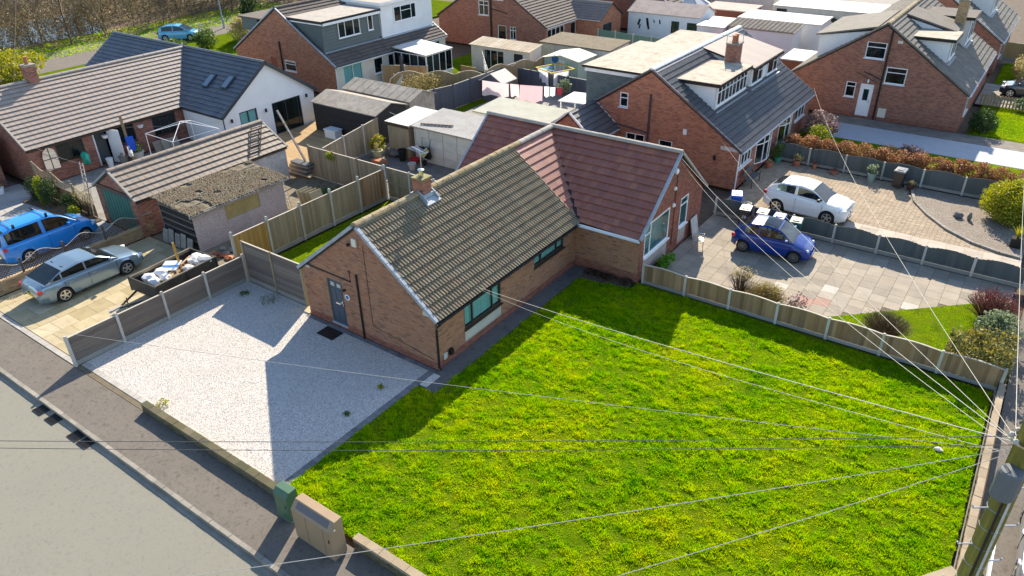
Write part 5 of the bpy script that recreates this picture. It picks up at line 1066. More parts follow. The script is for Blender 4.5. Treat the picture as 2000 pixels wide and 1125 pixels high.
for b_ in range(3):
    x0 = -29.2+b_*2.0; top = lambda x: 1.75-.22*b_+.14*math.cos((x-x0)/2*2*math.pi)
    MB().box(x0-.05, .05, 0, x0+.05, .15, 1.95-.2*b_).build('post', m_wood_old, lt)
    for k in range(12): MB().box(x0+.06+k*.157, .08, .1, x0+.06+k*.157+.14, .1, 1.2-.2*b_).build('board', m_wood_dark, lt)
    la = MB()
    for k in range(14): la.bar((x0+.06+k*.14, .1, 1.2-.2*b_), (x0+.06+k*.14, .1, top(x0+k*.14)), .02, .012)
    for z in (1.3, 1.42, 1.54): la.bar((x0+.05, .1, z-.2*b_), (x0+1.95, .1, z-.2*b_), .012, .02)
    la.build('trellis', m_wood_old, lt, kind='stuff'); cp = MB()
    for q in range(10): cp.bar((x0+q*.2, .1, top(x0+q*.2)), (x0+(q+1)*.2, .1, top(x0+(q+1)*.2)), .05, .03)
    cp.build('capping', m_wood_old, lt)
sheet('planting_bed', [(-29.0, -1.1), (-22.9, -.6), (-22.9, .05), (-29.0, .05)], .06, m_soil)

# ------------------------------------------------------------------ sheds and garages behind
def shed(label, x0, x1, y0, y1, ez, rz, wm, rm, axis='x', win=(), name='timber_shed', cat='shed', ribs=0, over=.12, boards=True):
    t = thing(name, label, cat, ((x0+x1)/2, (y0+y1)/2, 0))
    if axis == 'x':
        ym = (y0+y1)/2
        faces = [((x0, y0, 0), (1, 0, 0), [(0, 0), (x1-x0, 0), (x1-x0, ez), (0, ez)]), ((x1, y0, 0), (0, 1, 0), [(0, 0), (y1-y0, 0), (y1-y0, ez), (ym-y0, rz), (0, ez)]),
                 ((x1, y1, 0), (-1, 0, 0), [(0, 0), (x1-x0, 0), (x1-x0, ez), (0, ez)]), ((x0, y1, 0), (0, -1, 0), [(0, 0), (y1-y0, 0), (y1-y0, ez), (ym-y0, rz), (0, ez)])]
        for i, (P, U, o_) in enumerate(faces): wall(t, P, U, o_, win if i == 0 else (), None, wm)
        if boards:
            for k in range(int(ez/.15)): MB().box(x0-.012, y0-.014, k*.15+.004, x1+.012, y0-.004, k*.15+.14).build('board', wm, t)
        for w in win: window(t, (x0, y0, 0), (1, 0, 0), w, (1, 1), None, m_blacksh, sill=False, depth=.02)
        s = (rz-ez)/(ym-y0); dy = over
        MB().prism([(x0-over, y0-dy, ez-dy*s+.02), (x1+over, y0-dy, ez-dy*s+.02), (x1+over, ym, rz+.02), (x0-over, ym, rz+.02)], (0, 0, .06)).build('roof_slope', rm, t)
        MB().prism([(x0-over, ym+.002, rz+.02), (x1+over, ym+.002, rz+.02), (x1+over, y1+dy, ez-dy*s+.02), (x0-over, y1+dy, ez-dy*s+.02)], (0, 0, .06)).build('roof_slope', rm, t)
        for k in range(ribs):
            x = x0+(x1-x0)*(k+.5)/ribs; MB().bar((x, y0-dy, ez-dy*s+.085), (x, ym, rz+.085), .05, .03).build('roof_batten', rm, t)
            MB().bar((x, ym, rz+.085), (x, y1+dy, ez-dy*s+.085), .05, .03).build('roof_batten', rm, t)
    return t
def flat_shed(label, x0, x1, y0, y1, z0, z1, wm, rm, name='flat_roof_garage', cat='garage', panels=0, over=.12, slope_y=False, fascia=None, doorm=None):
    t = thing(name, label, cat, ((x0+x1)/2, (y0+y1)/2, 0))
    za, zb = z0, z1
    wall(t, (x0, y0, 0), (1, 0, 0), [(0, 0), (x1-x0, 0), (x1-x0, za), (0, za)], (), None, wm); wall(t, (x1, y0, 0), (0, 1, 0), [(0, 0), (y1-y0, 0), (y1-y0, zb), (0, za)], (), None, wm)
    wall(t, (x1, y1, 0), (-1, 0, 0), [(0, 0), (x1-x0, 0), (x1-x0, zb), (0, zb)], (), None, wm); wall(t, (x0, y1, 0), (0, -1, 0), [(0, 0), (y1-y0, 0), (y1-y0, za), (0, zb)], (), None, wm)
    MB().prism([(x0-over, y0-over, za+.01), (x1+over, y0-over, za+.01), (x1+over, y1+over, zb+.01), (x0-over, y1+over, zb+.01)], (0, 0, .09)).build('roof', rm, t)
    if fascia: MB().box(x0-over, y0-over-.02, za-.1, x1+over, y0-over, za+.09).build('fascia', fascia, t)
    for k in range(panels):
        a = x0+(x1-x0)*k/panels; b = x0+(x1-x0)*(k+1)/panels
        MB().box(a+.02, y0-.05, .03, a+.09, y0-.002, za-.02).build('panel_rib', wm, t)
        for j in range(4): MB().box(a+.1, y0-.02, .06+j*(za-.1)/4, b-.0, y0-.003, .03+(j+1)*(za-.1)/4).build('wall_panel', wm, t)
    if doorm: MB().box(x0+.3, y0-.03, .02, x0+1.3, y0-.004, za-.2).build('door', doorm, t)
    return t
shed('black timber shed with cement sheet roof beside the deck', -24.4, -18.6, 16.1, 18.9, 2.0, 2.45, m_blacksh, m_asb, win=[(1.9, 3.1, 1.0, 1.6)], ribs=0)
shed('second long shed with battened cement roof behind the black one', -25.0, -18.8, 19.5, 22.0, 2.0, 2.45, m_asb, m_asb, ribs=8, boards=False)
m_prefab = mat('prefab_panel', [(.62, .59, .51), (.56, .53, .45), (.68, .65, .57)], dirt=.2, rough=.9)
pg_ = flat_shed('cream concrete panel garage with corrugated roof behind the patio', -15.0, -8.6, 15.7, 18.4, 2.05, 2.3, m_prefab, m_asb, 'panel_garage', panels=6)
cr = MB()
for k in range(60): cr.poly([(-15.15+k*.111, 15.5, 2.17+.025*(k % 2)), (-15.15+(k+1)*.111, 15.5, 2.17+.025*((k+1) % 2)), (-15.15+(k+1)*.111, 18.6, 2.43+.025*((k+1) % 2)), (-15.15+k*.111, 18.6, 2.43+.025*(k % 2))])
cr.build('corrugated_sheet', mat('cement_sheet_pale', [(.36, .345, .325), (.41, .395, .37)], 'noise', 2, dirt=.25, rough=.95), pg_)
cl_ = thing('roof_batten_stack', 'dark roofing strip lying loose on the corrugated garage roof', 'strip', (-13.5, 16.4, 2.3)); MB().bar((-14.6, 15.9, 2.28), (-12.6, 16.5, 2.33), .12, .06).build('strip', m_tile_dk, cl_)
flat_shed('small lean-to shed with pale felt roof left of the panel garage', -16.9, -15.2, 15.4, 18.0, 2.1, 2.3, m_wood_old, m_felt_w, 'lean_to_shed', 'shed', fascia=m_brownframe)
flat_shed('flat roofed outhouse with pale green roof behind the red tiled wing', -13.3, -8.1, 19.5, 22.2, 2.25, 2.4, m_render, mat('pale_roof', [(.38, .375, .31), (.43, .425, .355)], 'noise', 1.5, dirt=.2, rough=.9), 'outhouse', 'outhouse')
flat_shed('long concrete panel garage with mossy sheet roof in the middle distance', -20.7, -14.1, 38.2, 41.6, 2.15, 2.3, m_prefab, m_mosssheet, 'panel_garage', panels=5)
gs_ = thing('metal_shed', 'pale green metal shed with cream ribbed roof behind the rotary dryer', 'shed', (-16.4, 36, 0))
m_mg = mat('metal_green', [(.38, .45, .36), (.34, .41, .33)], 'noise', 2, dirt=.1, rough=.5)
wall(gs_, (-17.9, 34.5, 0), (1, 0, 0), [(0, 0), (3.1, 0), (3.1, 2.0), (1.55, 2.3), (0, 2.0)], (), None, m_mg); wall(gs_, (-14.8, 34.5, 0), (0, 1, 0), [(0, 0), (2.6, 0), (2.6, 2.0), (0, 2.0)], (), None, m_mg)
for k in range(11): MB().box(-17.9+k*.28, 34.46, .03, -17.9+k*.28+.2, 34.495, 1.95).build('rib', m_mg if k not in (4, 5, 6) else m_cream, gs_)
for (a, b) in ((-18.05, -16.35), (-16.35, -14.65)):
    za, zb = (2.0, 2.33) if a < -17 else (2.33, 2.0); MB().prism([(a, 34.35, za), (b, 34.35, zb), (b, 37.2, zb), (a, 37.2, za)], (0, 0, .05)).build('roof_slope', m_cream, gs_)
# summer house
su = thing('summer_house', 'cream timber summer house with rusty corrugated roof', 'summer house', (-22.4, 35.5, 0))
wall(su, (-25.4, 34.6, 0), (1, 0, 0), [(0, 0), (6.0, 0), (6.0, 2.2), (0, 2.2)], [(1.3, 3.4, .1, 1.95), (4.4, 5.3, .1, 1.9)], None, m_cream); wall(su, (-19.4, 34.6, 0), (0, 1, 0), [(0, 0), (1.7, 0), (1.7, 2.45), (0, 2.2)], (), None, m_cream)
window(su, (-25.4, 34.6, 0), (1, 0, 0), (1.31, 3.39, .11, 1.94), (1, 1, 1), None, m_cream, sill=False, blind='curtain'); MB().box(-20.99, 34.63, .1, -20.11, 34.66, 1.89).build('door', m_blacksh, su)
for k in range(14): MB().box(-25.41, 34.58, .1+k*.15, -24.11, 34.597, .1+k*.15+.135).build('board', m_cream, su)
for k in range(16): MB().cbox((-25.5+.2+k*.39, 35.35, 2.34), (.18, 1.02, .02), Matrix.Rotation(R(8), 3, 'X')).build('roof_sheet', mat('rust_sheet', [(.46, .38, .27), (.40, .33, .24), (.52, .45, .34)], dirt=.35, rough=.9), su)
# white garage with felt roof, and the flat roofs round it
wg = shed('white rendered garage with pink gravel felt roof and wall stickers', -20.0, -12.6, 52.8, 56.4, 2.5, 3.3, m_render, mat('pink_felt', [(.46, .36, .30), (.52, .42, .36), (.40, .31, .26)], 'noise', 3, dirt=.25, rough=.95, bump=.4), win=[(4.6, 5.4, .9, 2.0), (6.2, 7.2, .9, 2.0)], boards=False, name='garage', cat='garage')
for (x, z, s) in ((-18.8, 1.6, .3), (-18.7, 1.2, .2), (-17.9, 1.7, .35), (-17.8, 1.3, .3), (-17.2, 1.8, .15), (-16.6, 1.8, .2)): MB().cbox((x, 52.79, z), (s*.35, .004, s), Matrix.Rotation(R(rnd.uniform(-20, 20)), 3, 'Y')).build('wall_sticker', m_black, wg)
flat_shed('flat roofed garage with lichen felt roof behind the glare-white ridge', -11.8, -5.4, 40.2, 46.8, 2.3, 2.5, m_brick_or, m_felt_l, 'flat_roof_garage', 'garage')
flat_shed('white flat roofed store left of the corrugated shed', -12.0, -9.6, 51.0, 55.0, 2.2, 2.3, m_render, m_felt_w, 'store', 'shed')
ws = flat_shed('white shed with corrugated brown roof and dark door behind the brown dormer', -9.4, -3.6, 51.8, 54.2, 2.2, 2.5, m_render, m_asb, 'shed', 'shed', doorm=m_black)
for k in range(30): MB().bar((-9.5+k*.2, 51.6, 2.34), (-9.5+k*.2, 54.4, 2.66), .09, .05).build('corrugation', m_tile_dk if k % 2 else m_asb, ws)
flat_shed('long white flat roofed building behind the corrugated shed', -9.8, -2.4, 55.4, 59.0, 2.4, 2.5, m_render, m_felt_w, 'outbuilding', 'shed')
flat_shed('white roofed bay beside the lichen covered house', -1.6, .3, 42.6, 45.6, 2.2, 2.3, m_brick_or, m_felt_w, 'rear_bay', 'extension')
flat_shed('pinkish flat roofed outbuilding with brick parapet', -14.5, -9.8, 58.2, 61.5, 2.4, 2.5, m_brick_red, MAT['pink_felt'], 'outbuilding', 'shed')
flat_shed('pale garden room with dark hedge along its wall', -9.0, 1.0, 63.0, 67, 2.4, 2.6, m_cream, m_felt_w, 'garden_room', 'shed', doorm=m_black)
flat_shed('cream bungalow wall with dark posts under the top of the scene', -17.0, -10.0, 66, 70, 2.5, 2.7, m_cream, m_felt, 'annexe', 'house', panels=5)
gz = thing('gazebo', 'white glazed gazebo roof behind the pinkish garage', 'gazebo', (-17.0, 60.5, 0))
MB().lathe([(2.3, 0), (2.3, 2.2)], (-17.0, 60.5, 0), 8).build('wall', m_white, gz)
for k in range(8):
    a0_, a1_ = 2*math.pi*k/8, 2*math.pi*(k+1)/8; P = lambda a, r, z: Vector((-17+r*math.cos(a), 60.5+r*math.sin(a), z))
    MB().poly([P(a0_, 2.5, 2.2), P(a1_, 2.5, 2.2), P(a1_, .1, 3.6), P(a0_, .1, 3.6)]).build('roof_panel', m_felt_w, gz); MB().bar(P(a0_, 2.5, 2.23), P(a0_, .1, 3.63), .06).build('rafter', m_lead, gz)
sb = thing('storage_box', 'small grey garden store with cream lid roof by the pink washing', 'shed', (-18.4, 28.9, 0))
wall(sb, (-19.3, 28.0, 0), (1, 0, 0), [(0, 0), (1.9, 0), (1.9, 1.5), (.95, 2.0), (0, 1.5)], (), None, m_wood_navy); wall(sb, (-17.4, 28.0, 0), (0, 1, 0), [(0, 0), (1.6, 0), (1.6, 1.5), (0, 1.5)], (), None, m_wood_navy)
for (a, za, b, zb) in ((-19.45, 1.45, -18.35, 2.05), (-18.35, 2.05, -17.25, 1.45)): MB().prism([(a, 27.85, za), (b, 27.85, zb), (b, 29.7, zb), (a, 29.7, za)], (0, 0, .06)).build('roof_slope', m_cream, sb)

# ------------------------------------------------------------------ vehicles
def lerp_pts(pts, x):
    if x <= pts[0][0]: return pts[0][1]
    for (a, za), (b, zb) in zip(pts, pts[1:]):
        if x <= b:
            t = (x-a)/(b-a); t2 = t*t*(3-2*t); return za+(zb-za)*(t*.6+t2*.4)
    return pts[-1][1]
def car(name, label, loc, rz, paint, L, W, wb_f, wb_r, wr, belt, green, sides, cat='car', spokes=5, roofm=None, rimm=None, bars=False, glass_roof=False, lamp='wide', group=None, rear_plate=True):
    """x forward. belt: (x, z) line of bonnet, sills of the windows and boot; green: (x, z) roof line of the cabin;
    sides: x ranges of the side windows"""
    t = thing(name, label, cat, loc, rz, group); bl = dict(local=True)
    hw = W/2; n = 96; xs = [-L/2+L*i/n for i in range(n+1)]
    ws_ = [wb_r, wb_f]; ar = wr+.045
    def zb(x):
        e = abs(2*x/L); z = .17+.13*max(0, e-.8)/.2
        for c in ws_:
            d = abs(x-c)
            if d < ar: z = max(z, wr+math.sqrt(ar*ar-d*d))
        return z
    def half(x):
        e = abs(2*x/L); w = hw*(1-.03*e**2-.16*max(0, (e-.72)/.28)**2.4); return w
    rows = []
    for x in xs:
        b = zb(x); zt = lerp_pts(belt, x); w = half(x); fl = .018*max(0, 1-min(abs(x-wb_f), abs(x-wb_r))/.5)
        zmid = max(.52*zt+.06, b+.02); sh = max(zt-.13, zmid+.01)
        rows.append([(w*.90, b), (w*.985+fl*.5, max(b+.09, b+.01) if b < .3 else b+.004), (w+fl, zmid), (w*.985, sh), (w*.945, zt-.045), (w*.86, zt-.008), (w*.45, zt+.012), (0, zt+.018)])
    body = MB(); k = len(rows[0])
    for s in (1, -1):
        o = len(body.v)
        for x, r_ in zip(xs, rows): body.v.extend((x, y*s, z) for y, z in r_)
        for i in range(n):
            for j in range(k-1):
                f = (o+i*k+j, o+(i+1)*k+j, o+(i+1)*k+j+1, o+i*k+j+1); body.f.append(f[::-1] if s > 0 else f)
        body.f.append(tuple(range(o, o+k)) if s > 0 else tuple(range(o+k-1, o-1, -1))); e = o+n*k
        body.f.append(tuple(range(e+k-1, e-1, -1)) if s > 0 else tuple(range(e, e+k)))
    bo = body.build('body', paint, t, smooth=True, local=True); smooth_by_angle(bo, 35)
    MB().box(-L/2+.25, -hw*.62, .16, L/2-.25, hw*.62, .5).build('underbody', m_black, t, **bl)
    # cabin
    gx0, gx1 = green[0][0], green[-1][0]; m_ = 44; gx = [gx0+(gx1-gx0)*i/m_ for i in range(m_+1)]; gr = []
    rf0 = max(green, key=lambda p: p[1])[1]; top0 = [x for x in gx if lerp_pts(green, x) > rf0-.10]; xa, xb = min(top0), max(top0)
    for x in gx:
        zl = lerp_pts(belt, x); h = max(lerp_pts(green, x)-zl, .004); w = half(x)*.885; tm = .20
        gr.append([(w, zl-.05), (w-tm*h*.06, zl+.03*min(1, h*8)), (w-tm*h*.86, zl+h*.84), (w-tm*h-.05*min(1, h*3), zl+h*.96), ((w-tm*h)*.5, zl+h*.995), (0, zl+h)])
    paintq = MB(); panes = {}
    for s in (1, -1):
        for i in range(m_):
            xm = (gx[i]+gx[i+1])/2
            for j in range(5):
                q = [(gx[i], gr[i][j][0]*s, gr[i][j][1]), (gx[i+1], gr[i+1][j][0]*s, gr[i+1][j][1]), (gx[i+1], gr[i+1][j+1][0]*s, gr[i+1][j+1][1]), (gx[i], gr[i][j+1][0]*s, gr[i][j+1][1])]
                if s > 0: q = q[::-1]
                key = None
                if j == 1:
                    for si, (a, b) in enumerate(sides):
                        if a < xm < b: key = ('side_window', si, s)
                elif j >= 3:
                    if xm > xb: key = ('windscreen', 0, 0)
                    elif xm < xa and xm > gx0+.04: key = ('rear_window', 0, 0)
                    elif glass_roof and xm > xb-.75 and xm < xb-.05: key = ('sunroof', 0, 0)
                (panes.setdefault(key, MB()) if key else paintq).poly(q)
    cb = paintq.build('cabin', roofm or paint, t, smooth=True, local=True)
    for key, mb in panes.items():
        o = mb.build(key[0], m_glass_car, t, smooth=True, local=True)
    seat = MB(); zc = lerp_pts(belt, 0)
    MB().poly([(gx0+.25, -hw*.74, zc-.005+.03), (gx1-.12, -hw*.72, zc+.03), (gx1-.12, hw*.72, zc+.03), (gx0+.25, hw*.74, zc+.03)]).build('interior', m_black, t, **bl)
    for (sx, sy) in ((.05, .36), (.05, -.36), (-.85, .36), (-.85, -.36)):
        if sx+gx0 < -9: continue
        MB().cbox((sx-.1, sy, zc+.12), (.06, .2, .14)).cbox((sx-.12, sy, zc+.32), (.04, .11, .07)).build('seat_back', m_black, t, **bl)
    # wheels
    rimm = rimm or mat('alloy', [(.70, .70, .70)], dirt=.05, rough=.3, metal=.9); tyre_m = mat('tyre', [(.018, .018, .018)], dirt=.2, rough=.9, dcol=(.08, .07, .06))
    for c in ws_:
        for s in (1, -1):
            y = s*(hw-.115); yo = y+s*.1
            tw = MB().lathe([(wr*.62, -.1), (wr*.94, -.1), (wr, -.07), (wr, .07), (wr*.94, .1), (wr*.62, .1)], (c, y, wr), 28, 'y').build('wheel', tyre_m, t, **bl)
            MB().lathe([(wr*.66, -.01), (wr*.66, .0), (wr*.60, .012*1)], (c, yo+(-.035*s), wr), 24, 'y').build('hub_backing', m_black, tw, **bl)
            rim = MB(); nseg = 24
            for q in range(nseg):
                a0_, a1_ = 2*math.pi*q/nseg, 2*math.pi*(q+1)/nseg; pt = lambda a, r_, yy: (c+r_*math.cos(a), yy, wr+r_*math.sin(a))
                rim.poly([pt(a0_, wr*.60, yo+.004*s), pt(a1_, wr*.60, yo+.004*s), pt(a1_, wr*.69, yo+.006*s), pt(a0_, wr*.69, yo+.006*s)][::s])
            rim.build('rim', rimm, tw, **bl)
            for q in range(spokes):
                a = 2*math.pi*q/spokes+.3
                MB().bar((c, yo-.002*s, wr), (c+wr*.63*math.cos(a), yo-.002*s, wr+wr*.63*math.sin(a)), wr*(.22 if spokes < 8 else .09), .016, up=(0, 1, 0)).build('spoke', rimm, tw, **bl)
            MB().lathe([(wr*.15, -.012), (wr*.15, .012)], (c, yo, wr), 12, 'y').build('hub', rimm, tw, **bl)
    # lights, plates, mirrors, seams
    m_head = mat('headlamp', [(.75, .78, .80)], dirt=0, rough=.08, spec=1.0); m_tail = mat('tail_lamp', [(.55, .015, .012)], dirt=0, rough=.15, spec=.8)
    zf = lerp_pts(belt, L/2-.22); zr_ = lerp_pts(belt, -L/2+.12)
    for s in (1, -1):
        if lamp == 'round':
            MB().lathe([(.0, -.05), (.105, -.04), (.10, .03), (.05, .055), (0, .06)], (L/2-.17, s*hw*.70, zf-.10), 16, 'x').build('headlight', m_head, t, smooth=True, **bl)
            MB().lathe([(.0, -.03), (.055, -.02), (.05, .02), (0, .035)], (L/2-.07, s*hw*.68, zf-.28), 12, 'x').build('headlight', m_head, t, smooth=True, **bl)
        else:
            bevel(MB().cbox((L/2-.22, s*hw*.72, zf-.11), (.17, .17, .07), Matrix.Rotation(-s*R(28), 3, 'Z')).build('headlight', m_head, t, **bl), .03)
        bevel(MB().cbox((-L/2+.13, s*hw*.74, zr_-.14), (.09, .17, .085), Matrix.Rotation(s*R(22), 3, 'Z')).build('tail_light', m_tail, t, **bl), .03)
        mx = sides[-1][1]-.12; zm_ = lerp_pts(belt, mx)
        bevel(MB().cbox((mx, s*(hw*.885+.12), zm_+.09), (.06, .10, .065)).bar((mx, s*hw*.86, zm_+.03), (mx, s*(hw*.885+.08), zm_+.06), .03).build('wing_mirror', m_black if cat == 'crossover' else paint, t, **bl), .02)
        for x in sorted({a for a, b in sides[1:]} | {sides[-1][1]+.08}):
            MB().box(x-.004, s*hw*.965, .32, x+.004, s*(hw*1.0+.004), lerp_pts(belt, x)-.10).build('door_seam', m_black, t, **bl)
        for (a, b) in sides[-2:]:
            MB().box(a+.12, s*(hw*.985), lerp_pts(belt, a)-.20, a+.30, s*(hw*1.0+.022), lerp_pts(belt, a)-.17).build('door_handle', paint, t, **bl)
    MB().box(-L/2-.012, -.26, .48, -L/2+.03, .26, .60).build('number_plate', mat('plate_yellow', [(.75, .58, .06)], dirt=.05), t, **bl); MB().box(L/2-.03, -.26, .34, L/2+.012, .26, .45).build('number_plate', m_white, t, **bl)
    MB().box(L/2-.10, -hw*.45, .22, L/2+.004, hw*.45, .32).build('grille', m_black, t, **bl); MB().box(L/2-.14, -hw*.35, zf-.22, L/2-.05, hw*.35, zf-.10).build('grille', m_black, t, **bl)
    if bars:
        for x in (-1.4, .1):
            MB().tube([(x, -hw*.74, rf0+.09), (x, hw*.74, rf0+.09)], .025, 8).build('roof_bar', m_chrome, t, **bl)
            for s in (-1, 1): MB().box(x-.05, s*hw*.70-.03, rf0-.06, x+.05, s*hw*.70+.03, rf0+.12).build('bar_foot', m_black, t, **bl)
    return t
def paint(name, c, metal=.0, coat=1.0): return mat(name, [c], dirt=.03, rough=.28, spec=.5*coat, coat=coat, metal=metal)
saloon_b = [(-2.35, .70), (-2.28, .92), (-2.0, 1.0), (-1.4, 1.0), (.8, .95), (1.05, .93), (1.9, .82), (2.22, .68), (2.35, .52)]
car('saloon_car', 'silver blue four door saloon parked between lattice wall and grey plank fence', (-17.2, -3.75, .0), R(91), paint('paint_silver_blue', (.22, .31, .38), .55), 4.7, 1.84, 1.42, -1.39, .325, saloon_b,
    [(-2.05, 1.0), (-1.15, 1.34), (-.4, 1.43), (.3, 1.38), (1.2, .94)], [(-1.75, -1.3), (-1.25, -.3), (-.22, .95)])
car('van', 'bright blue passenger van with roof bars behind the lattice wall', (-22.2, -3.0, .0), R(92), paint('paint_bright_blue', (.012, .25, .66)), 4.4, 1.82, 1.45, -1.27, .315,
    [(-2.2, .95), (-2.1, 1.08), (1.1, 1.06), (1.35, 1.02), (1.9, .88), (2.12, .66), (2.2, .5)], [(-2.17, 1.05), (-2.0, 1.68), (-1.5, 1.8), (.15, 1.8), (.55, 1.68), (1.42, 1.04)], [(-1.9, -.35), (-.2, .95)], 'van', bars=True)
car('crossover_car', 'white crossover parked on the block paving behind the wheelie bins', (7.0, 20.85, .0), R(-3), paint('paint_white', (.80, .80, .79)), 4.14, 1.77, 1.24, -1.29, .345,
    [(-2.07, .76), (-1.98, 1.08), (-1.3, 1.13), (.8, 1.07), (1.1, 1.08), (1.62, 1.03), (1.96, .85), (2.07, .62)], [(-1.98, 1.08), (-1.66, 1.42), (-1.15, 1.58), (-.3, 1.63), (.3, 1.55), (1.08, 1.07)], [(-1.45, -.5), (-.4, .85)], 'crossover')
car('small_hatchback', 'dark blue retro hatchback parked on the flagged drive', (6.95, 15.75, .0), R(4), paint('paint_royal_blue', (.002, .032, .22), .0, .5), 3.55, 1.63, 1.10, -1.20, .295,
    [(-1.77, .66), (-1.68, .90), (-1.2, .94), (.7, .92), (.95, .92), (1.4, .80), (1.68, .62), (1.77, .46)], [(-1.70, .92), (-1.38, 1.26), (-.95, 1.44), (-.25, 1.49), (.28, 1.40), (1.0, .92)], [(-1.2, -.62), (-.52, .80)], spokes=14, glass_roof=True, lamp='round', rimm=mat('dark_alloy', [(.28, .28, .28)], dirt=0, rough=.35, metal=.8))
hb = [(-2.0, .7), (-1.92, .95), (.9, .95), (1.1, .94), (1.7, .84), (1.95, .64), (2.02, .5)]; hg_ = [(-1.95, .98), (-1.6, 1.38), (-1.0, 1.5), (-.2, 1.52), (.35, 1.42), (1.25, .94)]
car('hatchback', 'pale turquoise blue hatchback parked on the lane by the wood', (-59.0, 28.6, .0), R(40), paint('paint_sky_blue', (.09, .42, .62)), 4.05, 1.75, 1.25, -1.25, .31, hb, hg_, [(-1.5, -.45), (-.35, .95)])
car('hatchback', 'dark grey car parked on the bay beside the lichen covered house', (14.6, 49.8, .0), R(180), paint('paint_charcoal', (.035, .04, .05), .3), 3.95, 1.72, 1.25, -1.25, .31, hb, hg_, [(-1.5, -.45), (-.35, .95)])
car('hatchback', 'silver car parked at the side road kerb past the telegraph pole', (18.72, 2.6, .0), R(90), paint('paint_silver', (.46, .48, .50), .6), 4.05, 1.76, 1.25, -1.25, .31, hb, hg_, [(-1.5, -.45), (-.35, .95)])

# ------------------------------------------------------------------ trailer with rubbish
tr = thing('trailer', 'black box trailer loaded with white rubble sacks beside the grey plank fence', 'trailer', (-13.4, -1.75, 0), R(4))
m_trl = mat('trailer_black', [(.02, .02, .02), (.05, .05, .05)], 'noise', 3, dirt=.25, rough=.6, dcol=(.14, .12, .09)); m_ply = mat('trailer_ply', [(.30, .24, .16), (.24, .19, .12)], 'noise', 3, dirt=.4)
MB().box(-.85, -1.5, .45, .85, 1.5, .52).build('floor', m_ply, tr, local=True)
for (a, b, c, d) in ((-.9, -1.5, -.85, 1.5), (.85, -1.5, .9, 1.5), (-.85, -1.55, .85, -1.5), (-.85, 1.5, .85, 1.55)):
    MB().box(a, b, .42, c, d, 1.02).build('side_board', m_trl, tr, local=True)
MB().box(-.845, -1.49, .9, -.80, 1.49, 1.03).box(.80, -1.49, .9, .845, 1.49, 1.03).build('inner_board', m_ply, tr, local=True)
for s in (-1, 1):
    for y in (-1.52, 0, 1.52): MB().box(s*.9-.035, y-.03, .36, s*.9+.035, y+.03, 1.03).build('stake', m_trl, tr, local=True)
    MB().lathe([(.12, -.08), (.26, -.08), (.28, -.05), (.28, .05), (.26, .08), (.12, .08)], (s*1.02 if s < 0 else s*.98, .1, .28), 20, 'x').build('wheel', MAT['tyre'], tr, local=True)
    MB().bar((s*.6, -1.5, .42), (0, -2.75, .40), .06, .06).build('drawbar', m_trl, tr, local=True)
MB().bar((0, -2.6, .42), (0, -3.1, .42), .07, .07).lathe([(.06, 0), (.06, .1)], (0, -3.12, .38), 8).build('coupling', m_lead, tr, local=True)
MB().tube([(.12, -2.4, .1), (.12, -2.4, .75)], .025, 6).build('jockey_post', m_trl, tr, local=True)
m_sack = mat('rubble_sack', [(.72, .71, .68), (.80, .79, .77), (.62, .60, .56)], dirt=.2, rough=.9)
def lump(name, label, loc, r, m, seed, cat='sack', group=None, flat=.6):
    rr = random.Random(seed); import bmesh
    bm = bmesh.new(); bmesh.ops.create_icosphere(bm, subdivisions=2, radius=1)
    for v in bm.verts:
        k = 1+rr.uniform(-.22, .22); v.co = Vector((v.co.x*r[0]*k, v.co.y*r[1]*k, v.co.z*r[2]*k))
    me = bpy.data.meshes.new(name); bm.to_mesh(me); bm.free(); me.materials.append(m); o = place(name, me, None, loc); return tag(o, label, cat, group)
for i, (x, y, z, r) in enumerate(((-13.75, -2.7, .9, .34), (-13.3, -2.75, .88, .3), (-13.6, -2.2, .95, .33), (-13.2, -.8, 1.0, .36), (-12.95, -.5, 1.05, .34), (-13.45, -.55, .98, .33), (-13.0, -1.3, .92, .28), (-13.1, -2.3, .92, .28))):
    lump('rubble_sack', 'crumpled white rubble sack heaped in the black trailer', (x, y, z-.1), (r, r*.85, r*.6), m_sack, i, 'sack', 'rubble sacks in the trailer')
t = thing('plasterboard', 'broken white board with blue stripe lying on the sacks in the trailer', 'board', (-13.55, -1.8, .95)); MB().cbox((-13.55, -1.75, 1.02), (.42, .3, .015), Matrix.Rotation(R(18), 3, 'X') @ Matrix.Rotation(R(25), 3, 'Z')).build('sheet', m_white, t)
MB().cbox((-13.5, -1.78, 1.04), (.42, .03, .012), Matrix.Rotation(R(18), 3, 'X') @ Matrix.Rotation(R(25), 3, 'Z')).build('stripe', paint('paint_bright_blue', (0, 0, 1)), t)
t = thing('timber_offcut', 'orange timber post standing upright in the trailer load', 'timber', (-13.35, -1.45, .6)); MB().bar((-13.3, -1.45, .6), (-13.5, -1.42, 2.0), .08).build('post', mat('orange_wood', [(.55, .30, .06)], dirt=.2), t)
for i in range(7):
    a = Vector((-13.4+rnd.uniform(-.5, .5), -1.5+rnd.uniform(-1.0, 1.0), .85+rnd.uniform(0, .12))); d = Vector((rnd.uniform(-.4, .4), rnd.uniform(-.4, .4), rnd.uniform(-.03, .08)))
    o = MB().bar(a-d, a+d, .09, .03).build('timber_offcut', m_wood_tan, None); tag(o, 'short timber offcut lying in the loaded trailer', 'timber', 'offcuts in the trailer')
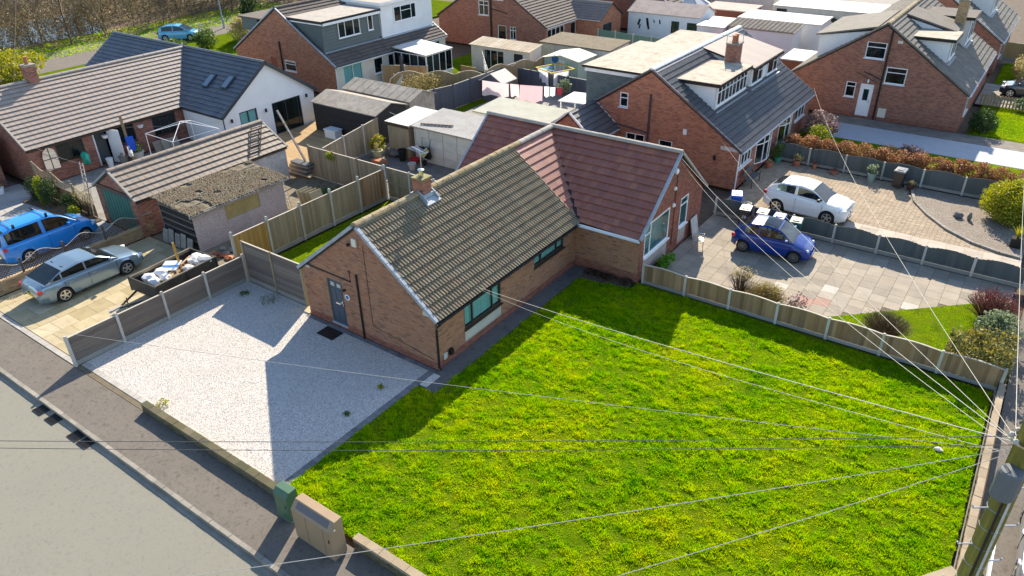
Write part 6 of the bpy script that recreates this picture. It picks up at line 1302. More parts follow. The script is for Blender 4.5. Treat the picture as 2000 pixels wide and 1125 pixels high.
for i in range(30):
    a = Vector((-13.4+rnd.uniform(-.7, .7), -1.7+rnd.uniform(-1.3, 1.3), .72+rnd.uniform(0, .1))); o = MB().cbox(a, (rnd.uniform(.04, .1), rnd.uniform(.04, .1), rnd.uniform(.03, .06)), Matrix.Rotation(rnd.uniform(0, 3), 3, 'Z')).build('rubble_piece', m_brick_or if i % 3 else m_conc, None)
    tag(o, 'broken brick or plaster lump in the loaded trailer', 'rubble', 'rubble in the trailer')

# ------------------------------------------------------------------ plants
def leaf_mat(name, cols, transl=.35, dirt=.0): return mat(name, cols, dirt=dirt, rough=.55, spec=.25, transl=transl)
m_copper = leaf_mat('leaf_copper', [(.30, .14, .08), (.24, .10, .06), (.38, .20, .11), (.18, .08, .05), (.32, .24, .07)])
m_lime = leaf_mat('leaf_lime', [(.20, .26, .02), (.28, .32, .03), (.36, .36, .04), (.12, .18, .015)])
m_gold = leaf_mat('leaf_gold', [(.26, .26, .02), (.36, .32, .03), (.16, .20, .02), (.44, .38, .05)])
m_dkgreen = leaf_mat('leaf_dark', [(.035, .07, .02), (.05, .09, .025), (.025, .05, .02), (.07, .10, .03)])
m_mid = leaf_mat('leaf_mid', [(.08, .14, .03), (.11, .18, .04), (.06, .10, .025), (.15, .20, .05)])
m_grey = leaf_mat('leaf_grey_green', [(.16, .21, .12), (.21, .25, .15), (.12, .17, .09)])
m_vari = leaf_mat('leaf_variegated', [(.05, .08, .03), (.07, .10, .04), (.46, .34, .05), (.10, .12, .05), (.50, .40, .10), (.04, .07, .03)], .2)
m_redtwig = leaf_mat('twig_red', [(.20, .06, .05), (.26, .09, .07), (.16, .08, .06), (.22, .13, .09)], .1)
m_twig = leaf_mat('twig_brown', [(.15, .11, .065), (.20, .15, .09), (.11, .08, .05), (.17, .14, .06)], .1)
m_straw = leaf_mat('straw', [(.40, .32, .14), (.46, .38, .18), (.33, .26, .10), (.30, .28, .09)], .3)
m_pinkl = leaf_mat('leaf_pink', [(.10, .12, .06), (.40, .22, .24), (.50, .32, .33), (.08, .10, .05), (.30, .16, .16)], .2)
m_bark = mat('bark', [(.13, .10, .07), (.18, .14, .10)], 'noise', 8, dirt=.3, rough=.95, bump=.6)
def leaves(name, parent, c, rad, n, size, m, seed, clumps=14, shell=.5, box=False, top=None):
    """leaf faces gathered in clumps through the crown's volume"""
    r_ = np.random.RandomState(seed); c = np.array(c, float); rad = np.array(rad, float)
    if box: cc = r_.uniform(-1, 1, (clumps, 3))
    else:
        d = r_.normal(size=(clumps, 3)); d /= np.linalg.norm(d, axis=1)[:, None]; cc = d*(r_.uniform(shell, .92, (clumps, 1)))
    idx = r_.randint(0, clumps, n); cs = 1.25/np.sqrt(clumps)+.12
    p = cc[idx] + r_.normal(size=(n, 3))*cs*.62
    if not box: q = np.linalg.norm(p, axis=1); k = q < 1.08; p = p[k]
    else: p = np.clip(p, -1.05, 1.05)
    p = c + p*rad; p = p[p[:, 2] > .02]; n = len(p)
    a = r_.normal(size=(n, 3)); a /= np.linalg.norm(a, axis=1)[:, None]; b = r_.normal(size=(n, 3)); b -= a*np.sum(a*b, 1)[:, None]; b /= np.linalg.norm(b, axis=1)[:, None]
    s = size*r_.uniform(.6, 1.4, (n, 1)); V = np.stack([p-a*s, p+b*s*.55, p+a*s, p-b*s*.55], 1)
    T = (np.arange(n)*4)[:, None, None]+np.array([(0, 1, 2), (0, 2, 3)])[None]
    o = org_of(parent); V = V-np.array(o)
    q = place(name, np_mesh(name, V.reshape(-1, 3), T.reshape(-1, 3), m), parent); q['kind'] = 'stuff'; return q
def ribbons(name, parent, segs, m, org=True):
    """thin stems: list of (p, q, r0, r1), each a three sided taper"""
    S = np.array([(*p, *q, a, b) for p, q, a, b in segs], float); P = S[:, 0:3]; Q = S[:, 3:6]; d = Q-P; d /= (np.linalg.norm(d, axis=1)[:, None]+1e-9)
    ref = np.where(np.abs(d[:, 2:3]) > .9, np.array([[1., 0, 0]]), np.array([[0, 0, 1.]])); u = np.cross(d, ref); u /= np.linalg.norm(u, axis=1)[:, None]; w = np.cross(d, u)
    V = []
    for (B, r) in ((P, S[:, 6:7]), (Q, S[:, 7:8])):
        for k in range(3): t = 2*math.pi*k/3; V.append(B+(u*math.cos(t)+w*math.sin(t))*r)
    V = np.stack(V, 1); F = np.array([(0, 1, 4), (0, 4, 3), (1, 2, 5), (1, 5, 4), (2, 0, 3), (2, 3, 5)])
    T = (np.arange(len(S))*6)[:, None, None]+F[None]
    if parent is not None: V = V-np.array(org_of(parent))
    return place(name, np_mesh(name, V.reshape(-1, 3), T.reshape(-1, 3), m), parent)
def bush(name, label, c, rad, n, size, m, seed, cat='shrub', stems=True, box=False, clumps=16, group=None):
    t = thing(name, label, cat, (c[0], c[1], 0), 0, group); leaves('foliage', t, c, rad, n, size, m, seed, clumps, box=box)
    if stems:
        r_ = random.Random(seed); sg = []
        for k in range(12):
            b = Vector((c[0]+r_.uniform(-.2, .2)*rad[0], c[1]+r_.uniform(-.2, .2)*rad[1], 0)); e = Vector((c[0]+r_.uniform(-.8, .8)*rad[0], c[1]+r_.uniform(-.8, .8)*rad[1], c[2]+r_.uniform(-.1, .7)*rad[2])); sg.append((b, e, .02, .006))
        ribbons('stem', t, sg, m_bark)
    return t
def twiggy(name, label, c, rad, n, m, seed, r=.005, up=.8, cat='shrub'):
    """a leafless shrub of fine forking stems"""
    t = thing(name, label, cat, (c[0], c[1], 0)); r_ = random.Random(seed); sg = []
    for k in range(n):
        a = r_.uniform(0, 6.28); q = math.sqrt(r_.random()); b = Vector((c[0]+math.cos(a)*q*rad[0]*.3, c[1]+math.sin(a)*q*rad[1]*.3, .02))
        z = rad[2]*math.sqrt(max(.12, 1-q*q*.8))*r_.uniform(.7, 1.05); e = Vector((c[0]+math.cos(a)*q*rad[0], c[1]+math.sin(a)*q*rad[1], z)); mid = b.lerp(e, .5)+Vector((r_.uniform(-.06, .06), r_.uniform(-.06, .06), z*.12))
        sg += [(b, mid, r*1.5, r), (mid, e, r, r*.5)]
        for j in range(3):
            f = mid.lerp(e, r_.uniform(.1, .9)); g = f+Vector((r_.uniform(-.14, .14), r_.uniform(-.14, .14), r_.uniform(.04, .2))); sg.append((f, g, r*.7, r*.3))
    ribbons('stems', t, sg, m); return t
# copper beech hedge along the grey fence
hd = thing('beech_hedge', 'copper brown clipped hedge with yellow green gaps above the grey fence', 'hedge', (9.5, 28.5, 0))
for i in range(13):
    x = 3.9+i*.98; leaves('foliage', hd, (x, 28.45+.05*i, .82), (.66, .55, .62+.06*math.sin(i*2.1)), 2100, .055, m_copper, 100+i, 16)
    leaves('foliage', hd, (x+.3, 28.55+.05*i, .35), (.5, .4, .34), 500, .05, m_lime, 140+i, 8)
sg = []
for i in range(90):
    x = 3.6+rnd.uniform(0, 12.2); sg.append(((x, 28.5+.05*(x-3.9), 0), (x+rnd.uniform(-.3, .3), 28.5+.05*(x-3.9)+rnd.uniform(-.3, .3), 1.0), .015, .006))
ribbons('stem', hd, sg, m_bark)
bush('laurel_shrub', 'tall variegated flowering shrub at the brick house corner', (4.3, 33.0, .85), (1.05, .9, .85), 2600, .07, m_pinkl, 1)
bush('round_shrub', 'clipped round yellow green shrub in front of the flowering shrub', (4.6, 31.6, .55), (.9, .75, .6), 3000, .045, m_lime, 2)
bush('pieris_shrub', 'pink tipped shrub on the grass strip beside the copper hedge', (9.9, 31.8, .45), (.75, .55, .5), 1300, .06, m_pinkl, 3)
bush('amber_shrub', 'small amber leaved shrub next to the pink tipped shrub', (8.7, 31.2, .4), (.55, .45, .42), 900, .06, leaf_mat('leaf_amber', [(.45, .25, .10), (.50, .32, .16), (.38, .20, .08)]), 4)
bush('golden_conifer', 'large golden green conifer bush at the end of the grey fence', (15.9, 25.4, .95), (1.75, 1.6, 1.1), 24000, .055, leaf_mat('leaf_gold_conifer', [(.24, .26, .02), (.33, .32, .025), (.16, .19, .015), (.40, .36, .04)]), 5, clumps=90)
bush('variegated_holly', 'square clipped variegated shrub at the end of the low board fence', (15.85, 10.75, .75), (.95, .8, .78), 6500, .055, m_vari, 6, box=True, clumps=70)
twiggy('red_stem_shrub', 'rounded shrub of reddish bare stems beside the flagged drive', (15.9, 14.6, 0), (1.05, 1.0, 1.35), 520, m_redtwig, 7, .007); leaves('buds', bpy.data.objects['red_stem_shrub'], (15.9, 14.6, 1.0), (.95, .9, .42), 1500, .022, leaf_mat('bud_red', [(.25, .05, .06), (.32, .09, .09)], .1), 8)
bush('grey_leaved_shrub', 'grey green leafy shrub between red stems and clipped variegated shrub', (16.2, 12.9, .75), (.75, .7, .6), 2200, .06, m_grey, 9)
twiggy('dome_shrub', 'brown twiggy dome shaped shrub on the triangular lawn', (12.75, 11.3, 0), (.95, .85, .95), 520, m_twig, 10, .006); leaves('buds', bpy.data.objects['dome_shrub'], (12.75, 11.3, .55), (.9, .8, .45), 1300, .02, m_twig, 11)
twiggy('straw_shrub', 'straw coloured twiggy bush behind the low board fence', (8.25, 10.85, 0), (.95, .62, .98), 560, m_straw, 12, .006); leaves('buds', bpy.data.objects['straw_shrub'], (8.25, 10.85, .62), (.9, .58, .42), 1900, .03, m_straw, 13)
twiggy('open_shrub', 'sparse open branched shrub left of the straw coloured bush', (7.1, 11.2, 0), (.6, .55, 1.25), 80, m_bark, 14, .011); leaves('buds', bpy.data.objects['open_shrub'], (7.15, 11.2, 1.05), (.55, .5, .3), 420, .035, m_straw, 15, 8)
bush('rose_bush', 'small pinkish leafed rose bush behind the low board fence', (9.5, 10.75, .55), (.42, .34, .5), 520, .05, m_pinkl, 16)
def spiky(label, c, h, n, m, seed, name='spiky_plant', spread=.8):
    t = thing(name, label, 'plant', (c[0], c[1], 0)); r_ = random.Random(seed); mb = MB()
    for k in range(n):
        a = r_.uniform(0, 6.28); s = r_.uniform(.2, 1)*spread*h; e = Vector((c[0]+math.cos(a)*s, c[1]+math.sin(a)*s, c[2]+h*r_.uniform(.5, 1))); b = Vector((*c[:2], c[2])); sd_ = Vector((-math.sin(a), math.cos(a), 0))*.028*h*1.3; m_ = b.lerp(e, .55)+Z*h*.14
        mb.add([b-sd_, b+sd_, m_+sd_*.9, e, m_-sd_*.9], [(0, 1, 2, 4), (4, 2, 3)])
    mb.build('leaves', m, t); return t
spiky('green spiky plant in a gap of the flagged drive by the low fence', (6.35, 10.5, 0), .5, 26, m_mid, 20)
spiky('yellow green spiky cordyline in a square pot on the gravel bed', (16.1, 22.3, .42), .75, 40, m_gold, 21); t = thing('square_pot', 'dark square plant pot under the yellow green cordyline', 'pot', (16.1, 22.3, 0)); MB().prism([(15.88, 22.08, 0), (16.32, 22.08, 0), (16.32, 22.52, 0), (15.88, 22.52, 0)], (0, 0, .45)).build('pot', m_black, t)
bush('wall_shrub', 'bright green montbretia clump under the big white wing window', (3.5, 11.6, .3), (.28, .75, .34), 900, .07, leaf_mat('leaf_bright', [(.10, .26, .02), (.14, .32, .03), (.07, .18, .02)]), 22, 'plant', stems=False)
bush('wall_shrub', 'dull green grass clump beside the fence post and wing wall', (3.55, 10.6, .2), (.3, .45, .24), 500, .07, m_grey, 23, 'plant', stems=False)
for i, (x, y, lab) in enumerate(((1.15, 9.25, 'dark leaf litter heap in the inner corner of the bungalow'), (1.9, 9.3, 'brown withered ground plants under the wing wall'), (2.75, 9.3, 'dark clump at the wing corner by the fence post'))):
    bush('withered_plant', lab, (x, y, .06), (.42, .26, .12), 500, .05, leaf_mat('leaf_withered', [(.06, .035, .02), (.09, .055, .03), (.04, .03, .015)], .1), 30+i, 'plant', stems=False)
for i, (x, y, z, s, lab) in enumerate(((-1.0, -1.95, .07, .12, 'small yellow tufted weed in the shaded gravel'), (-.95, -3.6, .04, .14, 'low dark weed patch on the gravel near the dark paver edge'), (-9.1, -.25, .08, .5, 'dark weedy patch at the foot of the tall plank fence'), (-10.4, -.55, .06, .25, 'mossy weed clump in the shaded gravel corner'), (-6.6, -6.85, .09, .3, 'yellow green weeds at the broken end of the mossy wall'))):
    bush('weed_clump', lab, (x, y, z), (s, s*.8, z*1.6), 260, .03, m_gold if i in (0, 4) else m_mid, 40+i, 'weed', stems=False)
for i in range(9):
    x = -9.0+i*1.6+rnd.uniform(-.5, .5); t = bush('weed_clump', 'tiny weed growing in the gutter along the kerb', (x, -9.2, -.06), (.09, .05, .05), 60, .025, m_lime, 60+i, 'weed', False, group='gutter weeds')
    t.location.z = -.1
    for ch_ in t.children: ch_.location.z += .1
# van drive bed
for i, (x, y, r, h, m, lab) in enumerate(((-28.4, -.45, .6, .75, m_dkgreen, 'dark rounded conifer at the end of the trellis bed'), (-26.9, -.4, .62, .85, m_dkgreen, 'bronze green conifer in the middle of the trellis bed'), (-24.9, -.35, .62, .6, m_dkgreen, 'low dark shrub at the ladder end of the trellis bed'), (-27.6, -.55, .3, .85, m_lime, 'bright lime cone conifer between the dark ones'), (-24.2, -.6, .35, .4, m_lime, 'small lime shrub beside the aluminium ladder'))):
    bush('bed_conifer', lab, (x, y, h), (r, r*.8, h), 2200, .045, m, 70+i)
bush('hanging_climber', 'bare tangled climber hanging over the trellis end', (-24.0, .0, 1.2), (.8, .4, .6), 500, .03, m_straw, 80)
# background shrubs
bush('lane_shrub', 'olive green shrub by the lane beyond the slate grey roof', (-53.6, 28.0, .85), (1.2, 1.1, .9), 2000, .1, m_mid, 81)
bush('lane_shrub', 'small bronze hedge behind the slate grey roof ridge', (-54.8, 25.4, .55), (1.4, .8, .6), 1600, .1, m_mid, 82)
bush('lane_shrub', 'rounded brown green shrub next to the dark cypress', (-51.6, 31.0, 1.3), (1.7, 1.5, 1.4), 2200, .12, m_straw, 83)
bush('cypress', 'dark pointed cypress at the grassy corner of the lane', (-53.6, 34.0, 2.2), (1.3, 1.3, 2.3), 3200, .12, m_dkgreen, 84, 'tree')
bush('lane_shrub', 'golden shrub at the left end of the lane', (-57.0, 11.0, 1.2), (2.4, 3.0, 1.3), 3200, .13, m_gold, 85)
bush('lane_shrub', 'low yellowing hedge along the lane edge behind the chimney', (-55.5, 5.5, 1.0), (1.6, 3.2, 1.2), 3000, .13, m_lime, 86)
rs_ = twiggy('rose_shrub', 'tall sprawling rose shrub with yellow buds in front of the arched panels', (-23.0, 25.6, 0), (2.0, 1.7, 2.0), 240, m_straw, 87, .014); leaves('buds', rs_, (-23.0, 25.6, 1.1), (1.9, 1.6, .9), 1500, .06, m_straw, 88)
bush('low_shrub', 'dark green low shrub under the sprawling rose', (-21.4, 25.0, .6), (.9, .8, .6), 1100, .09, m_mid, 89)
bush('potted_shrub', 'yellow green potted shrub by the navy fence and pink washing', (-13.9, 30.9, 1.1), (.6, .5, .6), 600, .08, m_grey, 90)
bush('conifer_pair', 'pair of small green conifers beside the white garage', (-10.9, 50.2, .9), (.7, .5, 1.0), 800, .1, m_dkgreen, 91)
bush('front_shrub', 'dark clipped shrub at the front corner of the brick gable house', (12.7, 39.3, .7), (.85, .9, .8), 2200, .07, m_dkgreen, 92)
bush('front_hedge', 'grey green hedge along the picket fence beside the dark car', (15.4, 45.6, .55), (1.8, .5, .55), 2600, .07, m_grey, 93)
bush('garden_shrub', 'bright lime shrub on the grass behind the dark car', (15.6, 54.3, .7), (1.2, 1.2, .8), 1800, .09, m_lime, 94)
bush('garden_shrub', 'brown hedge in front of the far grey roofed house', (13.6, 55.6, .9), (.8, 2.2, 1.0), 2000, .09, m_straw, 95)
bush('garden_hedge', 'dark trellis ivy hedge along the pale garden room', (-3.8, 62.6, 1.0), (2.4, .4, 1.0), 2500, .12, m_dkgreen, 96)
bush('lane_shrub', 'straw coloured shrub between white dormer house and tall gable', (-38.5, 41.0, 1.3), (1.8, 1.6, 1.4), 2000, .13, m_straw, 97)
bush('patio_shrub', 'yellow flowering potted shrub on the patio by the fence', (-17.5, 15.0, .75), (.55, .5, .6), 900, .06, m_gold, 98)

# ------------------------------------------------------------------ the wood by the lane
def tree_segs(seed, h, spread=.5, levels=4):
    r_ = random.Random(seed); out = []
    def grow(p, d, L, r, lv):
        q = p; n = 3
        for i in range(n):
            d2 = (d+Vector((r_.uniform(-.22, .22), r_.uniform(-.22, .22), r_.uniform(-.05, .16)))).normalized(); e = q+d2*(L/n); out.append((tuple(q), tuple(e), r*(1-i/n*.4), r*(1-(i+1)/n*.4))); q = e; d = d2
            if lv > 0:
                for _ in range(2 if lv > 1 else 3):
                    a = r_.uniform(0, 6.28); b = (d+Vector((math.cos(a), math.sin(a), r_.uniform(-.1, .5)))*spread*r_.uniform(.8, 1.5)).normalized(); grow(q, b, L*r_.uniform(.45, .7), r*.5, lv-1)
    grow(Vector((0, 0, 0)), Vector((r_.uniform(-.15, .15), r_.uniform(-.15, .15), 1)).normalized(), h*.55, .022*h/2+.02, levels-1); return out
protos = [np.array([(*p, *q, a, b) for p, q, a, b in tree_segs(500+i, 6.5+i*.6, .75)], float) for i in range(6)]
def seg_mesh(S):
    P = S[:, 0:3]; Q = S[:, 3:6]; d = Q-P; d /= (np.linalg.norm(d, axis=1)[:, None]+1e-9); ref = np.where(np.abs(d[:, 2:3]) > .9, np.array([[1., 0, 0]]), np.array([[0, 0, 1.]])); u = np.cross(d, ref); u /= (np.linalg.norm(u, axis=1)[:, None]+1e-9); w = np.cross(d, u); V = []
    for (B, r) in ((P, S[:, 6:7]), (Q, S[:, 7:8])):
        for k in range(3): t = 2*math.pi*k/3; V.append(B+(u*math.cos(t)+w*math.sin(t))*np.maximum(r, .014))
    V = np.stack(V, 1); F = np.array([(0, 1, 4), (0, 4, 3), (1, 2, 5), (1, 5, 4), (2, 0, 3), (2, 3, 5)]); return V.reshape(-1, 3), ((np.arange(len(S))*6)[:, None, None]+F[None]).reshape(-1, 3)
pm_ = [seg_mesh(S) for S in protos]; VV = []; TT = []; off = 0; r_ = np.random.RandomState(9)
for k in range(150):
    x = -67.5-r_.rand()**1.5*32; y = r_.uniform(2, 62); V, T = pm_[r_.randint(6)]; a = r_.uniform(0, 6.28); s = r_.uniform(.6, 1.15)
    W = V*s; W = np.stack([W[:, 0]*math.cos(a)-W[:, 1]*math.sin(a)+x, W[:, 0]*math.sin(a)+W[:, 1]*math.cos(a)+y, W[:, 2]], 1); VV.append(W); TT.append(T+off); off += len(W)
m_wood = mat('wood_bark', [(.27, .21, .14), (.21, .165, .11), (.33, .265, .185)], 'noise', .8, dirt=.2, rough=.95)
wd = place('woodland', np_mesh('woodland', np.concatenate(VV), np.concatenate(TT), m_wood), None); wd['kind'] = 'stuff'; tag(wd, 'dense bare brown woodland beyond the lane', 'woodland')
m_scrub = leaf_mat('scrub_leaf', [(.15, .105, .055), (.20, .145, .08), (.11, .095, .04), (.23, .17, .10), (.09, .08, .035), (.22, .18, .07)], .25)
VS = []; TS = []; off = 0; n = 80000; x = -66.8-r_.rand(n)**1.3*34; y = r_.uniform(-4, 64, n); hh = 1.5+4.2*vnoise(x*.22, y*.22, 5); z = r_.rand(n)**.8*hh; kp = vnoise(x*.45+9, y*.45, 6) > .30; x, y, z = x[kp], y[kp], z[kp]; n = len(x); p = np.stack([x, y, z], 1)
a = r_.normal(size=(n, 3)); a /= np.linalg.norm(a, axis=1)[:, None]; b = r_.normal(size=(n, 3)); b -= a*np.sum(a*b, 1)[:, None]; b /= np.linalg.norm(b, axis=1)[:, None]; s = .11*r_.uniform(.5, 1.5, (n, 1))
V = np.stack([p-a*s, p+b*s*.5, p+a*s, p-b*s*.5], 1); T = (np.arange(n)*4)[:, None, None]+np.array([(0, 1, 2), (0, 2, 3)])[None]
ug = place('undergrowth', np_mesh('undergrowth', V.reshape(-1, 3), T.reshape(-1, 3), m_scrub), None); ug['kind'] = 'stuff'; tag(ug, 'olive brown brambles and undergrowth among the bare trees', 'undergrowth')
for i, (x, y, h, lab) in enumerate(((-66.6, 21.2, 9, 'tall bare tree with leaning trunk at the lane edge'), (-67.5, 12.0, 7.5, 'bare forked tree at the near end of the wood'), (-66.5, 40.5, 7, 'bare tree by the grass verge past the lamp column'))):
    t = thing('bare_tree', lab, 'tree', (x, y, 0)); S = protos[i+2]*1.0; sg = [((q[0]*h/8+x, q[1]*h/8+y, q[2]*h/8), (q[3]*h/8+x, q[4]*h/8+y, q[5]*h/8), q[6]*1.3, q[7]*1.3) for q in S]
    ribbons('trunk', t, sg[:1]+[s_ for s_ in sg[1:] if s_[2] > .09] or sg[:3], m_bark); ribbons('crown', t, [s_ for s_ in sg[1:] if s_[2] <= .09], m_wood)
struct('pond', MB().poly([(-82, 14, .01), (-71, 12, .01), (-70, 27, .01), (-84, 31, .01)]), mat('pond_water', [(.02, .03, .035)], dirt=0, rough=.05, spec=.8))

# moss and lichen cushions on the old roofs
def moss_patch(label, parent, A, U, V, la, ls, n, size, m, seed, dens=None):
    r_ = np.random.RandomState(seed); a = r_.uniform(0, la, n); s = r_.uniform(0, ls, n); k = vnoise(a*1.7, s*1.7, seed) > (dens or .5); a, s = a[k], s[k]; n = len(a)
    A = np.array(A); U = np.array(U); V = np.array(V); N = np.cross(U, V); p = A+a[:, None]*U+s[:, None]*V+N*.06; z = size*r_.uniform(.5, 1.4, n)[:, None]; t = r_.uniform(0, 6.28, n)[:, None]
    e1 = U*np.cos(t)+V*np.sin(t); e2 = -U*np.sin(t)+V*np.cos(t)
    W = np.stack([p+e1*z-N*.03, p+e2*z*.8-N*.03, p-e1*z*.9-N*.03, p-e2*z-N*.03, p+N*z*.7], 1)-np.array(org_of(parent)); T = (np.arange(n)*5)[:, None, None]+np.array([(0, 1, 4), (1, 2, 4), (2, 3, 4), (3, 0, 4)])[None]
    o = place('moss', np_mesh('moss', W.reshape(-1, 3), T.reshape(-1, 3), m), parent); o['kind'] = 'stuff'; return o
m_moss1 = mat('moss_brown', [(.17, .125, .085), (.24, .20, .13), (.13, .095, .065), (.30, .27, .20), (.21, .16, .11)], dirt=0, rough=.95, spec=.05)
m_moss2 = mat('moss_green', [(.24, .25, .05), (.18, .19, .04), (.30, .27, .08)], dirt=0, rough=.95, spec=.05)
lv = math.hypot(3.1, .25)
moss_patch('', hs_, (-15.2, .55, 1.98), (0, 1, 0), (-3.1/lv, 0, .25/lv), 5.75, 3.1, 9000, .05, m_moss1, 3, .28)
moss_patch('', rf, (.15, .05, ze+.05), (0, 1, 0), tuple(VX), 9.4, 4.4, 1500, .022, m_moss2, 4, .55)
moss_patch('', rf, (-3.28, .05, 4.86), (0, 1, 0), (-.5, 0, .86), 9.4, .16, 900, .035, m_moss1, 5, .4)

# ------------------------------------------------------------------ telegraph pole, cables, street furniture
tp = thing('telegraph_pole', 'green stained wooden telegraph pole with climbing steps at the lawn corner', 'telegraph pole', (16.08, -6.3, 0))
PB, PT = Vector((16.08, -6.3, -.3)), Vector((16.08, -6.3, 10.1)); pd = (PT-PB)
at = lambda z: PB+pd*((z-PB.z)/pd.z)
MB().tube([at(-.3), at(4), at(10.1)], .175, 16, .135).build('shaft', mat('green_pole', [(.30, .29, .055), (.23, .225, .045), (.36, .34, .08)], 'noise', 3, dirt=.4, rough=.85, bump=.5, bscale=30, stretch=(8, 8, .5)), tp, smooth=True)
sx_ = Vector((.82, .57, 0)); sy_ = Vector((-.57, .82, 0))
MB().bar(at(.0)-sy_*.18-sx_*.02, at(9.0)-sy_*.15-sx_*.02, .045, .03).build('cable_cover', m_conc, tp); MB().tube([at(0)-sy_*.16-sx_*.09, at(8.9)-sy_*.13-sx_*.09], .018, 6).build('cable', m_black, tp)
for k, z in enumerate([2.6+.36*i for i in range(18)]):
    s = 1 if k % 2 else -1; p = at(z)+sx_*s*.13
    MB().tube([p, p+sx_*s*.22, p+sx_*s*.24+Z*.05], .013, 6).build('step', m_lead, tp); MB().lathe([(.176-.004*z, -.005), (.180-.004*z, .0), (.176-.004*z, .005)], at(z), 14).build('band', m_lead, tp)
bx_ = at(9.15)-sy_*.16-sx_*.18; MB().lathe([(.02, -.42), (.14, -.4), (.15, -.38), (.15, .02), (.13, .06), (.02, .07)], bx_, 16).build('junction_box', mat('box_grey', [(.13, .145, .155)], dirt=.1, rough=.5), tp, smooth=False)
MB().lathe([(.16, -.015), (.18, -.015), (.18, .015), (.16, .015)], at(9.55), 18).build('ring_bracket', m_chrome, tp)
for k in range(8):
    a = 2*math.pi*k/8; MB().lathe([(.02, -.03), (.035, -.02), (.035, .02), (.015, .04)], at(9.55)+Vector((math.cos(a)*.19, math.sin(a)*.19, .03)), 8).build('insulator', m_conc, tp)
m_cable = mat('cable', [(.46, .44, .38)], dirt=.1, rough=.7); m_cable_d = mat('cable_dark', [(.10, .10, .095)], dirt=.1, rough=.7)
def cable(label, a, b, sag, r=.011, m=None, name='overhead_cable'):
    a = Vector(a); b = Vector(b); n = 22; pts = [a.lerp(b, i/n)-Z*(sag*4*(i/n)*(1-i/n)) for i in range(n+1)]
    o = MB().tube(pts, r*.52, 5).build(name, m or m_cable, None); return tag(o, label, 'cable')
top = at(9.55)-sx_*.18
cable('overhead cable from the pole to the wing gable, higher of two', top, (3.16, 12.92, 4.72), .35)
cable('overhead cable from the pole to the wing gable, lower of two', top-Z*.1, (3.16, 12.86, 4.6), .5, .009)
cable('thick overhead cable from the pole to the wide front window eave', top, (.24, 2.4, 2.36), .12, .014)
cable('thin overhead cable from the pole to the wide front window eave', top-Z*.2, (.24, 2.5, 2.2), .3, .008)
ext = lambda p, k: top+(Vector(p)-top)*k
cable('upper of two dark cables crossing the road from the pole', top+Z*.1, ext((2.11, -14.93, 9.0), 1.3), .12, .010, m_cable_d)
cable('lower of two dark cables crossing the road from the pole', top-Z*.05, ext((1.84, -14.93, 8.8), 1.3), .16, .010, m_cable_d)
cable('cable dropping from the pole over the lawn towards the street cabinets', top-Z*.12, ext((6.11, -15.65, 9.0), 1.2), .15, .009)
cable('cable dropping from the pole across the near corner of the lawn', top-Z*.2, ext((11.02, -12.57, 9.0), 1.3), .1, .009)
cable('thin cable from the pole crossing over the gravel drive', top-Z*.15, ext((-8.61, -11.75, 6.0), 1.2), .25, .007)
cable('overhead cable from the pole to the brick gable behind the blue hatchback', top, (1.85, 21.55, 2.65), .3, .009)
cable('long overhead cable from the pole to the far end of the charcoal roof', top+Z*.05, (2.95, 34.7, 2.55), .6, .009)
cable('overhead cable from the pole past the clipped variegated shrub', top+Z*.05, (14.2, 40.0, 5.0), .5, .009)
cable('slack cable from the long bungalow eave to the aluminium ladder mast', (-30.4, 1.0, 2.25), (-23.6, .3, 2.9), .1, .012)
cable('washing cable from the long bungalow to the extension wall', (-30.4, 6.1, 2.0), (-26.1, 10.6, 1.9), .1, .01)
cable('pale cable rising past the square chimney', (-40, 4.5, 3.2), (-33, 6, 16.5), .3, .018)
cable('bunting string from the bungalow ridge over the patio', (-7.1, 12.6, 3.6), (-17.0, 15.8, 2.6), .25, .012, m_white, 'bunting_string')
lc = thing('lamp_column', 'slim grey street lamp column on the lane verge', 'street lamp', (-60.0, 34.6, 0)); MB().tube([(-60, 34.6, 0), (-60, 34.6, 1.2)], .11, 8).build('base', m_lead, lc); MB().tube([(-60, 34.6, 1.2), (-60, 34.6, 6)], .07, 8, .05).build('column', m_lead, lc); MB().tube([(-60, 34.6, 6), (-59.6, 34.3, 6.3), (-58.9, 33.9, 6.35)], .04, 6).build('arm', m_lead, lc); MB().cbox((-58.7, 33.8, 6.34), (.3, .12, .06)).build('lantern', m_conc, lc)
# street cabinets
def cabinet(name, label, x0, x1, y0, y1, h, m, panel=None, slope_=.16, seams=()):
    t = thing(name, label, 'cabinet', ((x0+x1)/2, (y0+y1)/2, 0))
    b = MB().prism([(x0, y0, .05), (x0, y0, h-slope_*1.1), (x0, y0+slope_, h), (x0, y1, h), (x0, y1, .05)][::-1], (x1-x0, 0, 0)).build('casing', m, t); bevel(b, .012)
    MB().box(x0+.02, y0+.02, 0, x1-.02, y1-.02, .05).build('plinth', m_conc_dk, t)
    for s in seams: MB().box(x0+(x1-x0)*s-.004, y0-.003, .1, x0+(x1-x0)*s+.004, y0+.002, h-slope_*1.2).build('door_seam', m_black, t)
    if panel:
        n = Vector((0, -slope_*1.1, slope_)).normalized(); v = Vector((0, slope_, slope_*1.1)).normalized(); L = math.hypot(slope_, slope_*1.1)
        MB().cbox(Vector(((x0+x1)/2, y0, h-slope_*1.1))+v*L*.55+n*.003, ((x1-x0)*.40, L*.30, .004), Matrix((Vector((1, 0, 0)), v, n)).transposed()).build('vent_panel', panel, t)
    MB().box(x1-.12, y0-.012, h*.5, x1-.09, y0, h*.6).build('handle', m_black, t)
    return t
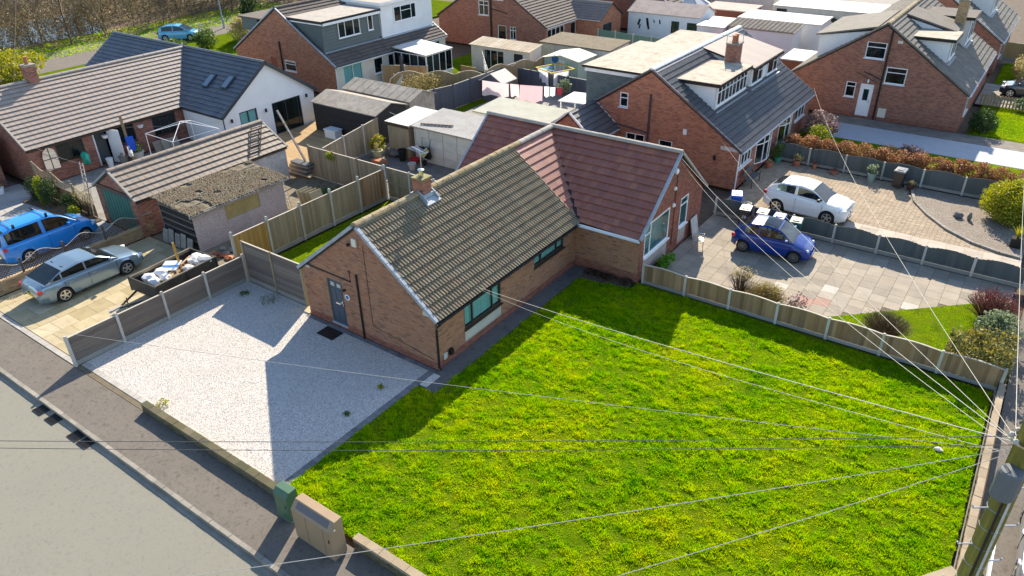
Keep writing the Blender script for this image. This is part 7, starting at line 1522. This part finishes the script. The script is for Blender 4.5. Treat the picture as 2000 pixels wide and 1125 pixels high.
cabinet('street_cabinet', 'dark green telecoms cabinet on the pavement at the lawn corner', .66, 1.22, -7.82, -7.44, 1.08, mat('cabinet_green', [(.055, .14, .08), (.045, .115, .065)], 'noise', 2, dirt=.15, rough=.45, spec=.5), None, .12)
bc_ = cabinet('street_cabinet', 'tall beige telecoms cabinet with dark sloping vent panel', 1.70, 3.22, -8.03, -7.58, 1.32, mat('cabinet_beige', [(.34, .235, .145), (.31, .215, .13)], 'noise', 2, dirt=.08, rough=.5, spec=.4), mat('vent_grey', [(.15, .135, .14)], dirt=.1, rough=.6), .2, (.36, .8))
MB().lathe([(.03, .002), (.03, .006)], (3.22, -7.87, 1.08), 10, 'x').build('badge', m_white, bc_)
# street name plate seen from behind
sn = thing('street_sign', 'low white street sign plate on two grey posts by the telegraph pole', 'sign', (17.25, .5, 0))
MB().box(17.25, -.55, .6, 17.29, 1.5, .92).build('plate', m_white, sn)
for y in (-.2, 1.25): MB().box(17.17, y-.05, 0, 17.245, y+.05, .95).build('post', m_lead, sn)
t = thing('loose_stone', 'pale lump of stone lying in the grass by the side wall', 'stone', (15.55, 5.5, 0)); o = lump('stone', 'x', (0, 0, .06), (.14, .1, .07), m_conc, 77); o.parent = t
for kk in ('label', 'category'): del o[kk]

# ------------------------------------------------------------------ bins, pots, washing and yard clutter
def bin_(label, loc, rz, m, lid=None, num=None):
    t = thing('wheelie_bin', label, 'bin', loc, rz)
    b = MB().add([(-.22, -.26, .1), (.22, -.26, .1), (.22, .22, .1), (-.22, .22, .1), (-.28, -.34, .98), (.28, -.34, .98), (.28, .34, .98), (-.28, .34, .98)], [(0, 3, 2, 1), (0, 1, 5, 4), (1, 2, 6, 5), (2, 3, 7, 6), (3, 0, 4, 7), (4, 5, 6, 7)]).build('body', m, t, local=True); bevel(b, .03)
    l_ = bevel(MB().add([(-.3, -.37, .98), (.3, -.37, .98), (.3, .36, .98), (-.3, .36, .98), (-.27, -.33, 1.05), (.27, -.33, 1.05), (.26, .32, 1.08), (-.26, .32, 1.08)], [(0, 3, 2, 1), (4, 5, 6, 7), (0, 1, 5, 4), (1, 2, 6, 5), (2, 3, 7, 6), (3, 0, 4, 7)]).build('lid', lid or m, t, local=True), .02)
    MB().cbox((0, .0, 1.075), (.15, .2, .012)).build('lid_panel', lid or m, l_, local=True)
    MB().tube([(-.2, .40, .98), (.2, .40, .98)], .018, 6).build('handle', m, t, local=True)
    for s in (-1, 1): MB().lathe([(.04, -.03), (.1, -.03), (.1, .03), (.04, .03)], (s*.24, .26, .1), 14, 'x').build('wheel', MAT['tyre'], t, local=True)
    if num:
        cu = bpy.data.curves.new('number', 'FONT'); cu.body = num; cu.size = .26; cu.align_x = 'CENTER'; cu.extrude = .002
        q = bpy.data.objects.new('number', cu); COL.objects.link(q); bpy.context.view_layer.update(); me = bpy.data.meshes.new_from_object(q.evaluated_get(bpy.context.evaluated_depsgraph_get())); bpy.data.objects.remove(q); me.materials.clear(); me.materials.append(m_white)
        place('number', me, t, (0, -.335, .62), (R(84), 0, 0))
    return t
gl = lambda n, c: mat(n, [c], dirt=.08, rough=.35, spec=.5)
m_bk = gl('bin_black', (.02, .02, .022)); m_bb = gl('bin_blue', (.01, .07, .36)); m_bg = gl('bin_green', (.03, .11, .07)); m_br = gl('bin_brown', (.07, .035, .025))
bin_('black wheelie bin numbered 26 against the grey curved fence', (4.95, 17.45, 0), R(8), m_bk, None, '26'); bin_('brown wheelie bin next to the one numbered 26', (5.78, 17.5, 0), R(5), m_br); bin_('blue wheelie bin between the brown and green ones', (6.6, 17.42, 0), R(3), m_bb); bin_('dark green wheelie bin behind the blue hatchback bonnet', (7.4, 17.4, 0), R(6), m_bg)
bin_('bright blue wheelie bin at the brick corner by the white downpipe', (3.95, 18.9, 0), R(20), gl('bin_bright_blue', (.01, .10, .55))); bin_('black wheelie bin standing below the copper hedge', (10.15, 26.75, 0), R(-5), m_bk, gl('bin_grey_lid', (.18, .18, .19)))
def pot(label, c, r, h, m, plant=None, pr=.3, ph=.3, n=260, seed=1):
    t = thing('plant_pot', label, 'pot', (c[0], c[1], 0)); z0 = c[2] if len(c) > 2 else 0
    MB().lathe([(r*.7, z0), (r, z0+h*.92), (r*1.08, z0+h*.92), (r*1.08, z0+h), (r*.85, z0+h), (r*.8, z0+h*.85)], (c[0], c[1], 0), 16).build('pot', m, t)
    if plant: leaves('plant', t, (c[0], c[1], z0+h+ph*.6), (pr, pr, ph), n, .05, plant, seed, 8)
    return t
m_terra = mat('terracotta', [(.42, .16, .09)], dirt=.2); m_potp = mat('pot_pale', [(.55, .50, .42)], dirt=.2)
pot('pale terracotta pot with straw grass along the grey curved fence', (4.6, 27.1), .24, .35, m_terra, m_straw, .3, .25, 260, 1); pot('small terracotta pot with dark plant along the grey curved fence', (5.6, 27.15), .14, .32, m_terra, m_redtwig, .16, .1, 80, 2)
pot('low terracotta bowl below the slanting cable', (6.75, 26.95), .22, .2, m_terra, m_redtwig, .2, .08, 80, 3); pot('green glazed pot with grey shrub beside the black bin', (8.75, 26.9), .24, .5, mat('pot_green', [(.24, .32, .29)], dirt=.15), m_grey, .36, .32, 500, 4)
pot('green planter with round standard tree at the house corner', (3.45, 27.2), .26, .32, mat('pot_teal', [(.06, .30, .22)], dirt=.1), m_mid, .42, .45, 900, 5); pot('terracotta pot below the bow window', (3.35, 25.9), .22, .36, m_terra, m_straw, .15, .1, 60, 6); pot('cream pot beside the bright blue bin', (4.35, 19.6), .2, .34, m_potp, None); pot('dark planter beside the black bin under the hedge', (10.8, 26.8), .22, .35, m_br, m_straw, .2, .12, 120, 7)
bn = thing('garden_bench', 'dark slatted garden bench below the corner window of the brick semi', 'bench', (3.35, 23.0, 0))
for k in range(4): MB().box(3.15+k*.11, 22.3, .42, 3.24+k*.11, 23.7, .45).build('slat', m_wood_slate, bn)
for k in range(3): MB().box(3.06, 22.3, .55+k*.13, 3.09, 23.7, .64+k*.13).build('back_slat', m_wood_slate, bn)
for y in (22.35, 23.6):
    for x in (3.12, 3.55): MB().box(x, y, 0, x+.05, y+.05, .62).build('leg', m_wood_slate, bn)
st = thing('stone_ornament', 'pair of dark stone garden ornaments on the chippings bed', 'ornament', (13.5, 24.3, 0)); o = lump('ornament', 'x', (-.05, .05, .12), (.22, .18, .16), m_tile_char, 5); o.parent = st
o2 = lump('ornament', 'x', (.45, -.02, .18), (.1, .1, .22), m_tile_char, 6); o2.parent = st
for q in (o, o2):
    for kk in ('label', 'category'): del q[kk]
# washing
m_pink = mat('cloth_pink', [(.76, .58, .57), (.78, .62, .61)], 'noise', 2, dirt=0, rough=.9, transl=.3); m_whc = mat('cloth_white', [(.80, .80, .80)], dirt=0, rough=.9, transl=.3); m_blc = mat('cloth_blue', [(.30, .50, .60)], dirt=0, rough=.9, transl=.3)
def cloth(name, label, a, b, drop, m, seed, group):
    r_ = random.Random(seed); a = Vector(a); b = Vector(b); n, k = 10, 6; mb = MB(); nn_ = (b-a).cross(Z).normalized(); ph = r_.uniform(0, 6)
    for i in range(n+1):
        for j in range(k+1): mb.v.append(tuple(a.lerp(b, i/n)-Z*(drop*j/k*(1+.08*math.sin(i+ph)))+nn_*(.06*(j/k)*math.sin(i*1.7+ph)+.1*j/k*math.sin(ph))))
    for i in range(n):
        for j in range(k): mb.f.append((i*(k+1)+j, (i+1)*(k+1)+j, (i+1)*(k+1)+j+1, i*(k+1)+j+1))
    return tag(mb.build(name, m, None, smooth=True), label, 'washing', group)
cable('washing line carrying the pink sheets', (-18.6, 26.7, 1.9), (-12.4, 28.3, 1.85), .12, .012, m_white, 'washing_line')
cloth('pink_sheet', 'large pale pink sheet at the store end of the washing line', (-18.3, 26.8, 1.85), (-16.3, 27.3, 1.78), 1.0, m_pink, 1, None); cloth('pink_towel', 'narrow pink towel between the two pink sheets', (-16.2, 27.35, 1.78), (-15.55, 27.5, 1.78), .9, m_pink, 2, None); cloth('pink_sheet', 'deeper pink sheet with sagging hem on the washing line', (-15.45, 27.5, 1.78), (-13.8, 27.95, 1.8), 1.1, mat('cloth_rose', [(.74, .46, .48)], dirt=0, rough=.9, transl=.3), 3, None)
for i, (x, m, lab) in enumerate(((-13.7, m_whc, 'white shirt hanging next to the deeper pink sheet'), (-13.25, m_whc, 'cream towel near the end of the pink washing line'), (-12.75, mat('cloth_red', [(.50, .05, .07)], dirt=0), 'small red cloth at the end of the pink washing line'))):
    cloth('hung_garment', lab, (x, 28.0+i*.1, 1.8), (x+.38, 28.08+i*.1, 1.82), .75-.12*i, m, 10+i, None)
ra = thing('rotary_dryer', 'yellow topped rotary clothes dryer by the green metal shed', 'clothes dryer', (-15.9, 32.9, 0)); MB().tube([(-15.9, 32.9, 0), (-15.9, 32.9, 2.0)], .025, 6).build('mast', m_chrome, ra)
pts = [Vector((-15.9+1.5*math.cos(k*math.pi/2+.4), 32.9+1.5*math.sin(k*math.pi/2+.4), 1.75)) for k in range(4)]
for p in pts: MB().tube([(-15.9, 32.9, 1.5), p], .015, 5).build('arm', m_chrome, ra)
for i_ in range(4): MB().bar(pts[i_], pts[(i_+1) % 4], .10, .05).build('cover_edge', mat('dryer_yellow', [(.62, .42, .03)], dirt=0, rough=.8), ra)
for i, (u, v, m, lab) in enumerate(((2, 3, m_whc, 'white sheet on the rotary dryer'), (2, 1, m_blc, 'pale blue cloth on the rotary dryer'), (3, 0, m_whc, 'cream cloth on the rotary dryer, garage side'))):
    cloth('hung_garment', lab, pts[u].lerp(pts[v], .1)-Z*.03, pts[u].lerp(pts[v], .75)-Z*.03, 1.0, m, 20+i, None)
cable('short washing line by the summer house', (-23.5, 33.6, 2.0), (-20.3, 30.2, 1.6), .1, .012, m_white, 'washing_line')
for i in range(4):
    a = Vector((-22.6+i*.55, 32.6-i*.58, 1.8-.05*i)); cloth('hung_garment', 'white shirt on the short line by the summer house', a, a+Vector((.35, -.37, -.02)), .8, m_whc, 30+i, 'white shirts by the summer house')
fr_ = thing('drying_frame', 'white metal folding drying frame behind the garage roof', 'frame', (-26.5, 7.6, 0)); q0 = [(-28.0, 6.2), (-25.2, 6.2), (-25.0, 9.2), (-27.9, 9.2)]
for i in range(4):
    a, b = q0[i], q0[(i+1) % 4]; MB().tube([(*a, 0), (*a, 2.0)], .02, 5).build('post', m_white, fr_); MB().tube([(*a, 2.0), (*b, 2.0)], .018, 5).build('rail', m_white, fr_); MB().tube([(*a, 2.0), (-26.5, 7.7, 2.6)], .018, 5).build('rafter', m_white, fr_)
# yard clutter
ld = thing('ladder', 'tall aluminium lattice ladder mast standing at the garage corner', 'ladder', (-23.6, .0, 0))
for s in (-.16, .16): MB().bar((-23.6+s, -.05, 0), (-23.0+s, -.0, 3.2), .045).build('stile', m_chrome, ld)
for k in range(13): z = .2+k*.24; MB().bar((-23.76+.6*z/3.2, -.04, z), (-23.44+.6*z/3.2, -.04, z), .03).build('rung', m_chrome, ld)
lr = thing('roof_ladder', 'black framework ladder lying on the garage roof end', 'ladder', (-19.5, 8.4, 2.4))
for s in (-.35, .35): MB().bar((-19.0, 7.2+s, 2.14), (-20.6, 8.8+s, 3.15), .05, .05).build('stile', m_blacksh, lr)
for k in range(5): MB().bar((-19.15-k*.32, 7.0+k*.32, 2.24+k*.2), (-19.15-k*.32, 7.7+k*.32, 2.24+k*.2), .04).build('rung', m_blacksh, lr)
fl_ = thing('leaning_trellis', 'pale concrete trellis strip leaning over the garage end', 'trellis', (-19.0, 10, 0)); MB().bar((-19.6, 9.6, 3.9), (-18.6, 10.2, .9), .2, .05).build('strip', mat('frost_trellis', [(.26, .25, .23), (.09, .09, .085)], 'voronoi', 9, dirt=.2), fl_)
for i in range(6): o = MB().cbox((-19.0+.06*i, 10.0, .2+.13*i), (.75, .25, .05), Matrix.Rotation(R(rnd.uniform(-6, 6)), 3, 'Z')).build('stacked_slate', m_tile_char if i % 2 else m_asb, None); tag(o, 'dark slab in the stack at the fence corner of the rubble yard', 'slab', 'stacked slabs in the rubble yard')
for i in range(4): o = MB().cbox((-15.0+.22*i-.3, 7.2+.1*i, .5-.03*i), (.04, .38, .52), Matrix.Rotation(R(-20), 3, 'Y')).build('leaning_slab', m_flag_yel, None); tag(o, 'mossy paving slab leaning in a row behind the pebbledash shed', 'slab', 'paving slabs leaning in the rubble yard')
t = thing('wire_grid', 'pale mesh panel leaning behind the pebbledash shed', 'grid', (-16.4, 6.7, 0))
for k in range(8): MB().bar((-17.2+k*.2, 6.6, .1), (-17.1+k*.2, 6.3, 1.7), .03).build('wire', m_conc, t)
for k in range(7): MB().bar((-17.25, 6.6-k*.045, .15+k*.24), (-15.75, 6.6-k*.045, .15+k*.24), .03).build('cross_wire', m_conc, t)
for i in range(26):
    o = lump('rubble_lump', 'lump of rubble lying in the dirt behind the plank fence', (-13.2+rnd.uniform(-1.6, .8), .9+rnd.uniform(-.2, 2.6), .06), (rnd.uniform(.08, .22), rnd.uniform(.08, .2), .1), m_conc_dk if i % 3 else m_brick_or, 200+i, 'rubble', 'rubble in the yard')
for i in range(5): o = MB().bar((-14.5+i*.3, 8.5+.2*i, .08), (-13.4+i*.22, 9.3-.1*i, .12), .14, .04).build('loose_plank', m_wood_old, None); tag(o, 'old plank lying on the rubble yard floor', 'plank', 'planks in the rubble yard')
bush('yard_ivy', 'dark ivy growing over the rubble yard floor', (-15.2, 8.6, .12), (1.6, 1.2, .25), 1500, .06, m_mid, 99, 'ivy', stems=False); bush('climber', 'pale green climber on the close board fence top', (-16.3, 10.1, 1.7), (.35, .12, .25), 260, .05, m_lime, 98, 'climber', stems=False)
wb = thing('wheelbarrow', 'black wheelbarrow tipped up against the cream panel garage', 'wheelbarrow', (-13.9, 15.4, 0)); MB().add([(-.3, 0, .35), (.3, 0, .35), (.36, -.3, 1.2), (-.36, -.3, 1.2), (-.22, .25, .45), (.22, .25, .45), (.25, .0, 1.1), (-.25, .0, 1.1)], [(4, 5, 6, 7), (0, 1, 5, 4), (1, 2, 6, 5), (2, 3, 7, 6), (3, 0, 4, 7)]).build('tray', m_black, wb, local=True)
for s in (-1, 1): MB().tube([(s*.1, -.2, .15), (s*.3, -.05, .7), (s*.32, .1, 1.6)], .02, 6).build('handle', m_blacksh, wb, local=True)
MB().lathe([(.05, -.04), (.18, -.04), (.18, .04), (.05, .04)], (0, -.2, .18), 16, 'x').build('wheel', MAT['tyre'], wb, local=True)
pot('pale green tapered pot standing by the yellow flowering shrub', (-17.0, 14.4), .32, .6, mat('pot_lime', [(.42, .44, .28)], dirt=.2), m_straw, .2, .3, 150, 11); pot('bright red tub on the patio under the panel garage', (-14.7, 15.2), .3, .28, mat('tub_red', [(.50, .02, .02)], dirt=.05)); pot('upturned grey bucket in the middle of the patio', (-14.1, 14.3), .24, .4, m_conc); pot('black dustbin beside the cream panel garage', (-15.6, 15.1), .26, .7, m_black)
lump('coal_sack', 'dark heap of sacks at the corner of the patio', (-16.6, 15.6, .2), (.6, .5, .4), m_tile_char, 88, 'sack'); t = thing('timber_crate', 'reddish timber crate on the patio next to the flowering shrub', 'crate', (-16.3, 13.9, 0)); MB().box(-16.8, 13.6, 0, -15.9, 14.1, .3).build('box', m_brick_or, t); lump('hose_coil', 'green hose heap beside the timber crate', (-15.8, 13.5, .1), (.3, .25, .12), mat('hose_green', [(.05, .28, .20)], dirt=.1), 89, 'hose')
t = thing('plywood_sheet', 'pale plywood strip lying in a sunny patch of the patio', 'board', (-14.6, 11.6, .02)); MB().cbox((-14.9, 11.8, .03), (.9, .25, .02), Matrix.Rotation(R(10), 3, 'Z')).build('sheet', m_wood_tan, t)
ws_ = thing('garden_box', 'white plastic storage box on the deck by the black shed', 'box', (-22.2, 15.6, .1)); MB().box(-22.7, 15.3, .1, -21.7, 15.9, .62).build('body', m_white, ws_); MB().box(-22.75, 15.25, .62, -21.65, 15.95, .68).build('lid', m_white, ws_)
# long bungalow front
pot('square stone trough with fern beside the back door', (-29.7, 6.2), .42, .55, m_conc, m_mid, .5, .35, 500, 12); pot('round grey pot left of the stone trough', (-29.9, 5.4), .26, .45, m_conc_dk, m_straw, .2, .15, 100, 13)
pot('white square pot with lime cone by the green door', (-31.3, -1.2), .22, .38, m_white, m_lime, .14, .35, 200, 14); pot('dark bowl pot with lime cone beside the white one', (-31.5, -2.0), .32, .4, m_black, m_lime, .14, .35, 200, 15); pot('white bin standing in the open back door', (-30.0, 4.6), .2, .55, m_white)
lump('teal_ball', 'round turquoise tub leaning under the bungalow window', (-30.0, 3.3, .95), (.4, .2, .4), mat('teal_plastic', [(.03, .38, .27)], dirt=0, rough=.4), 90, 'tub')
mw = thing('arched_mirror', 'arched garden mirror on the brick wall beside the first window', 'mirror', (-30.4, 1.6, 1.2)); arch = [(-30.36, 1.15, .75), (-30.36, 1.95, .75), (-30.36, 1.95, 1.6), (-30.36, 1.85, 1.9), (-30.36, 1.55, 2.1), (-30.36, 1.25, 1.9), (-30.36, 1.15, 1.6)]
MB().prism(arch, (.03, 0, 0)).build('glass', mat('mirror', [(.8, .8, .8)], dirt=0, rough=.03, metal=1), mw); MB().bar((-30.31, 1.55, .75), (-30.31, 1.55, 2.05), .03).bar((-30.31, 1.15, 1.4), (-30.31, 1.95, 1.4), .03).build('frame', m_brownframe, mw)
ps = thing('wooden_post', 'dark wooden post with blue garment in front of the long bungalow', 'post', (-29.3, 5.7, 0)); MB().bar((-29.3, 5.7, 0), (-29.45, 5.7, 3.0), .12).build('shaft', m_wood_dark, ps)
cloth('hung_garment', 'bright blue jacket hanging on the wooden post', (-29.2, 5.5, 1.75), (-29.2, 6.0, 1.7), .85, mat('cloth_royal', [(.02, .10, .55)], dirt=0), 41, None); cloth('hung_garment', 'white and yellow cloth hanging below the blue jacket', (-29.15, 5.45, 1.2), (-29.15, 5.7, 1.2), .7, m_whc, 42, None)
for i in range(3): o = MB().cbox((-29.9+.1*i, 7.8+.5*i, .35), (.04, .3, .36), Matrix.Rotation(R(-16), 3, 'Y')).build('leaning_slab', m_flag, None); tag(o, 'paving slab leaning against the bungalow wall under the wide window', 'slab', 'slabs leaning on the long bungalow')
pa = thing('closed_parasol', 'closed dark parasol in front of the cream rendered wall', 'parasol', (-27.0, 27.6, 0)); MB().tube([(-27, 27.6, 0), (-27, 27.6, 2.5)], .03, 6).build('pole', m_black, pa); MB().lathe([(.2, .9), (.16, 1.2), (.13, 1.6), (.16, 2.2), (.03, 2.55)], (-27, 27.6, 0), 10).build('canopy', m_greyframe, pa)
ch_ = thing('hanging_chair', 'white framed garden hammock chair beside the rose shrub', 'chair', (-25.3, 25.0, 0)); MB().tube([(-25.9, 24.6, 0), (-25.6, 24.8, 1.4), (-25.0, 25.1, 1.9)], .03, 6).build('frame', m_white, ch_); MB().tube([(-26.8, 24.6, .7), (-25.2, 25.0, .55)], .03, 6).build('bar', m_white, ch_); MB().prism([(-25.6, 24.8, .6), (-24.9, 25.1, .7), (-24.7, 25.3, 1.8)], (.04, -.05, .03)).build('seat', m_conc, ch_)
go = thing('garden_bench', 'pink cushioned wooden bench near the summer house', 'bench', (-24.0, 32.0, 0)); MB().box(-24.8, 31.8, .35, -23.2, 32.3, .45).build('seat', m_wood_tan, go); MB().box(-24.8, 32.3, .45, -23.2, 32.36, .95).build('back', m_wood_tan, go); MB().box(-23.0, 31.8, .0, -22.4, 32.4, .55).build('cushion', m_pink, go)
bu = thing('basketball_board', 'blue dartboard style target on the green metal shed front', 'target', (-16.9, 34.4, 1.9)); MB().lathe([(.3, 0), (.3, -.03)], (-16.9, 34.45, 2.0), 16, 'y').build('disc', mat('target_blue', [(.03, .09, .22)], dirt=.1), bu)
lp = thing('canopy', 'small white lean-to canopy on posts behind the grey hung tiles', 'canopy', (-9.0, 25.5, 0)); MB().prism([(-10.4, 24.6, 2.1), (-8.2, 24.6, 2.2), (-8.2, 26.6, 2.3), (-10.4, 26.6, 2.2)], (0, 0, .06)).build('roof', m_felt_w, lp)
for (x, y) in ((-10.3, 24.7), (-10.3, 26.5)): MB().box(x, y, 0, x+.08, y+.08, 2.1).build('post', m_white, lp)
